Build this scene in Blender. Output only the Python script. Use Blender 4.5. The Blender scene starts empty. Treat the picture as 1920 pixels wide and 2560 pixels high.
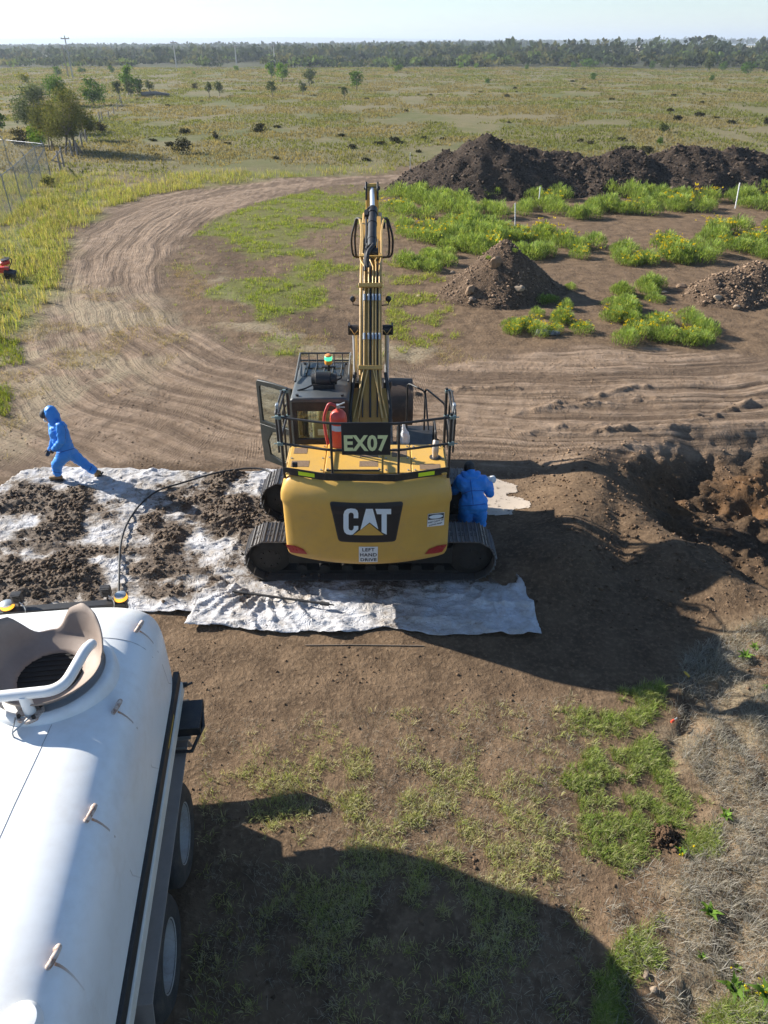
import bpy, bmesh, math, random
import numpy as np
from mathutils import Vector, Matrix, Euler, Quaternion

SC = bpy.context.scene
COL = SC.collection
R = math.radians
# ------------------------------------------------------------------ camera
CAM_H = 7.5
FPX = 1775.0                       # focal length in photograph pixels (1920 x 2560)
PITCH = math.atan((1280 - 112) / FPX)
cam_d = bpy.data.cameras.new("camera")
cam = bpy.data.objects.new("camera", cam_d)
COL.objects.link(cam)
cam.location = (0, 0, CAM_H)
cam.rotation_euler = (math.pi / 2 - PITCH, 0, 0)
cam_d.sensor_fit = 'VERTICAL'
cam_d.sensor_height = 24.0
cam_d.lens = 24.0 * FPX / 2560.0
cam_d.clip_start = 0.05
cam_d.clip_end = 20000
SC.camera = cam
SC.render.resolution_x, SC.render.resolution_y = 768, 1024
# ------------------------------------------------------------------ sky + sun
SUN_EL = R(26.5)
SUN_DIR = Vector((-0.916 * math.cos(SUN_EL), 0.400 * math.cos(SUN_EL), math.sin(SUN_EL))).normalized()   # towards the sun
w = bpy.data.worlds.new("World"); SC.world = w; w.use_nodes = True
nt = w.node_tree; nt.nodes.clear()
sky = nt.nodes.new('ShaderNodeTexSky'); sky.sky_type = 'NISHITA'; sky.sun_disc = False
sky.sun_elevation = SUN_EL
sky.sun_rotation = math.atan2(SUN_DIR.x, SUN_DIR.y)
sky.altitude = 300; sky.air_density = 1.0; sky.dust_density = 0.15; sky.ozone_density = 3.5
bg = nt.nodes.new('ShaderNodeBackground'); bg.inputs['Strength'].default_value = 0.074
out = nt.nodes.new('ShaderNodeOutputWorld')
nt.links.new(sky.outputs[0], bg.inputs['Color']); nt.links.new(bg.outputs[0], out.inputs['Surface'])
sd = bpy.data.lights.new("sun", 'SUN'); sd.energy = 5.0; sd.angle = R(0.55); sd.color = (1.0, 0.945, 0.86)
so = bpy.data.objects.new("sun", sd); COL.objects.link(so)
so.rotation_euler = SUN_DIR.to_track_quat('Z', 'Y').to_euler()
so.location = (-60, 40, 50)
vs = SC.view_settings
vs.view_transform = 'Standard'; vs.look = 'None'; vs.gamma = 1.0; vs.use_curve_mapping = False
vs.exposure = 1.2
SC.cycles.max_bounces = 6; SC.cycles.diffuse_bounces = 3; SC.cycles.glossy_bounces = 3
SC.cycles.transmission_bounces = 6; SC.cycles.transparent_max_bounces = 12; SC.cycles.volume_bounces = 0
SC.cycles.use_denoising = True
SC.cycles.caustics_reflective = False; SC.cycles.caustics_refractive = False
# ------------------------------------------------------------------ pixel -> place
KS = 2560 / 2212.0
_c, _s = math.cos(PITCH), math.sin(PITCH)
def _dir(u, v):
    a = (u - 960) / FPX; b = (1280 - v) / FPX
    return a, _c + b * _s, -_s + b * _c
def gp(u, v, z=0.0):
    d = _dir(u, v); t = (z - CAM_H) / d[2]
    return Vector((d[0] * t, d[1] * t, z))
def gy(u, v, y):
    d = _dir(u, v); t = y / d[1]
    return Vector((d[0] * t, y, CAM_H + d[2] * t))
def K(u, v, z=0.0): return gp(u * KS, v * KS, z)
def KY(u, v, y): return gy(u * KS, v * KS, y)
def KL(pts): return np.array([K(*p)[:2] for p in pts])

# ------------------------------------------------------------------ noise
def _hash(ix, iy, seed):
    h = (ix.astype(np.int64) * 374761393 + iy.astype(np.int64) * 668265263 + seed * 1442695041) & 0xFFFFFFFF
    h = ((h ^ (h >> 13)) * 1274126177) & 0xFFFFFFFF
    h = h ^ (h >> 16)
    return (h & 0xFFFFFF) / float(0xFFFFFF)
def vnoise(x, y, seed=0):
    x = np.asarray(x, float); y = np.asarray(y, float)
    ix = np.floor(x); iy = np.floor(y); fx = x - ix; fy = y - iy
    fx = fx * fx * fx * (fx * (fx * 6 - 15) + 10); fy = fy * fy * fy * (fy * (fy * 6 - 15) + 10)
    a = _hash(ix, iy, seed); b = _hash(ix + 1, iy, seed); c = _hash(ix, iy + 1, seed); d = _hash(ix + 1, iy + 1, seed)
    return (a + (b - a) * fx) * (1 - fy) + (c + (d - c) * fx) * fy
def fbm(x, y, scale=1.0, octv=4, seed=0, gain=0.5):
    x = np.asarray(x, float) / scale; y = np.asarray(y, float) / scale
    s = 0; a = 1; t = 0
    for i in range(octv):
        s = s + a * vnoise(x + i * 17.3, y - i * 9.1, seed + i); t += a; a *= gain; x = x * 2.03; y = y * 2.03
    return s / t                                     # 0..1
def smooth(a, b, x):
    t = np.clip((x - a) / (b - a), 0, 1); return t * t * (3 - 2 * t)
def seg_dist(x, y, poly, closed=False):
    """distance to polyline and arclength position"""
    P = np.asarray(poly, float); n = len(P); best = np.full(np.shape(x), 1e9); side = np.zeros(np.shape(x)); al = np.zeros(np.shape(x))
    acc = 0.0
    for i in range(n if closed else n - 1):
        a = P[i]; b = P[(i + 1) % n]; d = b - a; L = max(np.hypot(*d), 1e-6)
        t = np.clip(((x - a[0]) * d[0] + (y - a[1]) * d[1]) / L ** 2, 0, 1)
        dx = x - a[0] - t * d[0]; dy = y - a[1] - t * d[1]; dd = np.hypot(dx, dy)
        m = dd < best
        best = np.where(m, dd, best); al = np.where(m, acc + t * L, al)
        side = np.where(m, np.sign(d[0] * (y - a[1]) - d[1] * (x - a[0])), side)
        acc += L
    return best, side, al
def inside(x, y, poly):
    P = np.asarray(poly, float); n = len(P); r = np.zeros(np.shape(x), bool)
    for i in range(n):
        a = P[i]; b = P[(i + 1) % n]
        if a[1] == b[1]: continue
        c = ((a[1] > y) != (b[1] > y)) & (x < (b[0] - a[0]) * (y - a[1]) / (b[1] - a[1]) + a[0])
        r ^= c
    return r
def pmask(x, y, poly, wdt=0.4, wob=0.0, seed=3, ws=1.0):
    d, _, _ = seg_dist(x, y, poly, True)
    sdv = np.where(inside(x, y, poly), d, -d)
    if wob: sdv = sdv + (fbm(x, y, ws, 3, seed) - .5) * 2 * wob
    return smooth(-wdt, wdt, sdv)

# ------------------------------------------------------------------ materials
MATS = {}
def nodes_of(name):
    m = bpy.data.materials.new(name); m.use_nodes = True
    nt = m.node_tree; nt.nodes.clear()
    o = nt.nodes.new('ShaderNodeOutputMaterial')
    MATS[name] = m
    return m, nt, o
def N(nt, typ, **kw):
    n = nt.nodes.new(typ)
    for k, v in kw.items():
        if k in n.inputs: n.inputs[k].default_value = v
        else: setattr(n, k, v)
    return n
def rgba(c): return (c[0], c[1], c[2], 1.0)
def mixc(nt, fac, a, b, mode='MIX'):
    n = nt.nodes.new('ShaderNodeMix'); n.data_type = 'RGBA'; n.blend_type = mode
    for sock, v in ((n.inputs[0], fac), (n.inputs[6], a), (n.inputs[7], b)):
        if hasattr(v, 'is_linked') or hasattr(v, 'links'): nt.links.new(v, sock)
        elif isinstance(v, (int, float)): sock.default_value = v
        else: sock.default_value = rgba(v)
    return n.outputs[2]
def ramp(nt, src, p0, p1):
    n = nt.nodes.new('ShaderNodeMapRange'); n.interpolation_type = 'SMOOTHSTEP'
    n.inputs[1].default_value = p0; n.inputs[2].default_value = p1
    nt.links.new(src, n.inputs[0]); return n.outputs[0]
def mth(nt, op, a, b=None, clamp=False):
    n = nt.nodes.new('ShaderNodeMath'); n.operation = op; n.use_clamp = clamp
    for i, v in enumerate((a, b)):
        if v is None: continue
        if isinstance(v, (int, float)): n.inputs[i].default_value = v
        else: nt.links.new(v, n.inputs[i])
    return n.outputs[0]
def noise(nt, scale, detail=4, rough=0.55, vec=None, dist=0.0):
    n = nt.nodes.new('ShaderNodeTexNoise'); n.inputs['Scale'].default_value = scale
    n.inputs['Detail'].default_value = detail; n.inputs['Roughness'].default_value = rough; n.inputs['Distortion'].default_value = dist
    if vec is not None: nt.links.new(vec, n.inputs['Vector'])
    return n.outputs[0]
def coords(nt, scale=(1, 1, 1)):
    t = nt.nodes.new('ShaderNodeTexCoord'); m = nt.nodes.new('ShaderNodeMapping'); m.inputs['Scale'].default_value = scale
    nt.links.new(t.outputs['Object'], m.inputs['Vector']); return m.outputs[0]
def bump(nt, h, strength, dist, prev=None):
    b = nt.nodes.new('ShaderNodeBump'); b.inputs['Strength'].default_value = strength; b.inputs['Distance'].default_value = dist
    nt.links.new(h, b.inputs['Height'])
    if prev is not None: nt.links.new(prev, b.inputs['Normal'])
    return b.outputs[0]
def pm(name, col, rough=0.5, metal=0.0, col2=None, nscale=6.0, amt=0.35, bmp=0.0, bscale=60.0, dirt=None, dirt_amt=0.0, spec=0.5, coat=0.0, emit=None, es=0.0):
    """painted / plain surface: colour broken up by noise, some dirt, fine relief"""
    m, nt, o = nodes_of(name)
    p = N(nt, 'ShaderNodeBsdfPrincipled'); p.inputs['Roughness'].default_value = rough; p.inputs['Metallic'].default_value = metal
    p.inputs['Specular IOR Level'].default_value = spec; p.inputs['Coat Weight'].default_value = coat
    v = coords(nt)
    n1 = noise(nt, nscale, 5, 0.6, v)
    c2 = col2 if col2 else tuple(c * 0.72 for c in col)
    c = mixc(nt, mth(nt, 'MULTIPLY', ramp(nt, n1, .35, .75), amt), col, c2)
    if dirt:
        n2 = noise(nt, nscale * .6, 6, .7, v, 0.4); n3 = noise(nt, nscale * 7, 3, .6, v)
        f = mth(nt, 'MULTIPLY', ramp(nt, mth(nt, 'ADD', n2, mth(nt, 'MULTIPLY', n3, .35)), .55, .95), dirt_amt)
        c = mixc(nt, f, c, dirt)
    nt.links.new(c, p.inputs['Base Color'])
    nt.links.new(mth(nt, 'ADD', mth(nt, 'MULTIPLY', n1, .25), rough - .12, True), p.inputs['Roughness'])
    if bmp: nt.links.new(bump(nt, noise(nt, bscale, 4, .6, v), bmp, .01), p.inputs['Normal'])
    if emit: p.inputs['Emission Color'].default_value = rgba(emit); p.inputs['Emission Strength'].default_value = es
    nt.links.new(p.outputs[0], o.inputs['Surface'])
    return m
def leafmat(name, trans=0.45, rough=0.7, attr='tint'):
    m, nt, o = nodes_of(name)
    a = N(nt, 'ShaderNodeAttribute'); a.attribute_name = attr
    d = N(nt, 'ShaderNodeBsdfDiffuse'); t = N(nt, 'ShaderNodeBsdfTranslucent')
    nt.links.new(a.outputs['Color'], d.inputs['Color'])
    tc = mixc(nt, 1.0, a.outputs['Color'], (1.25, 1.15, .6), 'MULTIPLY'); nt.links.new(tc, t.inputs['Color'])
    x = N(nt, 'ShaderNodeMixShader'); x.inputs[0].default_value = trans
    nt.links.new(d.outputs[0], x.inputs[1]); nt.links.new(t.outputs[0], x.inputs[2]); nt.links.new(x.outputs[0], o.inputs['Surface'])
    return m

# ------------------------------------------------------------------ objects
def world_loc(o):
    v = Vector((0, 0, 0))
    while o is not None: v += o.location; o = o.parent
    return v
def tag(o, label=None, cat=None, group=None, kind=None):
    if label: o['label'] = label
    if cat: o['category'] = cat
    if group: o['group'] = group
    if kind: o['kind'] = kind
    return o
def empty(name, loc, label=None, cat=None, group=None, rz=0.0):
    o = bpy.data.objects.new(name, None); COL.objects.link(o); o.location = loc; o.rotation_euler[2] = rz
    o.empty_display_size = .1
    return tag(o, label, cat, group)
def link(name, mesh, mat=None, parent=None, loc=None):
    if mat is not None and not mesh.materials: mesh.materials.append(mat)
    o = bpy.data.objects.new(name, mesh); COL.objects.link(o)
    if parent is not None: o.parent = parent
    if loc is not None: o.location = loc
    return o
def npmesh(name, V, F, smooth_=False, tint=None, attrs=None):
    """V (n,3), F (m,3) or (m,4) numpy"""
    V = np.ascontiguousarray(V, np.float32); F = np.ascontiguousarray(F, np.int32)
    me = bpy.data.meshes.new(name); k = F.shape[1]
    me.vertices.add(len(V)); me.vertices.foreach_set('co', V.ravel())
    me.loops.add(F.size); me.loops.foreach_set('vertex_index', F.ravel())
    me.polygons.add(len(F)); me.polygons.foreach_set('loop_start', np.arange(0, F.size, k, dtype=np.int32))
    if smooth_: me.polygons.foreach_set('use_smooth', np.ones(len(F), bool))
    if tint is not None:
        a = me.attributes.new('tint', 'FLOAT_COLOR', 'POINT')
        c = np.ones((len(V), 4), np.float32); c[:, :3] = tint; a.data.foreach_set('color', c.ravel())
    for nm, arr in (attrs or {}).items():
        if arr.ndim == 1:
            a = me.attributes.new(nm, 'FLOAT', 'POINT'); a.data.foreach_set('value', arr.astype(np.float32))
        else:
            a = me.attributes.new(nm, 'FLOAT_COLOR', 'POINT'); a.data.foreach_set('color', np.ascontiguousarray(arr, np.float32).ravel())
    me.update(calc_edges=True); me.validate()
    return me

class MB:
    """collects shapes (world coordinates) and links them as ONE mesh object"""
    def __init__(self): self.v = []; self.f = []
    def add(self, V, F):
        n = len(self.v); self.v += [tuple(p) for p in V]; self.f += [tuple(i + n for i in q) for q in F]; return self
    def box(self, c, s, rot=None):
        hx, hy, hz = s[0] / 2, s[1] / 2, s[2] / 2
        V = [Vector(p) for p in ((-hx, -hy, -hz), (hx, -hy, -hz), (hx, hy, -hz), (-hx, hy, -hz), (-hx, -hy, hz), (hx, -hy, hz), (hx, hy, hz), (-hx, hy, hz))]
        if rot is not None:
            M = rot if isinstance(rot, Matrix) else Euler(rot).to_matrix(); V = [M @ p for p in V]
        c = Vector(c)
        return self.add([p + c for p in V], [(0, 3, 2, 1), (4, 5, 6, 7), (0, 1, 5, 4), (1, 2, 6, 5), (2, 3, 7, 6), (3, 0, 4, 7)])
    def b2(self, x0, x1, y0, y1, z0, z1): return self.box(((x0 + x1) / 2, (y0 + y1) / 2, (z0 + z1) / 2), (x1 - x0, y1 - y0, z1 - z0))
    def rings(self, rings, cap=True, closed=True):
        n = len(rings[0]); V = [p for r in rings for p in r]; F = []
        for i in range(len(rings) - 1):
            for j in range(n if closed else n - 1):
                a = i * n + j; b = i * n + (j + 1) % n; F.append((a, b, b + n, a + n))
        if cap and closed:
            F.append(tuple(range(n - 1, -1, -1))); F.append(tuple((len(rings) - 1) * n + j for j in range(n)))
        return self.add(V, F)
    def tube(self, pts, r, n=8, cap=True):
        pts = [Vector(p) for p in pts]; rs = r if isinstance(r, (list, tuple)) else [r] * len(pts)
        T = []
        for i in range(len(pts)):
            a = pts[max(i - 1, 0)]; b = pts[min(i + 1, len(pts) - 1)]; t = (b - a)
            T.append(t.normalized() if t.length > 1e-9 else Vector((0, 0, 1)))
        u = T[0].orthogonal().normalized(); rr = []
        for i, p in enumerate(pts):
            if i: u = (T[i - 1].rotation_difference(T[i]) @ u)
            u = (u - T[i] * u.dot(T[i])).normalized(); vv = T[i].cross(u)
            rr.append([p + (u * math.cos(2 * math.pi * k / n) + vv * math.sin(2 * math.pi * k / n)) * rs[i] for k in range(n)])
        return self.rings(rr, cap)
    def cyl(self, a, b, r, n=16, r2=None): return self.tube([a, b], [r, r if r2 is None else r2], n)
    def lathe(self, c, prof, n=24, axis=(0, 0, 1), cap=True):
        ax = Vector(axis).normalized(); u = ax.orthogonal().normalized(); v = ax.cross(u); c = Vector(c)
        return self.rings([[c + ax * h + (u * math.cos(2 * math.pi * k / n) + v * math.sin(2 * math.pi * k / n)) * rad for k in range(n)] for rad, h in prof], cap)
    def prism(self, poly, ax, a0, a1):
        """poly: 2-D outline; ax 'x': poly=(y,z); 'y': poly=(x,z); 'z': poly=(x,y)"""
        def P(q, t): return (t, q[0], q[1]) if ax == 'x' else ((q[0], t, q[1]) if ax == 'y' else (q[0], q[1], t))
        n = len(poly); V = [P(q, a0) for q in poly] + [P(q, a1) for q in poly]
        F = [tuple(range(n - 1, -1, -1)), tuple(range(n, 2 * n))] + [(i, (i + 1) % n, (i + 1) % n + n, i + n) for i in range(n)]
        return self.add(V, F)
    def sphere(self, c, r, n=12, m=8):
        rx, ry, rz = r if isinstance(r, (list, tuple)) else (r, r, r); c = Vector(c); R_ = []
        for i in range(m + 1):
            t = math.pi * (0.02 + .96 * i / m)
            R_.append([c + Vector((rx * math.sin(t) * math.cos(2 * math.pi * k / n), ry * math.sin(t) * math.sin(2 * math.pi * k / n), -rz * math.cos(t))) for k in range(n)])
        return self.rings(R_)
    def mesh(self, name, off=None, smooth_=None):
        off = Vector((0, 0, 0)) if off is None else off
        me = bpy.data.meshes.new(name); me.from_pydata([tuple(Vector(p) - off) for p in self.v], [], self.f)
        bm = bmesh.new(); bm.from_mesh(me); bmesh.ops.recalc_face_normals(bm, faces=bm.faces); bm.to_mesh(me); bm.free()
        return me
    def build(self, name, mat, parent=None, bevel=0.0, smooth_=None, origin=None, seg=2):
        if parent is not None: me = self.mesh(name, world_loc(parent))
        else: me = self.mesh(name, Vector(origin) if origin is not None else None)
        o = link(name, me, mat, parent, Vector(origin) if (origin is not None and parent is None) else None)
        if bevel:
            b = o.modifiers.new('bevel', 'BEVEL'); b.width = bevel; b.segments = seg; b.limit_method = 'ANGLE'; b.angle_limit = R(35)
        if smooth_ is not None or bevel:
            ang = smooth_ if smooth_ else 40
            me.polygons.foreach_set('use_smooth', np.ones(len(me.polygons), bool))
            me.set_sharp_from_angle(angle=R(ang))
        return o
def arc_pts(pts, rad, n=5):
    """round the corners of a polyline"""
    P = [Vector(p) for p in pts]; o = [P[0]]
    for i in range(1, len(P) - 1):
        a = (P[i - 1] - P[i]); b = (P[i + 1] - P[i]); r = min(rad, a.length * .45, b.length * .45)
        s0 = P[i] + a.normalized() * r; s1 = P[i] + b.normalized() * r
        for k in range(n + 1):
            t = k / n; o.append((1 - t) ** 2 * s0 + 2 * t * (1 - t) * P[i] + t * t * s1)
    o.append(P[-1]); return o
def copy_tree(o, parent=None):
    c = o.copy(); COL.objects.link(c)
    if parent is not None: c.parent = parent
    for ch in list(o.children): copy_tree(ch, c)
    return c
def text_bm(body, size, bold=0.0, space=1.0, line=1.0, align='CENTER'):
    cu = bpy.data.curves.new('t', 'FONT'); cu.body = body; cu.size = size; cu.offset = bold; cu.space_character = space; cu.space_line = line
    cu.align_x = align; cu.align_y = 'CENTER'; cu.resolution_u = 3
    ob = bpy.data.objects.new('t', cu); COL.objects.link(ob)
    dg = bpy.context.evaluated_depsgraph_get(); dg.update()
    me = bpy.data.meshes.new_from_object(ob.evaluated_get(dg))
    bpy.data.objects.remove(ob); bpy.data.curves.remove(cu)
    bm = bmesh.new(); bm.from_mesh(me); bpy.data.meshes.remove(me)
    return bm
def blades(P, az, L, W, lean, tint, seed=0, droop=0.5, segs=2, rng=None):
    """grass blades: P (n,3) roots, az azimuth, L length, W width, lean 0 upright..1 flat -> V,F,T"""
    n = len(P); d = np.stack([np.cos(az), np.sin(az)], 1); sidev = np.stack([-np.sin(az), np.cos(az), np.zeros(n)], 1)
    up1 = np.sqrt(np.clip(1 - (lean * .7) ** 2, 0.02, 1)); l2 = np.clip(lean + droop * .5, 0, 1.0); up2 = np.sqrt(np.clip(1 - l2 ** 2, 0.0, 1)) - droop * lean * .6
    m = P + np.concatenate([d * (L * .55 * lean * .7)[:, None], (L * .55 * up1)[:, None]], 1)
    t = m + np.concatenate([d * (L * .45 * l2)[:, None], (L * .45 * up2)[:, None]], 1)
    t[:, 2] = np.maximum(t[:, 2], P[:, 2] + .004)
    w = W[:, None] * .5
    V = np.stack([P - sidev * w, P + sidev * w, m - sidev * w * .8, m + sidev * w * .8, t], 1).reshape(-1, 3)
    b = (np.arange(n) * 5)[:, None]
    F = np.concatenate([b + np.array([[0, 1, 3]]), b + np.array([[0, 3, 2]]), b + np.array([[2, 3, 4]])], 0)
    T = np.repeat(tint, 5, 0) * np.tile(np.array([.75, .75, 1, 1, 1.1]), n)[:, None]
    return V, F, T
def merge(parts):
    V = []; F = []; T = []; k = 0
    for v, f, t in parts:
        V.append(v); F.append(f + k); T.append(t); k += len(v)
    return np.concatenate(V), np.concatenate(F), np.concatenate(T)
# ------------------------------------------------------------------ shared paints and metals
YEL = pm('machine_yellow', (.60, .355, .075), .42, nscale=2.5, amt=.25, dirt=(.33, .24, .14), dirt_amt=.28, bmp=.05, bscale=180, spec=.4)
YELD = pm('worn_yellow', (.50, .31, .085), .5, nscale=4, amt=.4, dirt=(.25, .18, .11), dirt_amt=.5, spec=.35)
BLK = pm('black_paint', (.018, .019, .021), .45, nscale=8, amt=.5, dirt=(.11, .085, .06), dirt_amt=.35, spec=.4)
GRY = pm('cab_grey_paint', (.060, .068, .072), .42, nscale=3, amt=.4, dirt=(.17, .15, .12), dirt_amt=.4, spec=.45)
BOOMY = pm('boom_amber_yellow', (.44, .255, .055), .45, nscale=5, amt=.4, dirt=(.22, .16, .10), dirt_amt=.5, spec=.35)
STEEL = pm('track_steel', (.15, .14, .13), .40, .45, nscale=12, amt=.6, dirt=(.15, .105, .07), dirt_amt=.5)
PLATE = pm('logo_navy_black', (.010, .014, .020), .4, nscale=9, amt=.3)
DARKM = pm('mud_black_steel', (.020, .017, .014), .8, nscale=6, amt=.6, dirt=(.035, .026, .019), dirt_amt=.6, bmp=.4, bscale=30)
CHROME = pm('chrome_rod', (.80, .83, .86), .30, .6, nscale=3, amt=.15)
GALV = pm('galvanised_steel', (.42, .44, .45), .42, .75, nscale=20, amt=.4)
RUB = pm('black_rubber', (.020, .020, .021), .6, nscale=10, amt=.4, dirt=(.10, .08, .06), dirt_amt=.25)
BRN = pm('brown_grip_tape', (.20, .13, .075), .85, nscale=30, amt=.5, bmp=.6, bscale=220)
WHT = pm('sticker_white', (.74, .74, .72), .5, nscale=15, amt=.15, dirt=(.4, .35, .27), dirt_amt=.25)
DEC = pm('decal_black', (.022, .026, .032), .4, nscale=9, amt=.3, dirt=(.12, .10, .07), dirt_amt=.1)
LBL = pm('decal_pale_blue_white', (.68, .76, .80), .45, nscale=9, amt=.12, dirt=(.5, .45, .38), dirt_amt=.15)
LUM = pm('pale_reflective_yellow', (.62, .66, .34), .5, nscale=9, amt=.12)
HIV = pm('fluorescent_yellow', (.62, .80, .02), .5, nscale=9, amt=.1)
REDL = pm('red_lamp', (.36, .018, .02), .3, nscale=9, amt=.3, dirt=(.3, .2, .12), dirt_amt=.25)
BUCK = pm('bucket_steel', (.075, .052, .040), .62, .3, nscale=5, amt=.6, dirt=(.19, .13, .085), dirt_amt=.5)
# ------------------------------------------------------------------ ground shape (one height function for everything that stands on it)
ROAD = np.array([(60, 22), (25, 17.6), (12, 16.2), (5, 15.6), (1, 15.8), (-2.2, 16.8), (-5, 18.6), (-7.4, 21.2), (-9.2, 24.6), (-10.6, 28.5), (-11.6, 33), (-11.9, 38), (-11.4, 42.5), (-9, 46.8), (-4.5, 50), (2, 51.6), (12, 52.8), (40, 55)])
ROAD_OUT = [(1100, 382), (850, 378), (600, 385), (450, 405), (330, 420), (230, 450), (160, 510), (140, 560), (125, 620), (90, 670), (0, 745), (-250, 900)]
ROAD_IN = [(740, 800), (600, 780), (500, 750), (400, 690), (355, 630), (360, 570), (400, 520), (450, 480), (560, 440), (700, 405), (850, 400), (1100, 400)]
PALE = KL(ROAD_OUT + [(-300, 1010), (0, 1030), (560, 1030), (1000, 1000), (1120, 1040), (1190, 1030), (1330, 990), (1659, 960), (2300, 950), (2300, 800), (1659, 760), (1300, 748), (1000, 765), (850, 790)] + ROAD_IN)
ISLAND = KL(ROAD_IN[:-1] + [(860, 440), (850, 560), (960, 590), (930, 680), (860, 740), (800, 790)])
VERGE = KL(ROAD_OUT[1:] + [(-250, 560), (-250, 400), (0, 380), (420, 372), (850, 362)])
CREST = np.array([(3.0, 9.9), (3.9, 11.2), (4.45, 12.6), (4.62, 11.8), (4.85, 10.7), (5.3, 9.5), (6.1, 8.6), (7.4, 8.0)])
PIT = np.array([(5.35, 13.1), (6.6, 13.9), (9.4, 14.6), (14, 14.0), (14, 9.5), (8.2, 8.9), (6.4, 9.3), (5.6, 10.2), (5.15, 11.4)])
ROUGH = KL([(1480, 1420), (1560, 1380), (1800, 1360), (2000, 1400), (2000, 2500), (1280, 2500), (1330, 2150), (1300, 1960), (1370, 1880), (1530, 1850), (1540, 1750), (1440, 1600)])
def road_coords(x, y):
    d, sgn, al = seg_dist(x, y, ROAD); return d * sgn, al
def hgt(x, y):
    x = np.asarray(x, float); y = np.asarray(y, float)
    far = smooth(60, 140, y)
    h = (fbm(x, y, 5, 3, 11) - .5) * .16 * (1 - far) + (fbm(x, y, 60, 3, 12) - .5) * 1.2 * far
    h = h * smooth(1.0, 3.5, np.hypot(x + .25, (y - 10.3) * 1.2) - 1.5)
    h += (fbm(x, y, .9, 4, 13, .6) - .5) * .075 * (1 - smooth(35, 70, y)) * smooth(.4, 1.6, np.maximum(np.abs(x + 2.2) - 5.6, np.abs(y - 10.4) - 2.9))
    d, al = road_coords(x, y); d = d + 1.1 * (fbm(x, y, 4.5, 3, 23) - .5)
    rd = pmask(x, y, PALE, .8)
    lane = (fbm(d * 3.2, al * .16, 1, 3, 21, .6) - .5); lane2 = (fbm(d * 7.5, al * .35, 1, 2, 22, .6) - .5)
    right = smooth(.5, 4, x) * smooth(20, 17, y)
    near = 1 - smooth(60, 90, y)
    h += rd * near * (lane * .07 + lane2 * .04) * (1 + .9 * right)
    tread = np.sin(al * 2 * np.pi / .17 + 3 * np.sin(d * 9)) * smooth(.08, .25, lane)
    h += rd * tread * .010 * (1 - smooth(24, 30, y))
    # spoil ridge and the hole beside it
    dc, _, _ = seg_dist(x, y, CREST)
    h += (.43 + .18 * (fbm(x, y, .7, 3, 31, .5) - .5)) * np.exp(-(dc / .95) ** 2) * smooth(8.2, 9.4, y + .25 * x)
    pit = pmask(x, y, PIT, 1.15, .5, 33, .9)
    h -= pit * (.80 + .7 * (fbm(x, y, .7, 4, 34, .6) - .5))
    near_pit = np.exp(-(np.maximum(np.abs(x - 6.2) - 2.6, 0) ** 2 + np.maximum(np.abs(y - 11.2) - 2.4, 0) ** 2) / .6)
    h += near_pit * (fbm(x, y, .28, 3, 30, .65) - .5) * .13 * smooth(4.9, 5.6, x)
    rim = pmask(x, y, PIT, 1.5, .3, 35, .8) - pit
    h += np.clip(rim, 0, 1) * (fbm(x, y, .35, 3, 36, .6) - .35) * .28 * smooth(11.8, 13, y)
    ro = pmask(x, y, ROUGH, .5, .3, 37)
    h += ro * ((fbm(x, y, .55, 4, 38, .6) - .45) * .30 + .06)
    # furrow in the rough ground
    fd, _, _ = seg_dist(x, y, KL([(1480, 1480), (1490, 1560), (1440, 1640), (1400, 1900), (1380, 1960), (1350, 2080), (1330, 2260)]))
    h -= .06 * np.exp(-(fd / .09) ** 2) * smooth(.4, .6, fbm(x, y, .5, 2, 40))
    # ridges pushed up across the right-hand track
    for pts, a in (([(1110, 895), (1160, 888), (1240, 880), (1330, 868), (1420, 862)], .08), ([(1180, 880), (1270, 862), (1350, 845), (1400, 836)], .09), ([(1120, 945), (1210, 925), (1300, 918)], .06),
                   ([(1520, 905), (1590, 880), (1640, 860)], .10), ([(1430, 930), (1480, 915), (1510, 892)], .08), ([(1240, 942), (1330, 930), (1420, 922)], .10), ([(880, 855), (1000, 838), (1120, 842)], .08)):
        rd_, _, _ = seg_dist(x, y, KL(pts)); h += a * .8 * np.exp(-(rd_ / .10) ** 2) * smooth(.3, .7, fbm(x, y, .35, 3, 39, .7)) * 1.3
    # land rises gently far off to the right
    h += smooth(700, 2200, y) * smooth(-300, 900, x) * 7.0
    return h
def hz(x, y): return float(hgt(np.array([x]), np.array([y]))[0])
def grow(a, b, s0, f):
    o = [a]; s = s0
    while o[-1] < b: s *= f; o.append(o[-1] + s)
    return o
xs = np.arange(-12, 12.01, .06)
xr = np.array(grow(12, 9000, .06, 1.065)[1:]); xs = np.concatenate([-xr[::-1], xs, xr])
ys = np.arange(2.4, 19.0, .06)
yf = np.array(grow(ys[-1], 9000, .06, 1.018)[1:]); yb = np.array(grow(-2.4, 600, .1, 1.25)[1:])
ys = np.concatenate([-yb[::-1], ys, yf])
GX, GY = np.meshgrid(xs, ys); gx = GX.ravel(); gyy = GY.ravel()
GZ = hgt(gx, gyy)
m_pale = pmask(gx, gyy, PALE, .5, .5, 41); m_isl = pmask(gx, gyy, ISLAND, .6, .5, 42); m_ver = pmask(gx, gyy, VERGE, .8, .7, 43, 1.5)
m_rgh = pmask(gx, gyy, ROUGH, .4, .4, 44, .6); m_pit = pmask(gx, gyy, PIT, .5, .3, 45)
far = smooth(44, 60, gyy + (fbm(gx, gyy, 6, 2, 46) - .5) * 6) * (1 - m_pale) * (1 - pmask(gx, gyy, KL([(840, 360), (860, 440), (2300, 420), (2300, 330)]), 1))
far = np.maximum(far, smooth(-17, -20, gx) * smooth(15, 25, gyy) * (1 - m_pale))
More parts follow.
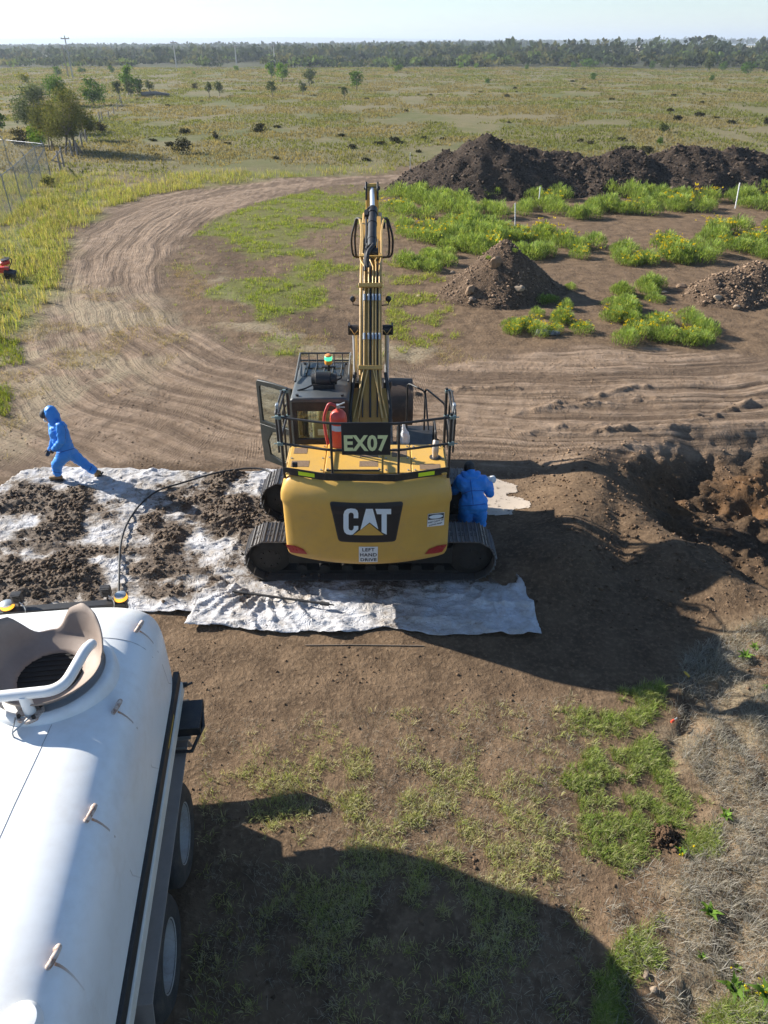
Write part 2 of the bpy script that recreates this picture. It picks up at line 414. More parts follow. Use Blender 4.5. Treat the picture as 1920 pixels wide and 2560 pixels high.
isl_green = m_isl * smooth(.44, .62, fbm(gx, gyy, 2.6, 4, 47) + .34 * pmask(gx, gyy, KL([(450, 480), (600, 420), (860, 410), (850, 470), (700, 500), (640, 540), (640, 660), (580, 690), (500, 640), (460, 560)]), 1.5) - .16)
green = np.clip(m_ver * smooth(.35, .65, fbm(gx, gyy, 3, 4, 48)) + isl_green * .8, 0, 1)
lft = pmask(gx, gyy, KL([(-300, 760), (60, 700), (140, 600), (300, 640), (420, 720), (330, 820), (120, 900), (60, 960), (-300, 1000)]), 1.2, 1.0, 49)
isl_edge = pmask(gx, gyy, KL([(420, 560), (500, 600), (560, 690), (700, 730), (900, 735), (960, 770), (800, 790), (600, 760), (470, 690)]), .5, .7, 50)
straw = np.clip(m_ver * .75 * smooth(.4, .6, fbm(gx, gyy, 2.4, 4, 51)) + lft * .75 * smooth(.38, .6, fbm(gx, gyy, 1.2, 4, 52)) + isl_edge * smooth(.4, .6, fbm(gx, gyy, 1.0, 4, 53)) * .8 + m_rgh * .55 * smooth(.35, .65, fbm(gx, gyy, .8, 4, 54)), 0, 1)
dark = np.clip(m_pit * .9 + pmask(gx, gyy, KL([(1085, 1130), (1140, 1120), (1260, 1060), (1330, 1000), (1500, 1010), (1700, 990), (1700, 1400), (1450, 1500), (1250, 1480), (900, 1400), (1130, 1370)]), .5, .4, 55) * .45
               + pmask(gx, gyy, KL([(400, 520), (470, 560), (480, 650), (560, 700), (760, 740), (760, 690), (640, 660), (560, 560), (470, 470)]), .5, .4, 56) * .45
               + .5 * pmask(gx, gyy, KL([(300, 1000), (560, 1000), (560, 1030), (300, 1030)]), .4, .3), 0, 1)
dd, aa = road_coords(gx, gyy); dd = dd + 1.1 * (fbm(gx, gyy, 4.5, 3, 23) - .5)
rutc = m_pale * (fbm(dd * 3.2, aa * .16, 1, 3, 21, .6) * .55 + fbm(dd * 7.5, aa * .35, 1, 2, 22, .6) * .45)
wheat = smooth(1000, 1150, gyy) * smooth(1900, 1750, gyy) * smooth(190, 330, gx - (gyy - 1000) * .25)
cA = np.stack([green, straw, m_pale * (1 - .35 * far), dark], 1); cB = np.stack([far, rutc, wheat, m_pit], 1); cC = np.stack([dd, aa, 0 * dd, 0 * dd + 1], 1)
idx = np.arange(len(gx)).reshape(GX.shape)
FQ = np.stack([idx[:-1, :-1], idx[:-1, 1:], idx[1:, 1:], idx[1:, :-1]], -1).reshape(-1, 4)
GV = np.stack([gx, gyy, GZ], 1)
fm = lambda a: a[FQ].mean(1)
f_far = fm(gyy) > 56; f_road = (fm(m_pale) > .5) & ~f_far

gm, nt, o = nodes_of('ground_soil')
p = N(nt, 'ShaderNodeBsdfPrincipled'); p.inputs['Specular IOR Level'].default_value = .12
v = coords(nt)
A = N(nt, 'ShaderNodeAttribute'); A.attribute_name = 'zoneA'; B = N(nt, 'ShaderNodeAttribute'); B.attribute_name = 'zoneB'
sa = N(nt, 'ShaderNodeSeparateColor'); nt.links.new(A.outputs['Color'], sa.inputs[0]); sb = N(nt, 'ShaderNodeSeparateColor'); nt.links.new(B.outputs['Color'], sb.inputs[0])
n_f = noise(nt, 14, 6, .65, v); n_m = noise(nt, 2.2, 5, .6, v); n_l = noise(nt, .35, 4, .6, v); n_x = noise(nt, 60, 3, .6, v)
vs_ = coords(nt, (1, 1, 1)); n_far = noise(nt, .055, 6, .62, vs_); n_far2 = noise(nt, .4, 5, .65, vs_); n_band = noise(nt, .02, 4, .6, coords(nt, (.35, 1.6, 1)))
c = mixc(nt, ramp(nt, n_m, .3, .7), (0.094, 0.062, 0.038), (0.178, 0.119, 0.072))
c = mixc(nt, ramp(nt, n_f, .45, .8), c, (0.259, 0.180, 0.112))
pale = mixc(nt, ramp(nt, n_m, .3, .72), (0.205, 0.142, 0.094), (0.300, 0.218, 0.153))
pale = mixc(nt, mth(nt, 'MULTIPLY', ramp(nt, mth(nt, 'ADD', sb.outputs[1], mth(nt, 'MULTIPLY', n_l, .25)), .72, .48), .85), pale, (.118, .080, .053))
pale = mixc(nt, mth(nt, 'MULTIPLY', ramp(nt, n_f, .5, .8), .5), pale, (0.413, 0.312, 0.202))
LN_ = N(nt, 'ShaderNodeAttribute'); LN_.attribute_name = 'lane'
mpl = N(nt, 'ShaderNodeMapping'); mpl.inputs['Scale'].default_value = (5.5, .22, 1); nt.links.new(LN_.outputs['Vector'], mpl.inputs['Vector']); st1 = noise(nt, 1.0, 4, .7, mpl.outputs[0])
mpt = N(nt, 'ShaderNodeMapping'); mpt.inputs['Scale'].default_value = (4.0, 9.5, 1); nt.links.new(LN_.outputs['Vector'], mpt.inputs['Vector'])
wv_ = N(nt, 'ShaderNodeTexWave'); wv_.wave_type = 'BANDS'; wv_.bands_direction = 'DIAGONAL'; wv_.inputs['Scale'].default_value = 1.0; wv_.inputs['Distortion'].default_value = 2.5; wv_.inputs['Detail'].default_value = 2; nt.links.new(mpt.outputs[0], wv_.inputs['Vector'])
onl = mth(nt, 'MULTIPLY', ramp(nt, noise(nt, .8, 2, .5, v), .45, .6), sa.outputs[2])
pale = mixc(nt, mth(nt, 'MULTIPLY', ramp(nt, st1, .47, .32), .75), pale, (.115, .078, .052))
pale = mixc(nt, mth(nt, 'MULTIPLY', ramp(nt, st1, .58, .70), .5), pale, (.36, .262, .178))
c = mixc(nt, sa.outputs[2], c, pale)
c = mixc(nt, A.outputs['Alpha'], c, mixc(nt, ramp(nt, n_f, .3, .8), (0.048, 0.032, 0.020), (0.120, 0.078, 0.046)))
orange = mth(nt, 'MULTIPLY', B.outputs['Alpha'], ramp(nt, n_l, .5, .62))
c = mixc(nt, mth(nt, 'MULTIPLY', orange, .3), c, (0.259, 0.128, 0.049))
sm = mth(nt, 'MULTIPLY', sa.outputs[1], ramp(nt, mth(nt, 'ADD', n_f, mth(nt, 'MULTIPLY', n_x, .4)), .48, .78), True)
c = mixc(nt, sm, c, mixc(nt, n_x, (0.221, 0.180, 0.114), (0.384, 0.321, 0.211)))
gmk = mth(nt, 'MULTIPLY', sa.outputs[0], ramp(nt, mth(nt, 'ADD', n_f, mth(nt, 'MULTIPLY', n_m, .5)), .45, .85), True)
c = mixc(nt, gmk, c, mixc(nt, n_x, (0.082, 0.109, 0.019), (0.192, 0.208, 0.044)))
# paddock
pad = mixc(nt, ramp(nt, n_far2, .35, .68), (.115, .118, .043), (.195, .162, .083))
pad = mixc(nt, ramp(nt, mth(nt, 'ADD', n_far, mth(nt, 'MULTIPLY', n_band, .6)), .66, .98), pad, (.185, .155, .085))
pad = mixc(nt, mth(nt, 'MULTIPLY', ramp(nt, n_far, .52, .36), .55), pad, (.095, .115, .035))
pad = mixc(nt, mth(nt, 'MULTIPLY', ramp(nt, n_f, .5, .75), .35), pad, (.10, .085, .045))
scr = N(nt, 'ShaderNodeSeparateXYZ'); nt.links.new(v, scr.inputs[0]); pad = mixc(nt, ramp(nt, mth(nt, 'ADD', scr.outputs[1], mth(nt, 'MULTIPLY', n_far, 120)), 320, 420), pad, (.075, .075, .038))
c = mixc(nt, sb.outputs[0], c, pad)
c = mixc(nt, sb.outputs[2], c, (.52, .43, .27))
nt.links.new(c, p.inputs['Base Color']); p.inputs['Roughness'].default_value = .92
b1 = bump(nt, n_m, .6, .10); b2 = bump(nt, n_f, .75, .045, b1); b3 = bump(nt, n_x, .6, .014, b2); b3 = bump(nt, mth(nt, 'MULTIPLY', st1, sa.outputs[2]), .8, .09, b3); b3 = bump(nt, mth(nt, 'MULTIPLY', wv_.outputs[1], onl), .4, .015, b3)
nt.links.new(b3, p.inputs['Normal']); nt.links.new(p.outputs[0], o.inputs['Surface'])
def ground_piece(name, sel):
    F = FQ[sel]; u, inv = np.unique(F, return_inverse=True)
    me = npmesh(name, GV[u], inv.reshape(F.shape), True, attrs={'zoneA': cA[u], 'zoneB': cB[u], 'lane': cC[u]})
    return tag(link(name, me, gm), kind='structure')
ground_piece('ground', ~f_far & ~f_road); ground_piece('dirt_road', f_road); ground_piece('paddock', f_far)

# faint far hills
hl = MB(); xsH = np.linspace(-7000, 7000, 90)
top = 30 + 42 * fbm(xsH, xsH * 0, 1500, 4, 61) * smooth(3500, -2500, xsH) + 6
rg = [[(x, 6500, -40) for x in xsH], [(x, 6900, 12 + t * .3) for x, t in zip(xsH, top)], [(x, 7300, t) for x, t in zip(xsH, top)], [(x, 8200, -40) for x in xsH]]
hl.rings(rg, cap=False, closed=False)
tag(hl.build('hills', pm('far_scrub', (.05, .065, .035), .9, nscale=.01), smooth_=60), kind='structure')

# ------------------------------------------------------------------ earth heaps
HEAPS = []
def hit(u, v):
    """where the line of sight through a photo point meets the ground or a heap"""
    d_ = _dir(u * KS, v * KS); t = np.arange(15, 65, .04) / d_[1]; xx, yy = d_[0] * t, d_[1] * t; zz = CAM_H + d_[2] * t; g_ = hgt(xx, yy)
    for s_, a0, a1, b0, b1 in HEAPS:
        k_ = (xx > a0) & (xx < a1) & (yy > b0) & (yy < b1); g_ = np.where(k_, np.maximum(g_, s_(xx, yy)), g_)
    i = int(np.argmax(zz <= g_)); return Vector((xx[i], yy[i], g_[i]))
def heap(name, peaks, x0, x1, y0, y1, step, mat, label, cat, rough_=.25, seed=70, group=None, floor=-.25):
    X, Y = np.meshgrid(np.arange(x0, x1, step), np.arange(y0, y1, step)); x = X.ravel(); y = Y.ravel()
    z = np.full(len(x), -9.0)
    for (px, py, pz, sl) in peaks:
        rr = np.hypot(x - px, y - py) * (1 + .35 * (fbm(np.arctan2(y - py, x - px) * 2 + 9, 0 * x + px, 1, 3, seed) - .5))
        cone = pz + .18 * sl - sl * np.sqrt(rr ** 2 + .18 ** 2 + .25 * pz * .1)
        z = np.logaddexp(z * 5, cone * 5) / 5
    z = z + (fbm(x, y, 1.3, 4, seed + 1, .6) - .5) * rough_ * 2.2 + (fbm(x, y, .3, 3, seed + 2, .6) - .5) * rough_ * .8
    g0 = hgt(x, y); keep = z > floor
    zz = g0 + np.maximum(z, floor)
    idx = np.arange(len(x)).reshape(X.shape); F = np.stack([idx[:-1, :-1], idx[:-1, 1:], idx[1:, 1:], idx[1:, :-1]], -1).reshape(-1, 4)
    F = F[keep[F].any(1)]; u, inv = np.unique(F, return_inverse=True)
    org = Vector((float(x[u].mean()), float(y[u].mean()), 0))
    V = np.stack([x, y, zz], 1)[u] - np.array(org)
    o_ = link(name, npmesh(name, V, inv.reshape(F.shape), True), mat, loc=org)
    tag(o_, label, cat, group)
    Zg = zz.reshape(X.shape); Kg = keep.reshape(X.shape)
    def samp(a, b):
        i = np.clip(np.round((np.asarray(a) - x0) / step).astype(int), 0, X.shape[1] - 1); j = np.clip(np.round((np.asarray(b) - y0) / step).astype(int), 0, X.shape[0] - 1)
        return np.where(Kg[j, i], Zg[j, i], hgt(np.asarray(a, float), np.asarray(b, float)))
    HEAPS.append((samp, x0, x1, y0, y1)); return o_
def soil_mat(name, dk, lt, stone, sc=9, st=.7):
    m, nt, o = nodes_of(name); p = N(nt, 'ShaderNodeBsdfPrincipled'); p.inputs['Roughness'].default_value = .95; p.inputs['Specular IOR Level'].default_value = .1
    v = coords(nt); a = noise(nt, sc, 6, .68, v); b_ = noise(nt, sc * .15, 4, .6, v); vo = N(nt, 'ShaderNodeTexVoronoi'); vo.inputs['Scale'].default_value = sc * 1.1; nt.links.new(v, vo.inputs['Vector'])
    c = mixc(nt, ramp(nt, a, .35, .7), dk, lt); c = mixc(nt, mth(nt, 'MULTIPLY', ramp(nt, b_, .4, .65), .5), c, tuple(q * .7 for q in dk))
    sp = ramp(nt, vo.outputs['Distance'], .26, .12)
    sel = ramp(nt, noise(nt, sc * 2.3, 2, .5, v), .5, .6)
    c = mixc(nt, mth(nt, 'MULTIPLY', mth(nt, 'MULTIPLY', sp, sel), st), c, stone)
    nt.links.new(c, p.inputs['Base Color'])
    n1 = bump(nt, a, .9, .12); n2 = bump(nt, vo.outputs['Distance'], .35, -.06, n1); nt.links.new(n2, p.inputs['Normal']); nt.links.new(p.outputs[0], o.inputs['Surface']); return m
S_DARK = soil_mat('dark_stockpile_soil', (.040, .029, .022), (.10, .074, .054), (.19, .16, .125), 7)
S_GRAV = soil_mat('gravelly_spoil', (.10, .068, .045), (.20, .138, .092), (.33, .25, .175), 12)
CY = 48.6
def pk(u, v, y=CY, sl=.66, lower=0.0):
    q = KY(u, v, y); return (q.x, y, q.z - lower, sl)
heap('earth_stockpile', [pk(1055, 286, 48.0, .68), pk(960, 328, 48.0, .7), pk(915, 360, 47.6, .6), pk(1010, 312, 48.2, .8), pk(1115, 310), pk(1165, 322), pk(1215, 330), pk(1090, 318, 49.5), pk(1140, 318), pk(1190, 328), pk(1240, 336)], -2, 19, 42, 55, .16, S_DARK,
     'tallest dark earth stockpile with a pointed top, left end of the row', 'stockpile', .27, 71, 'dark earth heaps')
heap('earth_stockpile', [pk(1270, 343, 48), pk(1300, 336, 48.4), pk(1335, 322, 48.4), pk(1362, 330, 48.4), pk(1385, 333, 48.3), pk(1410, 333, 49), pk(1430, 334, 49), pk(1455, 330, 49)], 9, 24, 42, 55, .16, S_DARK,
     'dark earth stockpile in the middle of the row, right of the tallest pointed heap', 'stockpile', .32, 81, 'dark earth heaps')
heap('earth_stockpile', [pk(1475, 310, 49), pk(1500, 314, 49), pk(1528, 318, 49), pk(1555, 316, 49), pk(1585, 319, 49), pk(1612, 322, 49.4), pk(1640, 322, 49.4), pk(1680, 323, 50), pk(1720, 322, 50), pk(1760, 324, 50), pk(1800, 325, 50), pk(1590, 345, 48)], 14, 38, 42, 56, .17, S_DARK,
     'dark earth stockpile at the right edge, farthest right of the row of heaps', 'stockpile', .32, 91, 'dark earth heaps')
heap('gravel_mound', [pk(1095, 518, 26.1, .98), pk(1062, 562, 25.8, .8), pk(1030, 600, 25.6, .8), pk(1135, 572, 26.2, .95), pk(1165, 598, 26.2, .85), pk(1195, 620, 26.2, .75), pk(1228, 642, 26.1, .6), pk(975, 640, 25.6, .55), pk(1000, 636, 25.4, .6)], 0.5, 9.5, 22, 30, .09, S_GRAV,
     'brown gravel mound with big flat rocks on its face, standing alone beyond the excavator', 'mound', .15, 101)
heap('gravel_mound', [pk(1590, 585, 25.6, .75), pk(1640, 570, 26, .7), pk(1535, 618, 25.2, .7), pk(1700, 580, 26, .6), pk(1605, 630, 24.6, .7), pk(1560, 600, 25.4, .8)], 8.5, 16.5, 22, 29.5, .09, S_GRAV,
     'low rubbly brown mound at the right edge with weeds growing on it', 'mound', .24, 111)

# rocks: each one you can pick out is a thing
ROCKM = [pm('brown_rock_%d' % i, c_, .9, nscale=9, amt=.8, bmp=.6, bscale=25) for i, c_ in enumerate([(.25, .165, .10), (.34, .255, .175), (.19, .14, .10)])]
def rock_mesh(seed, sx, sy, sz):
    rng = np.random.default_rng(seed); bm = bmesh.new(); bmesh.ops.create_icosphere(bm, subdivisions=2, radius=1)
    pl = [(Vector(rng.normal(size=3)).normalized(), rng.uniform(.55, .85)) for _ in range(7)]
    for v_ in bm.verts:
        for n_, d_ in pl:
            k_ = v_.co.dot(n_)
            if k_ > d_: v_.co -= n_ * (k_ - d_)
        v_.co = Vector((v_.co.x * sx, v_.co.y * sy, v_.co.z * sz))
    me = bpy.data.meshes.new('rock'); bm.to_mesh(me); bm.free(); return me
def rock(p, s, mat, label, rot=(0, 0, 0), seed=1, group=None):
    o_ = link('rock', rock_mesh(seed, *s), mat, loc=p); o_.rotation_euler = rot
    return tag(o_, label, 'rock', group)
rock(hit(1068, 578), (.22, .14, .36), ROCKM[0], 'largest flat upright brown rock on the face of the lone gravel mound', (.5, .1, .3), 1)
rock(hit(1018, 628), (.22, .16, .24), ROCKM[0], 'pointed brown rock low on the left of the lone gravel mound', (.2, .3, .6), 2)
rock(hit(1022, 647), (.16, .13, .09), ROCKM[2], 'dark block of rock at the foot of the lone gravel mound', (.1, .1, .2), 3)
rock(hit(1120, 623), (.24, .15, .12), ROCKM[1], 'flat tan rock low on the right face of the lone gravel mound', (.2, .1, .1), 4)
rock(hit(977, 590), (.11, .1, .09), ROCKM[1], 'small tan rock on the left shoulder of the lone gravel mound', (.2, .1, .1), 5)
rock(hit(905, 640), (.10, .1, .08), ROCKM[1], 'small round stone on bare ground left of the lone gravel mound', (.2, .4, .1), 6)
rock(hit(1550, 645), (.2, .14, .12), ROCKM[1], 'tan rock at the foot of the low rubbly mound', (.1, .2, .4), 7)
rock(hit(1590, 668), (.16, .12, .1), ROCKM[1], 'pale stone lying in front of the low rubbly mound', (.1, .2, .9), 8)
rock(hit(1473, 620), (.24, .17, .13), ROCKM[0], 'broad brown rock on the ground left of the low rubbly mound', (.1, .1, .3), 9)
rock(hit(1435, 633), (.15, .1, .08), ROCKM[1], 'small tan stone between the two gravel mounds', (.1, .1, .6), 10)
q = K(1406, 2149); rock((q.x, q.y, hz(q.x, q.y) + .03), (.045, .038, .035), ROCKM[1], 'smooth pale cobble near the bottom edge beside green grass', (0, 0, .3), 12)
q = K(1392, 2115); rock((q.x, q.y, hz(q.x, q.y) + .03), (.06, .035, .035), ROCKM[2], 'dark brown stone just behind the smooth pale cobble', (0, .2, 1.0), 13)

# small clods and pebbles all over the bare soil: one mass
def clods(name, P, S, mat, label, cat, seed, tint=None, kind='stuff'):
    rng = np.random.default_rng(seed); n = len(P)
    base = np.array([(1, 0, 0), (-1, 0, 0), (0, 1, 0), (0, -1, 0), (0, 0, 1), (0, 0, -1)], float); fc = np.array([(0, 2, 4), (2, 1, 4), (1, 3, 4), (3, 0, 4), (2, 0, 5), (1, 2, 5), (3, 1, 5), (0, 3, 5)])
    a = rng.uniform(0, 6.28, n); V = base[None] * (S[:, None, None] * rng.uniform(.5, 1.3, (n, 6, 1))) * np.array([1, 1, .7])
    V = V + rng.normal(0, .18, V.shape) * S[:, None, None]
    ca, sa_ = np.cos(a)[:, None], np.sin(a)[:, None]
    V = np.stack([V[..., 0] * ca - V[..., 1] * sa_, V[..., 0] * sa_ + V[..., 1] * ca, V[..., 2]], -1) + P[:, None, :]
    F = (np.arange(n)[:, None, None] * 6 + fc[None]).reshape(-1, 3)
    T = np.repeat(tint, 6, 0) if tint is not None else None
    o_ = link(name, npmesh(name, V.reshape(-1, 3), F, False, T), mat); return tag(o_, label, cat, None, kind)
cm, nt, o = nodes_of('clod_soil'); p = N(nt, 'ShaderNodeBsdfPrincipled'); p.inputs['Roughness'].default_value = .95; p.inputs['Specular IOR Level'].default_value = .1
a_ = N(nt, 'ShaderNodeAttribute'); a_.attribute_name = 'tint'; nt.links.new(a_.outputs['Color'], p.inputs['Base Color'])
nt.links.new(bump(nt, noise(nt, 50, 3, .6, coords(nt)), .5, .02), p.inputs['Normal']); nt.links.new(p.outputs[0], o.inputs['Surface'])
CLOD = cm
r_ = np.random.default_rng(15)
for hi_, (nm, n_, smin, smax, base, lb) in enumerate((('stockpile_clods', 2600, .04, .16, (.075, .056, .042), 'dark clods and root bits on the tallest pointed stockpile'), ('stockpile_clods', 2200, .04, .16, (.075, .056, .042), 'dark clods and root bits on the middle stockpile'),
        ('stockpile_clods', 3000, .04, .16, (.075, .056, .042), 'dark clods and root bits on the right-hand stockpile'), ('gravel_stones', 4200, .015, .07, (.20, .14, .095), 'loose gravel and stones covering the lone gravel mound'), ('gravel_stones', 3600, .018, .09, (.20, .14, .095), 'loose rubble stones covering the low mound at the right edge'))):
    sm_, a0, a1, b0, b1 = HEAPS[hi_]; x_ = r_.uniform(a0, a1, n_ * 3); y_ = r_.uniform(b0, b1, n_ * 3); z_ = sm_(x_, y_); k_ = (z_ - hgt(x_, y_)) > .06
    x_, y_, z_ = x_[k_][:n_], y_[k_][:n_], z_[k_][:n_]; s_ = smin + (smax - smin) * r_.random(len(x_)) ** 4
    clods(nm, np.stack([x_, y_, z_ + s_ * .15], 1), s_, CLOD, lb, 'soil' if hi_ < 3 else 'gravel', 16 + hi_, np.array(base)[None] * r_.uniform(.55, 1.7, (len(x_), 1)))
rng = np.random.default_rng(5)
n = 34000
cx = rng.uniform(-9, 9.5, n); cy = 2.4 + 17 * rng.random(n) ** 1.4
keep = rng.random(n) < .25 + .75 * smooth(.45, .7, fbm(cx, cy, .9, 3, 131)) ; NP = np.exp(-(np.maximum(np.abs(cx - 6.2) - 2.6, 0) ** 2 + np.maximum(np.abs(cy - 11.2) - 2.4, 0) ** 2) / .6); keep |= NP > .35
keep &= ~((cx > -7.7) & (cx < 2.4) & (cy > 7.9) & (cy < 13))
cx, cy = cx[keep], cy[keep]; s_ = .006 + .022 * rng.random(len(cx)) ** 5 + .035 * NP[keep] * rng.random(len(cx)) ** 3
pl_ = pmask(cx, cy, PALE, .5); col = (np.array([.13, .085, .053])[None] * (1 - pl_[:, None]) + np.array([.22, .15, .095])[None] * pl_[:, None]) * rng.uniform(.6, 1.5, (len(cx), 1))
clods('soil_clods', np.stack([cx, cy, hgt(cx, cy) + s_ * .3], 1), s_, CLOD, 'loose brown soil crumbs and pebbles scattered over the bare ground', 'soil', 6, col)
# ------------------------------------------------------------------ white geotextile sheets with mud on them
def sheet_mat():
    m, nt, o = nodes_of('muddy_white_geotextile'); p = N(nt, 'ShaderNodeBsdfPrincipled'); p.inputs['Roughness'].default_value = .78; p.inputs['Specular IOR Level'].default_value = .25
    a = N(nt, 'ShaderNodeAttribute'); a.attribute_name = 'mud'; v = coords(nt)
    n1 = noise(nt, 1.6, 6, .65, v); n2 = noise(nt, 22, 5, .7, v); n3 = noise(nt, 7, 5, .7, v, .6)
    c = mixc(nt, ramp(nt, n1, .3, .75), (.64, .645, .67), (.45, .445, .445))
    f = mth(nt, 'ADD', a.outputs['Fac'], mth(nt, 'MULTIPLY', mth(nt, 'SUBTRACT', n3, .5), .9)); f2 = mth(nt, 'ADD', f, mth(nt, 'MULTIPLY', mth(nt, 'SUBTRACT', n2, .5), .7))
    c = mixc(nt, mth(nt, 'MULTIPLY', ramp(nt, f, -.18, .36), .85), c, (.30, .26, .215))
    c = mixc(nt, ramp(nt, f2, .22, .48), c, mixc(nt, n2, (.075, .054, .039), (.16, .12, .085)))
    wr = noise(nt, 2.6, 4, .6, coords(nt, (1, 1.9, 1)), 1.2); wr2 = noise(nt, 6.5, 3, .6, coords(nt, (1.8, 1, 1)), .8)
    rd_ = lambda q, k: mth(nt, 'POWER', mth(nt, 'SUBTRACT', 1.0, mth(nt, 'ABSOLUTE', mth(nt, 'MULTIPLY', mth(nt, 'SUBTRACT', q, .5), k)), True), 3.0)
    nt.links.new(c, p.inputs['Base Color']); nt.links.new(bump(nt, rd_(wr, 6), .40, .05, bump(nt, rd_(wr2, 6), .22, .03, bump(nt, n3, .15, .04))), p.inputs['Normal']); nt.links.new(p.outputs[0], o.inputs['Surface']); return m
SHM = sheet_mat()
MUDP = [KL(p_) for p_ in ([(95, 1090), (185, 1080), (205, 1130), (190, 1170), (120, 1180), (80, 1150)], [(-60, 1205), (60, 1200), (180, 1222), (235, 1250), (200, 1285), (80, 1290), (-60, 1270)],
        [(370, 1050), (500, 1035), (500, 1080), (440, 1090), (370, 1075)], [(350, 1130), (400, 1095), (420, 1150), (400, 1200), (330, 1190)], [(440, 1075), (600, 1060), (600, 1140), (540, 1190), (450, 1170)],
        [(20, 1060), (110, 1050), (150, 1085), (60, 1120), (-60, 1130), (-60, 1090)], [(260, 1215), (400, 1200), (490, 1200), (470, 1280), (330, 1300), (270, 1270)], [(160, 1170), (330, 1185), (400, 1200), (250, 1215), (60, 1210), (-60, 1180)])]
MUDW = [1.0, .95, .9, .9, .85, .8, .85, .75]
def mudmask(x, y):
    m = np.zeros(np.shape(x))
    for P_, w_ in zip(MUDP, MUDW): m = np.maximum(m, w_ * pmask(x, y, P_, .5, .65, 141, .55))
    tr_ = np.maximum(np.exp(-((y - 9.55) / .55) ** 2) , np.exp(-((y - 11.36) / .6) ** 2)) * smooth(-3.6, -2.2, x)
    m = np.maximum(m, .55 * tr_ * smooth(.3, .6, fbm(x, y, .6, 3, 142)))
    return np.clip(m * (.45 + 1.0 * fbm(x, y, .45, 4, 145, .6)) + (fbm(x, y, .8, 4, 143, .6) - .47) * .8, 0, 1)
def folds(x, y, seed):
    r1 = 1 - np.abs(2 * fbm(x * .8 + y * .5, y * 2.2, 1.0, 3, seed) - 1); r2 = 1 - np.abs(2 * fbm(x * 2.5, y * 3.2 + x, 1.0, 3, seed + 7) - 1)
    r3 = 1 - np.abs(2 * fbm(x * 1.5 - y * 2.5 + 40, x * 1.2 + y * 6, 1.0, 3, seed + 9) - 1)
    return .050 * (np.clip(r1 - .70, 0, 1) / .30) ** 1.5 + .022 * np.clip(r2 - .6, 0, 1) / .4 + .028 * (np.clip(r3 - .78, 0, 1) / .22) ** 1.4
def mud_z(x, y): return .015 + .07 * smooth(.55, 1.0, mudmask(x, y)) * (.5 + fbm(x, y, .4, 3, 144))
def sheet(name, quad, label, seed, zoff, radial=None, step=.032):
    Q = [np.array(q) for q in quad]                      # near-left, near-right, far-right, far-left
    nu = int(max(np.linalg.norm(Q[1] - Q[0]), np.linalg.norm(Q[2] - Q[3])) / step); nv = int(np.linalg.norm(Q[3] - Q[0]) / step)
    U, V_ = np.meshgrid(np.linspace(0, 1, nu), np.linspace(0, 1, nv)); U = U[..., None]; V_ = V_[..., None]
    Pq = (Q[0] * (1 - U) + Q[1] * U) * (1 - V_) + (Q[3] * (1 - U) + Q[2] * U) * V_
    x = Pq[..., 0].ravel(); y = Pq[..., 1].ravel()
    ue = U.ravel(); ve = V_.ravel(); eb = np.minimum(np.minimum(ue, 1 - ue) * nu, np.minimum(ve, 1 - ve) * nv) * step
    wx = (fbm(x, y, .9, 3, seed + 1) - .5) * .34 * (1 - smooth(0, .6, eb)); wy = (fbm(x, y, .9, 3, seed + 2) - .5) * .30 * (1 - smooth(0, .6, eb)); x = x + wx; y = y + wy
    f = folds(x, y, seed)
    if radial:
        for (cx, cy, amp, k) in radial:
            th = np.arctan2(y - cy, x - cx); r = np.hypot(x - cx, y - cy); wv = 1 - np.abs(np.sin(th * k + 5 * fbm(x, y, .5, 2, seed + 5)))
            f = f + amp * wv ** 2 * smooth(.3, .7, r) * np.exp(-np.maximum(r - .6, 0) / .7)
    z = hgt(x, y) + zoff + f + .06 * smooth(.55, 1.0, mudmask(x, y)) * (.3 + fbm(x, y, .4, 3, 144))
    flat = ((np.abs(y - 9.55) < .33) | (np.abs(y - 11.36) < .33)) & (x > -2.1) & (x < 1.75)
    z = np.where(flat, np.minimum(z, .03), z); z = np.where((x > -2.6) & (x < 2.2) & (np.abs(y - 10.38) < 1.3), np.minimum(z, .06), z)
    idx = np.arange(nu * nv).reshape(nv, nu); F = np.stack([idx[:-1, :-1], idx[:-1, 1:], idx[1:, 1:], idx[1:, :-1]], -1).reshape(-1, 4)
    org = Vector((float(x.mean()), float(y.mean()), 0))
    me = npmesh(name, np.stack([x - org.x, y - org.y, z], 1), F, True, attrs={'mud': mudmask(x, y) * 1})
    o_ = link(name, me, SHM, loc=org); sm = o_.modifiers.new('thick', 'SOLIDIFY'); sm.thickness = .003; sm.offset = -1
    return tag(o_, label, 'ground sheet')
sheet('ground_sheet', [(-9.6, 8.15), (-1.3, 8.55), (-1.0, 12.85), (-7.62, 13.0)], 'mud-caked white fabric sheet spread on the ground left of the excavator', 151, .012, [(-2.35, 11.3, .05, 11)])
q0, q1 = K(399, 1362), K(1160, 1372); q2 = K(1112, 1238); q3 = K(500, 1175)
sheet('ground_sheet', [(q0.x, q0.y), (q1.x, q1.y), (q2.x - .05, q2.y + .12), (q3.x, q3.y)], 'grey-white fabric sheet wrinkled under the near track, in front of the counterweight', 161, .03, [(-1.95, 9.35, .085, 13), (2.0, 9.4, .05, 9)])
rng = np.random.default_rng(8); n = 60000
x = rng.uniform(-8.6, -.5, n); y = rng.uniform(8.0, 13.0, n); mk = mudmask(x, y); keep = rng.random(n) < smooth(.28, .95, mk) * .42 + .010
x, y, mk = x[keep], y[keep], mk[keep]; s_ = .009 + (.014 + .040 * mk) * rng.random(len(x)) ** 3
col = np.array([.125, .093, .067])[None] * rng.uniform(.55, 1.5, (len(x), 1)) * np.array([1, 1, 1])[None]
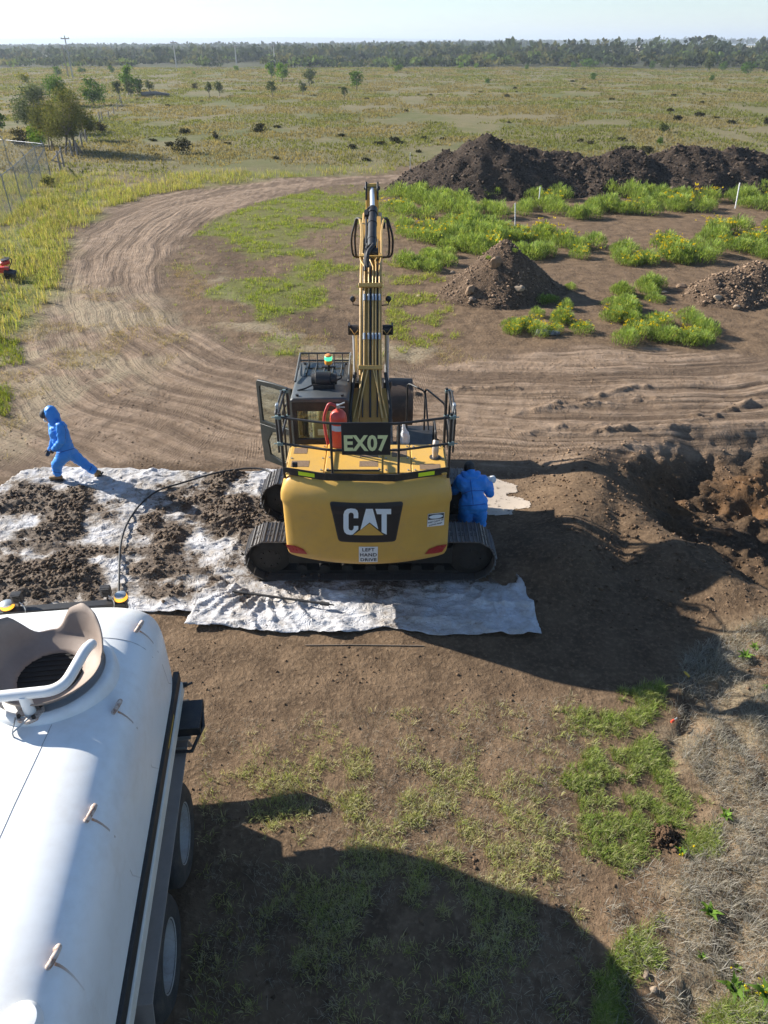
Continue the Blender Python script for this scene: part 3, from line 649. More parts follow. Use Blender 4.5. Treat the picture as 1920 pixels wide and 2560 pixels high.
zz = hgt(x, y) + .02 + .06 * smooth(.55, 1.0, mk) * (.3 + fbm(x, y, .4, 3, 144)) + folds(x, y, 151) * .8
clods('mud_clods', np.stack([x, y, zz + s_ * .3], 1), s_, CLOD, 'dark mud clods heaped on the white fabric sheet', 'mud', 9, col)
# wet slurry puddle beside the tracks
pd = KL([(1062, 1030), (1090, 1037), (1112, 1052), (1118, 1066), (1100, 1072), (1122, 1080), (1148, 1094), (1140, 1108), (1112, 1108), (1105, 1120), (1080, 1116), (1040, 1112), (1020, 1080), (1040, 1050)])
X, Y = np.meshgrid(np.arange(pd[:, 0].min() - .3, pd[:, 0].max() + .3, .03), np.arange(pd[:, 1].min() - .3, pd[:, 1].max() + .3, .03)); x = X.ravel(); y = Y.ravel(); mk = pmask(x, y, pd, .06, .12, 171, .3)
z = hgt(x, y) + .012 ; idx = np.arange(len(x)).reshape(X.shape); F = np.stack([idx[:-1, :-1], idx[:-1, 1:], idx[1:, 1:], idx[1:, :-1]], -1).reshape(-1, 4); F = F[(mk[F] > .5).all(1)]; u_, inv = np.unique(F, return_inverse=True)
m, nt, o = nodes_of('wet_slurry'); p = N(nt, 'ShaderNodeBsdfPrincipled'); v = coords(nt); n2 = noise(nt, 9, 5, .65, v); c = mixc(nt, ramp(nt, n2, .55, .68), (.43, .355, .275), (.10, .075, .055)); nt.links.new(c, p.inputs['Base Color']); p.inputs['Roughness'].default_value = .42
nt.links.new(bump(nt, n2, .3, .02), p.inputs['Normal']); nt.links.new(p.outputs[0], o.inputs['Surface'])
tag(link('puddle', npmesh('puddle', np.stack([x, y, z], 1)[u_], inv.reshape(F.shape), True), m), kind='structure')
# hose, lance, stick
def on_sheet(u, v, h=.075):
    q = K(u, v); return Vector((q.x, q.y, hz(q.x, q.y) + h + float(mud_z(np.array([q.x]), np.array([q.y]))[0])))
hs = [on_sheet(*p_) for p_ in [(258, 1330), (260, 1285), (261, 1240), (262, 1195), (272, 1150), (300, 1105), (340, 1070), (400, 1052), (470, 1035), (540, 1020), (575, 1022), (592, 1035)]]
m_ = MB(); m_.tube(arc_pts(hs, .5, 4), .019, 10); o_ = m_.build('hose', RUB, smooth_=70, origin=(hs[0].x, hs[0].y, 0)); tag(o_, 'black hose curving across the muddy sheet towards the far track', 'hose')
m_ = MB(); m_.cyl(hs[-1], hs[-1] + (hs[-1] - hs[-2]).normalized() * .1, .026, 10); m_.build('hose_coupling', GALV if 'GALV' in globals() else RUB, None, smooth_=40) if False else None
a, b = on_sheet(505, 1292, .13), on_sheet(722, 1322, .13); dv = (b - a).normalized()
m_ = MB(); m_.tube([a, a + dv * .25], .024, 8); m_.tube([a + dv * .25, b - dv * .22], .020, 8); m_.tube([b - dv * .22, b - dv * .08], .032, 8); m_.tube([b - dv * .08, b], .012, 8)
LN = m_.build('spray_lance', RUB, smooth_=50, origin=(a.x, a.y, 0)); tag(LN, 'thin black spray lance lying on the sheet in front of the counterweight', 'lance')
rp = [(K(660, 1395)), (K(760, 1394)), (K(915, 1396))]
m_ = MB(); m_.tube([Vector((p_.x, p_.y, hz(p_.x, p_.y) + .012)) for p_ in rp], .009, 6); tag(m_.build('rod', pm('dusty_rod', (.26, .19, .13), .9), smooth_=50, origin=(rp[0].x, rp[0].y, 0)), 'thin dusty rod half buried in dirt in front of the sheet', 'rod')
# ------------------------------------------------------------------ vegetation
GRASSM = leafmat('grass_blades', .42); LEAFM = leafmat('tree_leaves', .35); WEEDM = leafmat('weed_leaves', .45)
BARK = pm('grey_bark', (.15, .125, .10), .9, nscale=14, amt=.6, bmp=.6, bscale=40)
rng = np.random.default_rng(77)
def scatter(poly, n, seed, dens=None):
    r = np.random.default_rng(seed); P = np.asarray(poly); x = r.uniform(P[:, 0].min(), P[:, 0].max(), n); y = r.uniform(P[:, 1].min(), P[:, 1].max(), n)
    k = inside(x, y, P)
    if dens is not None: k &= r.random(n) < dens(x, y)
    return x[k], y[k]
def grass(name, tufts_xy, per, Lr, Wr, lean, cols, seed, label, spread=.05, droop=.5, cat='grass'):
    """tufts of blades; cols: list of colours picked per tuft"""
    r = np.random.default_rng(seed); x, y = tufts_xy; n = len(x)
    cnt = np.maximum(1, r.poisson(per, n)); ti = np.repeat(np.arange(n), cnt); N_ = len(ti)
    az = r.uniform(0, 2 * np.pi, N_); rad = np.abs(r.normal(0, 1, N_)) * (spread if np.ndim(spread) == 0 else spread[ti])
    px = x[ti] + np.cos(az) * rad; py = y[ti] + np.sin(az) * rad; pz = hgt(px, py) - .004
    sc_ = r.uniform(.6, 1.25, n)[ti]; L = r.uniform(*Lr, N_) * sc_; W = r.uniform(*Wr, N_)
    ln = np.clip(r.normal(lean, .22, N_), .02, .98)
    cs = np.array(cols); base = cs[r.integers(0, len(cs), n)][ti] * .6 + cs[r.integers(0, len(cs), N_)] * .4
    tint = base * r.uniform(.75, 1.25, (N_, 1))
    az2 = az + r.normal(0, .6, N_)
    V, F, T = blades(np.stack([px, py, pz], 1), az2, L, W, ln, tint, droop=droop)
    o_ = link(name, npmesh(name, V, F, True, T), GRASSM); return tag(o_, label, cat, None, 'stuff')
G_GREEN = [(.17, .27, .04), (.22, .31, .06), (.29, .35, .09), (.36, .37, .15), (.42, .40, .24)]
G_YEL = [(.22, .24, .06), (.30, .28, .10), (.16, .20, .04), (.36, .31, .15)]
G_DRY = [(.38, .345, .28), (.30, .27, .215), (.46, .43, .37), (.27, .25, .215), (.38, .36, .325)]
G_STRAW = [(.44, .35, .19), (.38, .30, .16), (.34, .29, .13)]
# bottom right: green clumps
gpl = [[(1230, 1530), (1330, 1540), (1420, 1500), (1410, 1560), (1340, 1590), (1240, 1580)], [(1220, 1680), (1280, 1620), (1350, 1630), (1330, 1680), (1250, 1710)], [(1350, 1640), (1400, 1600), (1450, 1640), (1440, 1700), (1360, 1680)],
       [(1240, 1750), (1300, 1720), (1380, 1740), (1400, 1850), (1340, 1870), (1270, 1840)], [(1360, 1730), (1440, 1700), (1520, 1740), (1480, 1790), (1390, 1780)], [(1490, 1800), (1550, 1790), (1540, 1850), (1480, 1850)],
       [(1370, 2020), (1430, 1990), (1430, 2060), (1380, 2130), (1290, 2120), (1310, 2070)], [(1290, 2150), (1350, 2150), (1340, 2260), (1290, 2240)], [(1530, 2200), (1659, 2140), (1700, 2260), (1540, 2260)], [(1340, 1500), (1420, 1490), (1430, 1540), (1370, 1560)]]
def grown(P, f): return P.mean(0) + (P - P.mean(0)) * f
X, Y = [], []
for i, p_ in enumerate(gpl):
    a, b = scatter(grown(KL(p_), 1.25), 1300, 200 + i, lambda x, y: pmask(x, y, KL(p_), .12, .14, 202, .3) * smooth(.30, .5, fbm(x, y, .14, 3, 201))); X.append(a); Y.append(b)
grass('green_grass', (np.concatenate(X), np.concatenate(Y)), 10, (.05, .14), (.0035, .0065), .55, G_GREEN, 210, 'lush green grass clumps among dry straw, bottom right', .022)
# bottom right: dry straw, lying flat
x, y = scatter(ROUGH, 30000, 220, lambda x, y: .25 + .75 * smooth(.40, .6, fbm(x, y, .5, 3, 221)))
grass('dry_straw', (x, y), 5, (.06, .20), (.003, .006), .86, G_DRY, 222, 'grey dry straw matted over rough soil, bottom right', .03, .2)
# sparse tufts on the bare foreground
FG = KL([(430, 1560), (1250, 1500), (1330, 1650), (1260, 1900), (1300, 2400), (380, 2400), (430, 2000)])
core = KL([(560, 1690), (760, 1640), (1050, 1660), (1190, 1800), (1200, 2050), (1000, 2080), (880, 1990), (620, 2120), (620, 1900)])
x, y = scatter(FG, 16000, 230, lambda x, y: (.16 + .84 * pmask(x, y, core, .5)) * smooth(.38, .58, fbm(x, y, .34, 3, 231)))
grass('sparse_grass', (x, y), 9, (.045, .13), (.003, .006), .66, [(.35, .38, .11), (.47, .45, .19), (.52, .47, .28), (.28, .36, .08), (.56, .50, .34)], 232, 'thin yellow-green grass tufts dotted over the bare foreground', .03)
x, y = scatter(FG, 9000, 240, lambda x, y: .85 * smooth(.33, .58, fbm(x, y, .6, 3, 241)))
grass('straw_litter', (x, y), 2, (.05, .12), (.0025, .004), .93, G_DRY, 242, 'bleached straw litter strewn over the foreground soil', .03, .1)
# grass in the loop of the road
x, y = scatter(ISLAND, 26000, 250, lambda x, y: smooth(.47, .60, fbm(x, y, 2.6, 4, 47) + .34 * pmask(x, y, KL([(450, 480), (600, 420), (860, 410), (850, 470), (700, 500), (640, 540), (640, 660), (580, 690), (500, 640), (460, 560)]), 1.5) - .16) * smooth(.4, .6, fbm(x, y, .7, 3, 251)) + .03)
grass('loop_grass', (x, y), 6, (.06, .20), (.008, .018), .55, [(.24, .33, .05), (.32, .38, .08), (.40, .40, .12), (.19, .28, .04)], 252, 'patchy bright grass inside the bend of the dirt road', .09)
x, y = scatter(KL([(830, 560), (960, 600), (1000, 760), (840, 760)]), 3000, 255, lambda x, y: smooth(.5, .62, fbm(x, y, 1.2, 3, 256)))
grass('trackside_grass', (x, y), 6, (.06, .18), (.008, .016), .55, [(.24, .33, .05), (.32, .37, .08), (.4, .39, .13)], 257, 'green grass patch on the ground just right of the boom', .09)
for nm, poly, sd, cols, lb in (('straw_mulch', KL([(360, 540), (440, 600), (560, 690), (720, 725), (960, 740), (1060, 780), (860, 800), (640, 770), (480, 700), (390, 640)]), 260, G_STRAW, 'straw-coloured cut grass along the inner edge of the road bend'),
                         ('straw_mulch', KL([(-120, 800), (70, 700), (150, 600), (300, 650), (420, 740), (300, 840), (100, 900), (20, 1000), (-120, 1000)]), 262, G_STRAW, 'pale straw scattered over the left side of the dirt road')):
    x, y = scatter(poly, 14000, sd, lambda x, y: .8 * smooth(.45, .65, fbm(x, y, 1.0, 4, sd + 1)))
    grass(nm, (x, y), 3, (.08, .22), (.005, .010), .92, cols, sd + 2, lb, .07, .1)
# left verge: tall seeding grass
x, y = scatter(VERGE, 60000, 270, lambda x, y: (.2 + .8 * smooth(.38, .62, fbm(x, y, 1.5, 3, 271))) * smooth(66, 44, y + 8 * fbm(x, y, 4, 2, 273)))
k = (np.abs(x) < y * .58 + 1.5) & (y < 62); x, y = x[k], y[k]
grass('verge_grass', (x, y), 6, (.15, .50), (.012, .026), .38, [(.35, .355, .09), (.43, .365, .17), (.26, .335, .06), (.45, .39, .23), (.22, .30, .05), (.40, .36, .12)], 272, 'tall yellow-green seeding grass along the outer edge of the road', .14)
x, y = scatter(KL([(-60, 730), (40, 735), (50, 790), (-60, 800)]), 700, 275); x2, y2 = scatter(KL([(-60, 830), (22, 835), (26, 905), (-60, 910)]), 700, 276)
grass('edge_grass', (np.concatenate([x, x2]), np.concatenate([y, y2])), 6, (.08, .24), (.008, .015), .5, [(.22, .28, .04), (.30, .30, .06), (.16, .24, .04)], 277, 'green grass clumps at the left edge beside the dirt road', .08)
# paddock: clumps thinning with distance
r = np.random.default_rng(280); n = 92000
yy = 54 * (330 / 54) ** (r.random(n) ** .8); xx = r.uniform(-1, 1, n) * (yy * .85 + 12)
k = (fbm(xx, yy * .6, 5, 4, 281) > .40) & ~((yy < 58) & (xx > -15)); xx, yy = xx[k], yy[k]
sp = .10 + .0016 * yy
def pad_grass():
    r = np.random.default_rng(282); N_ = len(xx) * 5; ti = np.repeat(np.arange(len(xx)), 5); az = r.uniform(0, 6.28, N_); rad = np.abs(r.normal(0, 1, N_)) * sp[ti] * 2.2
    px = xx[ti] + np.cos(az) * rad; py = yy[ti] + np.sin(az) * rad; P = np.stack([px, py, hgt(px, py) - .01], 1)
    L = r.uniform(.10, .34, N_) * (.7 + .003 * yy[ti]); W = (.03 + .0007 * yy[ti]) * r.uniform(.7, 1.4, N_)
    gsel = smooth(.44, .58, fbm(xx, yy, 9, 4, 283))[ti][:, None]
    c = (np.array([.25, .21, .105]) * (1 - gsel) + np.array([.18, .195, .06]) * gsel) * r.uniform(.85, 1.15, (N_, 1))
    V, F, T = blades(P, az, L, W, np.clip(r.normal(.45, .2, N_), .05, .95), c)
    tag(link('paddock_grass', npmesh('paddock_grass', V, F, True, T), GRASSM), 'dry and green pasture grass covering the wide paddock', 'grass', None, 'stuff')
pad_grass()

# ---- leafy crowns ---------------------------------------------------------
def leaf_cloud(centres, radii, n, size, cols, seed, up=.25):
    r = np.random.default_rng(seed); C = np.asarray(centres, float); Rr = np.asarray(radii, float); w_ = (Rr[:, 0] * Rr[:, 1] * Rr[:, 2]) ** .67; w_ = w_ / w_.sum()
    ci = r.choice(len(C), n, p=w_); d = r.normal(size=(n, 3)); d /= np.linalg.norm(d, axis=1)[:, None]
    rad = r.random(n) ** .5 * (1 + .35 * (r.random(n) < .12)); P = C[ci] + d * rad[:, None] * Rr[ci]
    a = r.normal(size=(n, 3)); a /= np.linalg.norm(a, axis=1)[:, None]; b = np.cross(a, r.normal(size=(n, 3))); b /= np.linalg.norm(b, axis=1)[:, None]
    s_ = size * r.uniform(.6, 1.4, n)[:, None]
    V = np.stack([P - a * s_ - b * s_ * .2, P + b * s_ * .55, P + a * s_, P - b * s_ * .55], 1).reshape(-1, 3)
    F = (np.arange(n)[:, None] * 4 + np.array([[0, 1, 2, 3]]))
    cs = np.array(cols); T = cs[r.integers(0, len(cs), len(C))][ci] * .55 + cs[r.integers(0, len(cs), n)] * .45
    T = np.repeat(T * r.uniform(.7, 1.3, (n, 1)), 4, 0)
    return V, F, T
CT = {'grey': [(.10, .13, .075), (.13, .16, .10), (.085, .11, .06)], 'olive': [(.11, .125, .04), (.15, .155, .055), (.09, .11, .04), (.17, .165, .06)], 'green': [(.075, .15, .02), (.11, .19, .03), (.06, .11, .02)],
      'bright': [(.13, .24, .025), (.17, .27, .04), (.09, .18, .02)], 'yellow': [(.30, .27, .03), (.24, .25, .04), (.16, .2, .03)], 'dark': [(.040, .042, .022), (.055, .052, .03), (.03, .034, .02)], 'dull': [(.075, .10, .045), (.10, .12, .05)]}
def tree(name, p, H_, W_, kind, label, seed, trunk=.35, cat='tree', group=None, leaves=None, lobes=9, lean=0.0, stems=1):
    r = np.random.default_rng(seed); o_ = empty(name, p, label, cat, group); W_ *= 1.25; trunk *= .65
    ch = H_ * (1 - trunk); m_ = MB(); tips = []
    for s_ in range(stems):
        b0 = Vector((r.normal(0, .12) * W_ * (stems > 1), r.normal(0, .12) * W_ * (stems > 1), -.1)); top = Vector((lean * H_ + r.normal(0, .05) * W_, r.normal(0, .05) * W_, H_ * (trunk + .35))); tr = max(.02, H_ * .022) / (stems ** .4)
        mid = b0.lerp(top, .5) + Vector((r.normal(0, .03) * H_, r.normal(0, .03) * H_, 0)); m_.tube([b0, mid, top], [tr * 1.3, tr, tr * .45], 7); tips.append((mid, top))
    cs, rr = [], []
    lobes = int(lobes * 1.8)
    for k in range(lobes):
        a = r.uniform(0, 6.28); q = math.sqrt(r.random()); h = r.uniform(.12, .88); wv = math.sin(math.pi * min(max(h, .1), .9)) ** .6
        c_ = Vector((lean * H_ * (trunk + h) + math.cos(a) * q * W_ * .36 * wv, math.sin(a) * q * W_ * .36 * wv, H_ * trunk + ch * h)); cs.append(c_); s0 = W_ * r.uniform(.13, .26); rr.append((s0, s0, min(s0 * r.uniform(.7, 1.0), ch * .32)))
        mid, top = tips[k % len(tips)]; st_ = mid.lerp(top, r.uniform(0, .8)); m_.tube([st_ + Vector((0, 0, 0)), st_.lerp(c_, .6) + Vector((0, 0, -.02 * H_)), c_], [H_ * .008, H_ * .005, H_ * .002], 5)
    m_.v = [tuple(Vector(v_) + Vector(p)) for v_ in m_.v]
    m_.build('trunk', BARK, o_, smooth_=60)
    px_ = max(p[1], 20); nl = leaves or int(min(8000, max(500, 7.0e6 * (W_ * H_) / px_ ** 2 / 4.5))); size = math.sqrt(W_ * ch / nl) * 1.55
    V, F, T = leaf_cloud([tuple(c_) for c_ in cs], rr, nl, size, CT[kind], seed + 1)
    V[:, 2] = np.maximum(V[:, 2], .02)
    link('crown', npmesh('crown', V, F, False, T), LEAFM, o_)
    return o_
def Z7(x, y): return x * .5787, 60 + y * .5787
def Z8(x, y): return 960 + x * .5787, 60 + y * .5787
def placed(zf, xb, yb, yt, wz, kind, label, seed, **kw):
    u, v = zf(xb, yb); p_ = gp(u, v); p_ = Vector((p_.x, p_.y, hz(p_.x, p_.y)))
    ut, vt = zf(xb, yt); H_ = gy(ut, vt, p_.y).z - p_.z; dep = p_.y * _c + CAM_H * _s; W_ = wz * .5787 / FPX * dep
    return tree(kw.pop('name', 'tree'), p_, max(H_, .3), W_ * (1.3 if 'clump' in label else 1.0), kind, label, seed, **kw)
GT = 'trees along the old wire fence'; GP = 'trees scattered over the paddock'; GS = 'shrubs scattered over the paddock'
L7 = [(165, 470, 262, 125, 'grey', 'blue-grey leaved tree at the left side of the fence-corner clump', dict(trunk=.2, group=GT, lobes=14)),
      (245, 545, 330, 110, 'olive', 'dense olive-brown tree at the front of the fence-corner clump', dict(trunk=.22, group=GT, lobes=14, stems=3)),
      (315, 560, 278, 150, 'olive', 'broad olive tree at the right side of the fence-corner clump', dict(trunk=.3, group=GT, lobes=18, stems=3)),
      (375, 505, 355, 80, 'olive', 'small drooping olive tree right of the fence-corner clump', dict(trunk=.35, group=GT, lobes=8)),
      (180, 530, 430, 90, 'bright', 'light green low tree at the foot of the fence-corner clump', dict(trunk=.1, group=GT)),
      (250, 350, 235, 90, 'green', 'green topped tree showing above the fence-corner clump', dict(trunk=.3, group=GT)),
      (265, 345, 262, 60, 'yellow', 'yellow flowering tree showing above the fence-corner clump', dict(trunk=.3, group=GT)),
      (408, 345, 235, 82, 'green', 'rounded bright green tree standing right of the fence-corner clump', dict(trunk=.22, group=GT)),
      (556, 300, 178, 62, 'bright', 'tallest bright green tree on the far fence line', dict(trunk=.3, group=GT)),
      (598, 302, 235, 52, 'green', 'low green tree right of the tallest one on the far fence line', dict(trunk=.15, group=GT)),
      (562, 305, 245, 40, 'dull', 'dull green bushy tree under the tallest one on the far fence line', dict(trunk=.15, group=GT)),
      (518, 330, 248, 46, 'dull', 'slim-stemmed dull tree left of the tallest one on the far fence line', dict(trunk=.5, group=GT)),
      (645, 292, 240, 42, 'dull', 'small grey tree beside the fallen logs on the far fence line', dict(trunk=.4, group=GT)),
      (107, 265, 212, 52, 'yellow', 'yellow-green thin tree far left, behind the fence-corner clump', dict(trunk=.5, group=GP)),
      (2, 470, 322, 62, 'green', 'dark green tree cut off by the left edge', dict(trunk=.15, group=GT)),
      (92, 530, 455, 60, 'dark', 'dark bare-looking bush left of the fence-corner clump', dict(trunk=.1, name='bush', cat='bush')),
      (795, 560, 495, 78, 'dark', 'dark dense shrub alone in the near paddock', dict(trunk=.05, name='shrub', cat='shrub', group=GS)),
      (935, 503, 462, 32, 'dark', 'small dark dead-looking shrub right of the dense one', dict(trunk=.2, name='shrub', cat='shrub', group=GS)),
      (1120, 456, 430, 66, 'dark', 'flat dark spreading shrub in the middle paddock', dict(trunk=.03, name='shrub', cat='shrub', group=GS)),
      (1170, 240, 165, 46, 'bright', 'left one of the pair of bright trees in mid paddock', dict(trunk=.35, group=GP)),
      (1222, 248, 168, 56, 'bright', 'right one of the pair of bright trees in mid paddock', dict(trunk=.3, group=GP)),
      (1338, 265, 190, 52, 'dull', 'loose grey-green tree right of the bright pair', dict(trunk=.35, group=GP)),
      (1177, 312, 245, 46, 'dull', 'thin-stemmed small tree below the bright pair', dict(trunk=.5, group=GP)),
      (1308, 305, 245, 40, 'dull', 'thin-stemmed small tree below the loose grey-green one', dict(trunk=.5, group=GP)),
      (1540, 278, 205, 62, 'green', 'vase-shaped green tree left of the boom in mid paddock', dict(trunk=.35, group=GP)),
      (905, 315, 250, 30, 'dull', 'left one of two faint saplings in mid paddock', dict(trunk=.5, group=GP)),
      (948, 305, 250, 40, 'dull', 'right one of two faint saplings in mid paddock', dict(trunk=.4, group=GP)),
      (842, 276, 255, 28, 'dark', 'dark stump-like shrub left of the two faint saplings', dict(trunk=.05, name='shrub', cat='shrub', group=GS)),
      (838, 223, 205, 18, 'bright', 'tiny bright bush far out, above the dark stump-like shrub', dict(trunk=.05, name='bush', cat='bush', group=GS)),
      (1020, 206, 178, 26, 'bright', 'small bright round tree at the far paddock edge', dict(trunk=.2, group=GP)),
      (1487, 318, 270, 28, 'dull', 'small dull sapling left of the vase-shaped tree', dict(trunk=.3, group=GP)),
      (250, 220, 185, 42, 'green', 'round green bush near the foot of the nearest power pole', dict(trunk=.05, name='bush', cat='bush', group=GS)),
      (482, 212, 182, 30, 'green', 'round green bush far out, above the slim-stemmed fence tree', dict(trunk=.05, name='bush', cat='bush', group=GS)),
      (355, 212, 185, 32, 'green', 'green bush far out, right of the nearest power pole', dict(trunk=.05, name='bush', cat='bush', group=GS)),
      (215, 700, 655, 50, 'olive', 'low olive bush at the foot of the chain-link fence corner', dict(trunk=.02, name='bush', cat='bush')),
      (435, 470, 425, 55, 'dark', 'dark scrubby bush against the old wire fence posts', dict(trunk=.03, name='bush', cat='bush', group=GT))]
for i, (xb, yb, yt, wz, kd, lb, kw) in enumerate(L7): placed(Z7, xb, yb, yt, wz, kd, lb, 300 + 3 * i, **kw)
L8 = [(62, 216, 172, 40, 'green', 'round green tree just right of the boom line, far paddock', dict(trunk=.2)), (447, 262, 235, 24, 'green', 'small green tree far out behind the dark stockpile peak', dict(trunk=.25)),
      (903, 239, 207, 32, 'green', 'lone round green tree in the middle of the right far paddock', dict(trunk=.15)), (1413, 249, 218, 27, 'green', 'small round tree in the far right paddock', dict(trunk=.15)),
      (1570, 214, 165, 52, 'green', 'large dark green tree near the right edge, far paddock', dict(trunk=.15)), (332, 196, 165, 22, 'bright', 'thin bright tree at the paddock edge, left of two', dict(trunk=.2)),
      (398, 196, 168, 20, 'bright', 'thin bright tree at the paddock edge, right of two', dict(trunk=.2)), (618, 198, 175, 22, 'green', 'small green tree at the paddock edge above the stockpile middle', dict(trunk=.15)),
      (817, 191, 165, 27, 'green', 'round green tree at the paddock edge left of the dark pair', dict(trunk=.15)), (890, 188, 148, 84, 'green', 'wide dark green tree at the far paddock edge', dict(trunk=.1)),
      (1220, 193, 155, 32, 'dull', 'left one of a dull pair at the far right paddock edge', dict(trunk=.2)), (1252, 193, 152, 27, 'dull', 'right one of a dull pair at the far right paddock edge', dict(trunk=.2)),
      (1155, 191, 160, 27, 'green', 'small tree just left of the dull pair at the paddock edge', dict(trunk=.2)), (1396, 206, 128, 48, 'dull', 'tall brownish tree at the far right paddock edge', dict(trunk=.3)),
      (1463, 196, 160, 36, 'green', 'green tree between the tall brownish one and the right edge', dict(trunk=.2)), (1645, 203, 150, 52, 'dull', 'dull tree touching the right edge, far paddock', dict(trunk=.2)),
      (1190, 527, 490, 30, 'green', 'small leafy bush just behind the dark stockpile crest', dict(trunk=.3, name='bush', cat='bush')), (848, 512, 498, 28, 'dark', 'low dark shrub behind the dip in the stockpile row', dict(trunk=.03, name='shrub', cat='shrub')),
      (1650, 440, 405, 30, 'dark', 'dark shrub at the right edge of the near paddock', dict(trunk=.05, name='shrub', cat='shrub')), (1205, 470, 425, 45, 'dull', 'loose dull shrub behind the right-hand stockpiles', dict(trunk=.05, name='shrub', cat='shrub'))]
for i, (xb, yb, yt, wz, kd, lb, kw) in enumerate(L8): placed(Z8, xb, yb, yt, wz, kd, lb, 500 + 3 * i, group=GS if kw.get('name') else GP, **kw)
# dark tussocks: low dead clumps dotted over the paddock
tus = []
r = np.random.default_rng(600)
for i in range(3):
    V, F, T = leaf_cloud([(r.normal(0, .12), r.normal(0, .1), .14 + .05 * r.random()) for _ in range(5)], [(.32, .28, .16)] * 5, 260, .10, CT['dark'] + [(.08, .075, .035)], 601 + i)
    V[:, 2] = np.maximum(V[:, 2], 0); me = npmesh('tussock', V, F, False, T); me.materials.append(LEAFM); tus.append(me)
cnt = 0
while cnt < 85:
    y = 60 * (230 / 60) ** r.random(); x = r.uniform(-.5, .62) * y
    if fbm(np.array([x]), np.array([y]), 14, 3, 602)[0] < .47 or (x < -.3 * y and y < 90): continue
    o_ = link('tussock', tus[cnt % 3], None, None, (x, y, hz(x, y) - .02)); s_ = r.uniform(.5, 1.35); o_.scale = (s_ * r.uniform(.8, 1.5), s_, s_ * r.uniform(.7, 1.1)); o_.rotation_euler[2] = r.uniform(0, 6.28)
    tag(o_, 'low dark tussock dotted over the open paddock', 'tussock', 'dark tussocks in the paddock'); cnt += 1

# ---- weeds on the work ground --------------------------------------------
def weed_mesh(seed, flowers):
    r = np.random.default_rng(seed); n = 900; az = r.uniform(0, 6.28, n); rad = .33 * r.random(n) ** .6; P = np.stack([np.cos(az) * rad, np.sin(az) * rad, .36 * np.sqrt(np.clip(1 - (rad / .36) ** 2, 0, 1)) * r.random(n) ** .55 * (.75 + .5 * vnoise(np.cos(az) * rad * 9, np.sin(az) * rad * 9, seed))], 1)
    c = np.array([(.20, .30, .06), (.27, .37, .09), (.34, .41, .14)])[r.integers(0, 3, n)] * r.uniform(.7, 1.3, (n, 1))
    V, F, T = blades(P, az + r.normal(0, .5, n), r.uniform(.06, .15, n), r.uniform(.008, .015, n), np.clip(r.normal(.45, .25, n), .05, .95), c)
    me = npmesh('weed_bush', V, F, True, T); me.materials.append(WEEDM)
    fl = None
    if flowers:
        V, F, T = leaf_cloud([(r.normal(0, .2), r.normal(0, .2), r.uniform(.3, .46)) for _ in range(16)], [(.045, .045, .03)] * 16, 130, .021, [(.62, .48, .02), (.55, .42, .02)], seed + 1); fl = npmesh('flower_heads', V, F, False, T); fl.materials.append(WEEDM)
    return me, fl
WM = [weed_mesh(700 + i, False) for i in range(4)] + [weed_mesh(720 + i, True) for i in range(3)]
def weed(x, y, s_, flower, label, group, r):
    me, fl = WM[r.integers(4, 7) if flower else r.integers(0, 4)]
    o_ = link('weed_bush', me, None, None, (x, y, hz(x, y) - .02)); o_.scale = (s_ * r.uniform(.9, 1.25), s_ * r.uniform(.9, 1.2), s_ * r.uniform(.75, 1.05)); o_.rotation_euler[2] = r.uniform(0, 6.28); tag(o_, label, 'weed', group)
    if fl: tag(link('flower_heads', fl, None, o_), kind='stuff')
r = np.random.default_rng(730)
WZ = [(KL([(840, 415), (1010, 425), (1200, 430), (1400, 408), (1659, 395), (1720, 400), (1720, 455), (1500, 458), (1200, 475), (850, 470)]), 105, .08, (.8, 1.35), 'feathery green weed in the strip at the foot of the dark stockpiles', 'weeds along the stockpiles'),
      (KL([(860, 500), (1000, 485), (1180, 495), (1320, 530), (1659, 480), (1720, 500), (1720, 555), (1480, 570), (1340, 580), (1250, 560), (1150, 560), (1000, 560), (960, 590), (870, 580)]), 115, .16, (.7, 1.2), 'feathery green weed in the belt behind the lone gravel mound', 'weeds behind the gravel mound'),
      (KL([(1280, 625), (1420, 620), (1430, 680), (1300, 670)]), 12, 0.0, (.8, 1.15), 'green weed bush right of the lone gravel mound', 'weeds right of the gravel mound'),
      (KL([(1290, 680), (1380, 670), (1540, 700), (1545, 740), (1350, 745), (1290, 720)]), 20, .15, (.75, 1.1), 'green weed bush at the edge of the right-hand track', 'weeds at the track edge'),
      (KL([(1080, 695), (1150, 680), (1260, 700), (1255, 725), (1150, 730), (1075, 720)]), 12, .65, (.6, .95), 'yellow flowering weed in front of the lone gravel mound', 'flowering weeds in front of the mound'),
      (KL([(1150, 640), (1240, 620), (1250, 660), (1170, 680)]), 6, 0.0, (.5, .8), 'small green weed on the right foot of the lone gravel mound', 'weeds on the mound foot'),
      (KL([(1580, 620), (1700, 600), (1700, 640), (1590, 655)]), 7, .2, (.6, .9), 'green weed growing on the low rubbly mound', 'weeds on the rubbly mound')]
for P_, n_, fp, sr, lb, gr in WZ:
    c_ = 0; guard = 0
    while c_ < n_ and guard < 20000:
        guard += 1; x = r.uniform(P_[:, 0].min(), P_[:, 0].max()); y = r.uniform(P_[:, 1].min(), P_[:, 1].max())
        if not inside(np.array([x]), np.array([y]), P_)[0] or (n_ > 50 and fbm(np.array([x]), np.array([y]), 1.8, 2, 731)[0] < .36): continue
        f_ = r.random() < fp; weed(x, y, r.uniform(*sr) * (1.65 if y > 30 else 1.2), f_, ('yellow-flowered ' + lb.replace('feathery green ', '').replace('green ', '')) if f_ and 'yellow' not in lb else lb, gr, r); c_ += 1
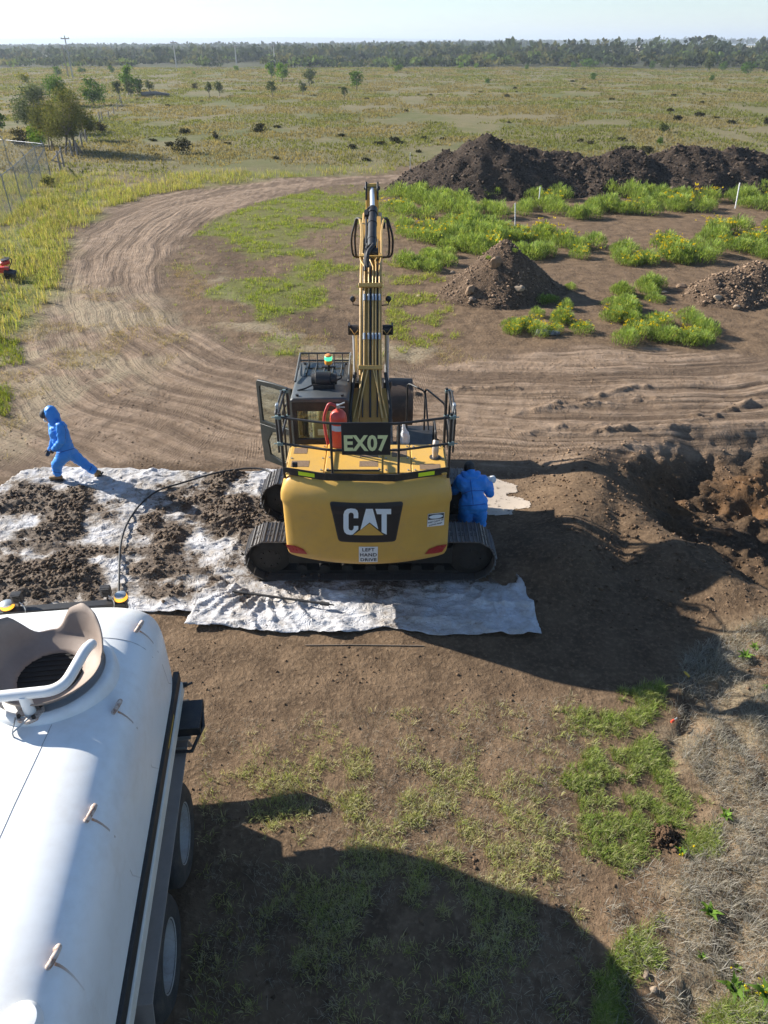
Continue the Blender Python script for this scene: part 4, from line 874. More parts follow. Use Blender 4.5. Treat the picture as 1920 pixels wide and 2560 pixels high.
for (u, v, yv, s_) in ((1112, 545, 25.5, .35), (1140, 545, 25.4, .3), (1055, 560, 25.2, .3)):
    p_ = hit(u, v); o_ = link('weed_bush', WM[0][0], None, None, p_); o_.scale = (s_,) * 3; tag(o_, 'tiny green weed sprouting high on the lone gravel mound', 'weed', 'sprouts on the gravel mound')
# broad-leaved weeds in the dry straw, bottom right
def leafy(x, y, s_, label, seed, yl=False):
    r = np.random.default_rng(seed); n = 14; az = np.arange(n) * 2.4 + r.normal(0, .2, n); P = np.tile(np.array([[0, 0, .01]]), (n, 1)) * s_; c = np.array([(.16, .27, .05)]) * r.uniform(.8, 1.3, (n, 1))
    V, F, T = blades(P, az, r.uniform(.10, .2, n) * s_, r.uniform(.035, .06, n) * s_, r.uniform(.35, .9, n), c); parts = [(V, F, T)]
    if yl:
        V, F, T = leaf_cloud([(r.normal(0, .06) * s_, r.normal(0, .06) * s_, r.uniform(.1, .2) * s_) for _ in range(5)], [(.012,) * 3] * 5, 20, .012, [(.65, .5, .02)], seed + 1); F = np.concatenate([F[:, :3], F[:, [0, 2, 3]]]); parts.append((V, F, T))
    V, F, T = merge(parts); tag(link('broadleaf_weed', npmesh('broadleaf_weed', V, F, True, T), WEEDM, None, (x, y, hz(x, y) + .01)), label, 'weed')
for i, (u, v, s_, lb, yl) in enumerate(((1600, 1440, 1.0, 'broad-leaved weed near the right edge above the dug soil', False), (1525, 1990, 1.0, 'broad-leaved green rosette in the dry straw', False), (1655, 1510, .9, 'green rosette weed at the right edge beside dug soil', False), (1510, 2080, .5, 'small green seedling in the straw, lower right', False),
        (1575, 2150, 1.2, 'yellow-flowered leafy weed near the bottom right corner', True), (1640, 2170, 1.2, 'leafy weed in the bottom right corner', True), (1560, 1780, .8, 'light green rosette right of the dug soil lump', False), (1470, 1850, .7, 'pale seedling just below the dug soil lump', True), (1590, 2100, .5, 'tiny green seedling near the right edge, lower right', False), (1620, 1420, .7, 'small weed by the dug soil, upper right of the straw', False))):
    q = K(u, v); leafy(q.x, q.y, s_, lb, 760 + i, yl)

# ---- far woodland: one mass ----------------------------------------------
r = np.random.default_rng(800); parts = []
def wood(n, y0, y1, hr, wr, cols, per, cond, power=1.0):
    yy = y0 + (y1 - y0) * r.random(n) ** power; xx = r.uniform(-1, 1, n) * (yy * 1.15 + 120); k = cond(xx, yy); xx, yy = xx[k], yy[k]; m = len(xx)
    Hh = r.uniform(*hr, m) * np.interp(xx / yy, [-.45, 0, .35], [.50, .68, .92]); Ww = r.uniform(*wr, m); ti = np.repeat(np.arange(m), per); N_ = len(ti)
    d = r.normal(size=(N_, 3)); d /= np.linalg.norm(d, axis=1)[:, None]; d *= (r.random(N_) ** .4)[:, None]
    P = np.stack([xx[ti] + d[:, 0] * Ww[ti] * .5, yy[ti] + d[:, 1] * Ww[ti] * .5, hgt(xx, yy)[ti] + Hh[ti] * (.56 + .42 * d[:, 2])], 1)
    a = r.normal(size=(N_, 3)); a /= np.linalg.norm(a, axis=1)[:, None]; b = np.cross(a, r.normal(size=(N_, 3))); b /= np.linalg.norm(b, axis=1)[:, None]; s_ = (np.sqrt(Hh * Ww)[ti] * .17 * r.uniform(.6, 1.4, N_))[:, None]
    V = np.stack([P - a * s_, P + b * s_ * .7, P + a * s_, P - b * s_ * .7], 1).reshape(-1, 3); F = np.arange(N_)[:, None] * 4 + np.array([[0, 1, 2, 3]])
    cs = np.array(cols); T = np.repeat(cs[r.integers(0, len(cs), m)][ti] * r.uniform(.75, 1.25, (N_, 1)), 4, 0); parts.append((V, F, T))
fld = lambda x, y: ~((x > 170 + (y - 1000) * .25) & (y > 850) & (y < 1800))
WC = [(.045, .062, .032), (.06, .075, .038), (.038, .052, .03), (.085, .09, .045), (.075, .10, .045)]
wood(5200, 285, 520, (2.5, 6.5), (4, 9), WC + [(.12, .17, .05), (.13, .13, .06)], 34, lambda x, y: (fbm(x, y, 60, 3, 801) > .38) & (y > 290 + 70 * fbm(x, y, 80, 2, 802)))
wood(4600, 420, 900, (7, 13), (6, 11), WC, 20, lambda x, y: (fbm(x, y, 90, 3, 803) > .36) & fld(x, y) & ~((x > .16 * y) & (y > 540)), 1.2)
wood(8800, 900, 1900, (11, 17), (10, 18), WC[:3], 13, lambda x, y: fld(x, y), 1.0)
wood(2800, 1800, 3200, (13, 19), (14, 26), WC[:3], 14, lambda x, y: x > -2000)
V, F, T = merge(parts); tag(link('woodland', npmesh('woodland', V, F, False, T), LEAFM), 'belt of far eucalypt woodland along the horizon', 'woodland', None, 'stuff')

# ---- fences, poles, stakes ---------------------------------------------------
GALP = pm('galvanised_post', (.20, .21, .22), .5, .5, nscale=12, amt=.3); WOODP = pm('weathered_post', (.24, .21, .18), .9, nscale=20, amt=.6, bmp=.4); WPAINT = pm('white_stake_paint', (.80, .80, .78), .6, nscale=10, amt=.15)
cf = [gp(*p_) for p_ in ((31, 541), (58, 515), (84, 480), (106, 454), (127, 442))]; d0 = (cf[0] - cf[1]); cf = [cf[0] + d0 * 1.1] + cf
far_run = [gp(126, 442), gp(28, 428) , gp(-70, 416)]
FE = empty('chain_link_fence', cf[-1], 'grey chain-link fence with angled posts at the left edge', 'fence')
def post(p_, tall=2.0):
    m_ = MB(); z0_ = hz(p_.x, p_.y); b0 = Vector((p_.x, p_.y, z0_ - .05)); m_.tube([b0, b0 + Vector((0, 0, tall)), b0 + Vector((-.12, 0, tall + .28))], .028, 8); m_.build('post', GALP, FE, smooth_=50)
for p_ in cf: post(p_)
for p_ in far_run[1:]: post(p_)
wm_, nt, o = nodes_of('chain_link_wire'); 
p = N(nt, 'ShaderNodeBsdfPrincipled'); p.inputs['Base Color'].default_value = (.34, .36, .37, 1); p.inputs['Metallic'].default_value = .4; p.inputs['Roughness'].default_value = .5; nt.links.new(p.outputs[0], o.inputs['Surface'])
def mesh_run(a, b):
    """diamond mesh as real thin wires"""
    L_ = (b - a).length; dv = (b - a).normalized(); V, F = [], []; za = Vector((0, 0, 1)); st = .16; n_ = int(L_ / st); w_ = .006; k = 0
    zA, zB = hz(a.x, a.y), hz(b.x, b.y); Hh = 1.95
    for s_ in (-1, 1):
        for i in range(-int(Hh / st), n_ + int(Hh / st) + 1):
            x0 = i * st; x1 = x0 + s_ * Hh; t0, t1 = 0.0, 1.0
            lo, hi = 0.0, L_
            if s_ > 0: t0 = max(0, (lo - x0) / Hh); t1 = min(1, (hi - x0) / Hh)
            else: t0 = max(0, (x0 - hi) / Hh); t1 = min(1, (x0 - lo) / Hh)
            if t1 <= t0: continue
            P0 = a + dv * (x0 + s_ * Hh * t0) + za * (Hh * t0); P1 = a + dv * (x0 + s_ * Hh * t1) + za * (Hh * t1)
            P0.z += zA + (zB - zA) * ((P0 - a).dot(dv) / L_) + .03; P1.z += zA + (zB - zA) * ((P1 - a).dot(dv) / L_) + .03
            nn = (P1 - P0).normalized().cross(dv.cross(za)).normalized() * w_ * .5; mm = dv.cross(za) * w_ * .5
            V += [P0 - nn, P0 + nn, P0 + mm * 1.7, P1 - nn, P1 + nn, P1 + mm * 1.7]; F += [(k, k + 1, k + 4, k + 3), (k + 1, k + 2, k + 5, k + 4), (k + 2, k, k + 3, k + 5)]; k += 6
    m_ = MB(); m_.v = [tuple(q) for q in V]; m_.f = F
    return m_
for run in (list(zip(cf[:-1], cf[1:])), list(zip(far_run[:-1], far_run[1:]))):
    for a, b in run:
        me = mesh_run(Vector((a.x, a.y, 0)), Vector((b.x, b.y, 0))); me.build('wire_mesh', wm_, FE)
        m_ = MB(); m_.tube([Vector((a.x, a.y, hz(a.x, a.y) + 2.0)), Vector((b.x, b.y, hz(b.x, b.y) + 2.0))], .02, 6); m_.build('top_rail', GALP, FE)
m_ = MB(); c_ = cf[-1]; m_.tube([Vector((c_.x, c_.y, hz(c_.x, c_.y) + 1.7)), Vector((c_.x - .6, c_.y - 2.2, .2))], .03, 6); m_.build('brace', GALP, FE)
# old timber fence running away from the corner
def Z9(x, y): return x * .1929, 180 + y * .1929
op = [(830, 1225, 975), (785, 1275, 1020), (940, 1090, 880), (1005, 1070, 885), (1070, 975, 770), (1130, 920, 740), (1240, 790, 640), (1300, 655, 520), (1330, 630, 545), (1415, 600, 500), (1475, 530, 465), (1525, 480, 430), (1580, 420, 330)]
OF = empty('post_and_wire_fence', gp(*Z9(830, 1225)), 'old timber post and wire fence running from the trees to the far paddock', 'fence'); pts = []
for (x, y, yt) in op:
    p_ = gp(*Z9(x, y)); z0_ = hz(p_.x, p_.y); h_ = max(.9, min(1.5, gy(*Z9(x, yt), p_.y).z - z0_)); m_ = MB(); m_.tube([Vector((p_.x, p_.y, z0_ - .1)), Vector((p_.x, p_.y, z0_ + h_ * .6)), Vector((p_.x + .03, p_.y, z0_ + h_))], [.085, .08, .07], 7); m_.build('post', WOODP, OF, smooth_=50); pts.append(Vector((p_.x, p_.y, z0_)))
a, b = pts[0], pts[1]
m_ = MB(); m_.tube([a + Vector((0, 0, 1.1)), Vector((cf[-1].x + .3, cf[-1].y + .1, 1.0))], .05, 6); m_.tube([a + Vector((0, 0, .2)), Vector((cf[-1].x + .3, cf[-1].y + .1, 1.0))], .045, 6); m_.build('brace_rail', WOODP, OF)
srt = sorted(pts[2:], key=lambda q: q.y)
for h_ in (.35, .65, .95):
    m_ = MB(); m_.tube([q + Vector((0, 0, h_)) for q in [pts[0]] + srt], .007, 4); m_.build('wire', wm_, OF)
# marker stakes
for (u, v, ut, vt, lb) in ((1113, 493, 1113, 440, 'white marker stake nearest the camera, in the weeds right of the boom'), (1163, 445, 1167, 405, 'white marker stake against the foot of the tallest stockpile'), (1588, 452, 1598, 396, 'leaning white marker stake near the right edge'), (886, 368, 886, 330, 'white marker stake on the far road edge left of the stockpile')):
    a = K(u, v); b = KY(ut, vt, a.y); z0_ = hz(a.x, a.y); m_ = MB(); a = Vector((a.x, a.y, z0_ - .1)); m_.tube([a, b], .032, 4); m_.tube([b, b + (b - a).normalized() * .04], [.032, .012], 4); o_ = m_.build('marker_stake', WPAINT, origin=(a.x, a.y, 0)); tag(o_, lb, 'stake', 'white marker stakes')
# power poles
for (a, b, lb, two) in (((316, 235), (281, 50), 'nearest tall twin power pole, far left', True), ((763, 190), (751, 72), 'grey power pole in front of the woodland, centre left', False), ((1187, 172), (1185, 90), 'thin power pole in front of the woodland above the bright tree pair', False), ((1022, 176), (1018, 92), 'thin faint power pole above the tiny far bush', False)):
    p_ = gp(*Z7(*a)); t_ = gy(*Z7(*b), p_.y); z0_ = hz(p_.x, p_.y); o_ = empty('power_pole', (p_.x, p_.y, z0_), lb, 'power pole', 'power poles across the paddock')
    Hh = t_.z - z0_; rr_ = .0011 * p_.y ** .95
    m_ = MB(); B0 = Vector((p_.x, p_.y, z0_)); m_.tube([B0 - Vector((0, 0, .3)), B0 + Vector((0, 0, Hh))], [rr_, rr_ * .75], 8); m_.build('pole', pm('pale_pole_%d' % int(p_.y), (.42, .40, .37), .8), o_)
    if two:
        m_ = MB(); B1 = B0 + Vector((-1.6, 1.2, 0)); m_.tube([B1 - Vector((0, 0, .3)), B1 + Vector((0, 0, Hh * .78))], [rr_ * .9, rr_ * .7], 8); m_.build('pole', WOODP, o_)
    m_ = MB(); m_.box(B0 + Vector((0, 0, Hh * .93)), (2.2, rr_ * 1.2, rr_ * 1.2)); m_.build('cross_arm', WOODP, o_)
    for k in (-1, 0, 1):
        m_ = MB(); m_.cyl(B0 + Vector((k * .95, 0, Hh * .93)), B0 + Vector((k * .95, 0, Hh * .93 + .35)), rr_ * .4, 6); m_.build('insulator', GALP, o_)
# fallen logs on the far fence line
q = gp(*Z7(670, 303)); m_ = MB(); z0_ = hz(q.x, q.y)
m_.tube([Vector((q.x - 2.4, q.y, z0_ + .35)), Vector((q.x, q.y + .2, z0_ + .5)), Vector((q.x + 2.6, q.y, z0_ + .3))], [.35, .32, .2], 8); m_.tube([Vector((q.x - .5, q.y, z0_ + .6)), Vector((q.x - .9, q.y - .3, z0_ + 1.1))], [.15, .07], 6); tag(m_.build('fallen_log', WOODP, smooth_=50, origin=(q.x, q.y, 0)), 'grey fallen log lying by the far fence line', 'log')
# ------------------------------------------------------------------ excavator (tracks lie left-right, upper body faces away from the camera)
def glassmat(name, tint_, rough=.03, alpha=.22):
    m, nt, o = nodes_of(name)
    g = N(nt, 'ShaderNodeBsdfGlossy'); g.inputs['Roughness'].default_value = rough; g.inputs['Color'].default_value = (.9, .95, .95, 1)
    t = N(nt, 'ShaderNodeBsdfTransparent'); t.inputs['Color'].default_value = rgba(tint_)
    d = N(nt, 'ShaderNodeBsdfDiffuse'); d.inputs['Color'].default_value = (.30, .27, .20, 1)
    lw = N(nt, 'ShaderNodeLayerWeight'); lw.inputs[0].default_value = .5; fo = mth(nt, 'ADD', mth(nt, 'MULTIPLY', mth(nt, 'POWER', lw.outputs['Facing'], 4.0), .5), .05)
    x = N(nt, 'ShaderNodeMixShader'); nt.links.new(fo, x.inputs[0]); nt.links.new(t.outputs[0], x.inputs[1]); nt.links.new(g.outputs[0], x.inputs[2])
    y_ = N(nt, 'ShaderNodeMixShader'); n_ = noise(nt, 9, 5, .7, coords(nt)); nt.links.new(mth(nt, 'MULTIPLY', ramp(nt, n_, .3, .8), alpha), y_.inputs[0])
    nt.links.new(x.outputs[0], y_.inputs[1]); nt.links.new(d.outputs[0], y_.inputs[2]); nt.links.new(y_.outputs[0], o.inputs['Surface']); return m
GLASS = glassmat('dusty_cab_glass', (.86, .92, .87), alpha=.12)

CLAMP = pm('clamp_green_grey', (.20, .27, .26), .5, .4)
XC, YC = -0.26, 10.40
EX = empty('excavator', (XC, YC, 0), 'yellow tracked excavator with open cab door and raised boom parked on the white ground sheet', 'excavator')
# tracks -------------------------------------------------
TX, THL, TR = -0.225, 1.650, .380          # centre, half distance between end wheels, belt radius (without shoes)
def track_path(n):
    Lq = 2 * THL; per = 2 * Lq + 2 * math.pi * TR; o_ = []
    for i in range(n):
        s_ = per * i / n
        if s_ < Lq: o_.append((-THL + s_, 2 * TR, 0.0))
        elif s_ < Lq + math.pi * TR:
            a = (s_ - Lq) / TR; o_.append((THL + TR * math.sin(a), TR + TR * math.cos(a), a))
        elif s_ < 2 * Lq + math.pi * TR: o_.append((THL - (s_ - Lq - math.pi * TR), 0, math.pi))
        else:
            a = (s_ - 2 * Lq - math.pi * TR) / TR; o_.append((-THL - TR * math.sin(a), TR - TR * math.cos(a), math.pi + a))
    return o_
shoe = None
def make_track(ty, near):
    z0 = .045
    tr = MB()
    pp = track_path(64)
    ring = [[(TX + x * k0, ty + yy, z0 + TR + (z - TR) * k0) for (x, z, a) in pp for k0 in (1,)] for yy in (-.11, .11)]
    inn = [[(TX + x * .955, ty + yy, z0 + TR + (z - TR) * .80) for (x, z, a) in pp] for yy in (.11, -.11)]
    tr.rings(ring + inn + [ring[0]], cap=False)
    t = tr.build('track', DARKM, EX, smooth_=50)
    global shoe
    N_ = 46; pitch = (4 * THL + 2 * math.pi * TR) / N_
    if shoe is None:
        s_ = MB(); h = pitch * .5
        prof = [(-h, 0), (-h, .016), (-h * .82, .018), (-h * .74, .046), (-h * .62, .046), (-h * .52, .018), (-h * .05, .018), (h * .0, .036), (h * .12, .036), (h * .2, .018), (h * .55, .018), (h * .62, .036), (h * .74, .036), (h * .84, .016), (h * .97, .014), (h * .97, 0)]
        s_.prism(prof, 'y', -.28, .28)
        for bx_ in (-.25, .35):
            for by_ in (-.09, -.05, .05, .09): s_.box((h * bx_, by_, .022), (.022, .022, .014))
        shoe = s_.mesh('track_shoe')
        shoe.materials.append(STEEL)
    for (x, z, a) in track_path(N_):
        o_ = bpy.data.objects.new('track_shoe', shoe); COL.objects.link(o_); o_.parent = t
        o_.location = Vector((TX + x - XC, ty - YC, z0 + z)); o_.rotation_euler = (0, a, 0)
    f = MB(); f.b2(TX - 1.35, TX + 1.35, ty - .17, ty + .17, .30, .62); f.b2(TX - 1.1, TX + 1.1, ty - .13, ty + .13, .62, .72); f.build('track_frame', DARKM, EX, .02)
    for nm, sx, rad in (('sprocket', -1, .33), ('idler', 1, .36)):
        w_ = MB(); c_ = Vector((TX + sx * THL, ty, z0 + TR))
        w_.lathe(c_ + Vector((0, -.20, 0)), [(.02, 0), (rad * .55, 0), (rad * .62, .02), (rad * .9, .05), (rad, .08), (rad, .32), (rad * .9, .35), (rad * .62, .38), (rad * .55, .40), (.02, .40)], 28, (0, 1, 0))
        for k in range(8):
            a = k * math.pi / 4; w_.cyl(c_ + Vector((math.cos(a) * rad * .45, -.225, math.sin(a) * rad * .45)), c_ + Vector((math.cos(a) * rad * .45, -.19, math.sin(a) * rad * .45)), .018, 6)
        w_.build(nm, DARKM, EX, smooth_=35)
    for k in range(7):
        r_ = MB(); xx = TX - 1.15 + k * 2.3 / 6; r_.lathe((xx, ty - .17, .17), [(.03, 0), (.09, .01), (.09, .08), (.075, .09), (.075, .25), (.09, .26), (.09, .33), (.03, .34)], 14, (0, 1, 0)); r_.build('roller', DARKM, EX, smooth_=40)
make_track(9.55, True); make_track(11.36, False)
u = MB(); u.b2(XC - .75, XC + .75, 9.55, 11.2, .42, .78); u.prism([(XC - 1.0, .45), (XC + 1.0, .45), (XC + .6, .75), (XC - .6, .75)], 'y', 9.6, 11.15); u.build('undercarriage_frame', DARKM, EX, .03)
u = MB(); u.lathe((XC, YC, .76), [(.62, 0), (.66, .02), (.66, .12), (.58, .14), (.58, .22), (.3, .22)], 32); u.build('swing_bearing', DARKM, EX, smooth_=40)
# upper frame ---------------------------------------------
u = MB(); u.b2(XC - 1.18, XC + 1.18, 8.95, 12.0, .97, 1.22); u.b2(XC - .42, XC + .42, 10.2, 12.3, 1.2, 1.55); u.build('upper_frame', BLK, EX, .02)
def inset(z):
    return float(np.interp(z, [.90, .95, 1.0, 1.1, 1.86, 1.93, 2.0, 2.12, 2.22, 2.30, 2.34], [.09, .03, .008, 0, 0, -.012, -.012, .012, .06, .13, .22]))
def cwy(x, z): return 8.50 + .275 * ((x - XC) / 1.26) ** 2 + inset(z)
CWW = 1.255
def cw_ring(z):
    ins = inset(z); hw = CWW - .02 - max(ins, -.02) * .9
    if 1.88 < z < 2.1: hw += .012
    pts = []; rc = .11
    for k in range(25):
        x = -1 + 2 * k / 24; xx = XC + x * (hw - rc); pts.append((xx, cwy(xx, z), z))
    xr_ = XC + hw; ya = pts[-1][1]
    R_ = []
    for k in range(1, 6):
        a = k / 5 * math.pi / 2; R_.append((XC + hw - rc + rc * math.sin(a), ya + .015 + rc * (1 - math.cos(a)), z))
    R_ += [(xr_, 9.1, z), (xr_ - .005, 9.32, z)]
    L_ = [(2 * XC - p_[0], p_[1], z) for p_ in R_][::-1]
    return L_ + pts + R_
u = MB(); u.rings([cw_ring(z) for z in (.90, .925, .95, .98, 1.03, 1.1, 1.3, 1.6, 1.84, 1.88, 1.93, 1.97, 2.02, 2.07, 2.12, 2.17, 2.22, 2.26, 2.30, 2.33, 2.345)])
CW = u.build('counterweight', YEL, EX, smooth_=50)
def z1(x, y): return 560 + x * .4581, 840 + y * .4581
def on_cw(px, py):
    uu, vv = z1(px, py); y = 8.6
    for _ in range(6):
        q = gy(uu, vv, y); y = cwy(q.x, min(q.z, 2.3))
    return q.x, q.z
def conform(bm, name, mat, off, parent=CW, sx=.05):
    """lay a flat (x,z) mesh on the curved counterweight"""
    xs_ = [v_.co.x for v_ in bm.verts]
    k = math.floor(min(xs_) / sx) * sx
    while k < max(xs_):
        bmesh.ops.bisect_plane(bm, geom=bm.verts[:] + bm.edges[:] + bm.faces[:], plane_co=(k, 0, 0), plane_no=(1, 0, 0)); k += sx
    zs_ = [v_.co.y for v_ in bm.verts]; k = math.floor(min(zs_) / .06) * .06
    while k < max(zs_):
        bmesh.ops.bisect_plane(bm, geom=bm.verts[:] + bm.edges[:] + bm.faces[:], plane_co=(0, k, 0), plane_no=(0, 1, 0)); k += .06
    base = world_loc(EX)
    for v_ in bm.verts:
        x, z = v_.co.x, v_.co.y; v_.co = Vector((x, cwy(x, z) - off, z)) - base
    bmesh.ops.recalc_face_normals(bm, faces=bm.faces)
    me = bpy.data.meshes.new(name); bm.to_mesh(me); bm.free()
    return link(name, me, mat, parent)
def poly_bm(pts):
    from mathutils.geometry import tessellate_polygon
    bm = bmesh.new(); vs_p = [bm.verts.new((p_[0], p_[1], 0)) for p_ in pts]
    for t_ in tessellate_polygon([[Vector((p_[0], p_[1], 0)) for p_ in pts]]): bm.faces.new([vs_p[i_] for i_ in t_])
    return bm
def rpoly(pts, r): return [tuple(p_)[:2] for p_ in arc_pts([((pts[-1][0] + pts[0][0]) / 2, (pts[-1][1] + pts[0][1]) / 2, 0)] + [(p_[0], p_[1], 0) for p_ in pts] + [((pts[-1][0] + pts[0][0]) / 2, (pts[-1][1] + pts[0][1]) / 2, 0)], r)[:-1]]
def zp(l): return [on_cw(*p_) for p_ in l]
PL_ = rpoly(zp([(583, 906), (972, 906), (930, 1113), (632, 1113)]), .05)
conform(poly_bm(PL_), 'logo_plate', PLATE, .008)
# the three letters, traced in the plate's own units (photo zoom pixels)
C_ = [(733, 992), (733, 965), (728, 950), (716, 941), (694, 938), (671, 942), (658, 953), (652, 972), (652, 1046), (657, 1067), (670, 1079), (690, 1083), (703, 1081), (733, 1052), (733, 1034), (708, 1034), (708, 1046), (703, 1056), (694, 1059), (685, 1056), (680, 1047), (680, 972), (684, 964), (693, 961), (703, 964), (708, 972), (708, 992)]
A_ = [(775, 941), (812, 941), (842, 1052), (795, 1015), (744, 1056)]
T_ = [(826, 941), (912, 941), (912, 970), (888, 970), (888, 1082), (860, 1068), (860, 970), (835, 970)]
for L_ in (C_, A_, T_): conform(poly_bm(zp(L_)), 'letter', LBL, .012)
conform(poly_bm(zp([(705, 1083), (795, 1020), (872, 1083)])), 'logo_triangle', YEL, .014)
ed = MB()
pl = rpoly(zp([(575, 900), (980, 900), (937, 1120), (625, 1120)]), .055)
conform(poly_bm(pl), 'logo_frame', DEC, .005)
def sticker(corners, name='sticker'):
    return conform(poly_bm(zp(corners)), name, WHT, .007)
sticker([(736, 1148), (840, 1148), (838, 1232), (736, 1232)])
x0, za = on_cw(736, 1148); x1, zb = on_cw(839, 1232)
for i, tx_ in enumerate(('LEFT', 'HAND', 'DRIVE')):
    bm = text_bm(tx_, .083, .0022, 1.12)
    bmesh.ops.translate(bm, verts=bm.verts, vec=((x0 + x1) / 2, za + (zb - za) * (.18 + .32 * i) - .004, 0)); conform(bm, 'lettering', DEC, .011, sx=.08)
KC = [(1113, 970), (1203, 960), (1200, 1030), (1108, 1040)]
sticker(KC)
def kq(a, b): # position inside the keep-clear sticker
    P0, P1, P2, P3 = [Vector(p_) for p_ in zp(KC)]; return (P0 * (1 - a) + P1 * a) * (1 - b) + (P3 * (1 - a) + P2 * a) * b
conform(poly_bm([kq(.03, .04), kq(.97, .04), kq(.97, .46), kq(.03, .46)]), 'sticker_header', DEC, .010)
conform(poly_bm([kq(.5 + .42 * math.cos(t * .314), .25 + .15 * math.sin(t * .314)) for t in range(20)]), 'sticker_oval', LBL, .012)
for tx_, b_, s_ in (('KEEP CLEAR OF', .62, .034), ('SWING AREA', .85, .034)):
    bm = text_bm(tx_, s_, .0008); q = kq(.5, b_); bmesh.ops.rotate(bm, verts=bm.verts, cent=(0, 0, 0), matrix=Matrix.Rotation(.03, 3, 'Z')); bmesh.ops.translate(bm, verts=bm.verts, vec=(q.x, q.y, 0)); conform(bm, 'lettering', DEC, .010, sx=.1)
for L_ in ([(335, 1134), (385, 1142), (432, 1160), (456, 1188), (400, 1184), (362, 1178)], [(1218, 1134), (1165, 1142), (1120, 1160), (1096, 1188), (1152, 1184), (1190, 1176)]):
    conform(poly_bm(zp(L_)), 'tail_lamp', REDL, .012)
# engine deck ----------------------------------------------
DZ = 2.345
d = MB(); d.b2(XC - 1.2, XC + 1.2, 9.25, 9.72, 1.25, DZ - .04); d.build('engine_bay', YELD, EX, .015)
px_ = [XC - 1.16, XC - .60, XC + .24, XC + .66, XC + 1.17]
for i in range(4):
    d = MB(); d.b2(px_[i] + .004, px_[i + 1] - .004, 8.83, 9.70, DZ - .02, DZ + (.035 if i == 1 else .02)); o_ = d.build('hood_panel', YEL, EX, .012)
    for bx_ in (px_[i] + .05, px_[i + 1] - .05):
        for by_ in (8.90, 9.25, 9.62):
            b_ = MB(); b_.cyl((bx_, by_, DZ + .012), (bx_, by_, DZ + (.048 if i == 1 else .034)), .013, 8); b_.build('bolt', GALV, o_)
for (a, b, c_, e, i) in ((-1.10, -.84, 9.0, 9.18, 0), (-.10, .17, 8.98, 9.14, 1), (-.10, .17, 9.26, 9.40, 1), (.38, .60, 9.30, 9.56, 2), (.78, 1.08, 8.92, 9.08, 3), (-1.1, -.9, 9.4, 9.58, 0)):
    d = MB(); zt = DZ + (.035 if i == 1 else .02); d.b2(XC + a, XC + b, c_, e, zt - .004, zt + .004); d.build('grip_patch', BRN, EX)
d = MB(); d.b2(XC - .57, XC + .20, 8.845, 8.865, DZ + .03, DZ + .055); d.build('hood_hinge', BLK, EX)
d = MB(); d.cyl((XC + 1.02, 9.28, DZ), (XC + 1.02, 9.28, DZ + .17), .045, 16); d.tube([(XC + 1.02, 9.28, DZ + .12), (XC + 1.02, 9.28, DZ + .22), (XC + 1.03, 9.33, DZ + .27)], [.05, .05, .048], 16, True); ex_ = d.build('exhaust_pipe', pm('exhaust_steel', (.50, .43, .36), .45, .6, nscale=14, amt=.6), EX, smooth_=40)
d = MB(); d.lathe((XC + 1.033, 9.345, DZ + .283), [(.043, 0), (.001, 0.001)], 14, (.02, .75, .66)); d.build('exhaust_mouth', DARKM, ex_)
d = MB(); d.lathe((XC + 1.02, 9.28, DZ + .02), [(.085, 0), (.085, .012), (.06, .014)], 18); d.build('exhaust_collar', BLK, EX)
# toe board ------------------------------------------------
def e1(x, y): return 620 + x * .3255, 860 + y * .3255
tb = [gp(*e1(268, 992), DZ + .02), gp(*e1(600, 1040), DZ + .02), gp(*e1(1130, 1040), DZ + .02), gp(*e1(1548, 998), DZ + .02)]
tb = [Vector((p_.x, max(p_.y, cwy(p_.x, 2.2) + .07), p_.z)) for p_ in tb]
t_ = MB()
for a, b in zip(tb[:-1], tb[1:]):
    dv = (b - a).normalized(); nv = Vector((-dv.y, dv.x, 0)) * .008
    for P_ in [[a - nv, b - nv, b + nv, a + nv]]: t_.rings([[p_ + Vector((0, 0, h)) for p_ in P_] for h in (-.035, .075)])
toe = t_.build('toe_board', BLK, EX)
for (i, f0, f1) in ((0, .36, .74), (2, .42, .72)):
    a = tb[i].lerp(tb[i + 1], f0); b = tb[i].lerp(tb[i + 1], f1); nv = Vector(((b - a).y, -(b - a).x, 0)).normalized() * .0125
    m_ = MB(); m_.add([a + nv + Vector((0, 0, -.012)), b + nv + Vector((0, 0, -.012)), b + nv + Vector((0, 0, .05)), a + nv + Vector((0, 0, .05))], [(0, 1, 2, 3)]); m_.build('reflector', HIV, toe)
m_ = MB(); m_.box(tb[0].lerp(tb[1], .28) + Vector((0, .04, .12)), (.075, .05, .07)); m_.build('rear_camera', BLK, EX, .01)
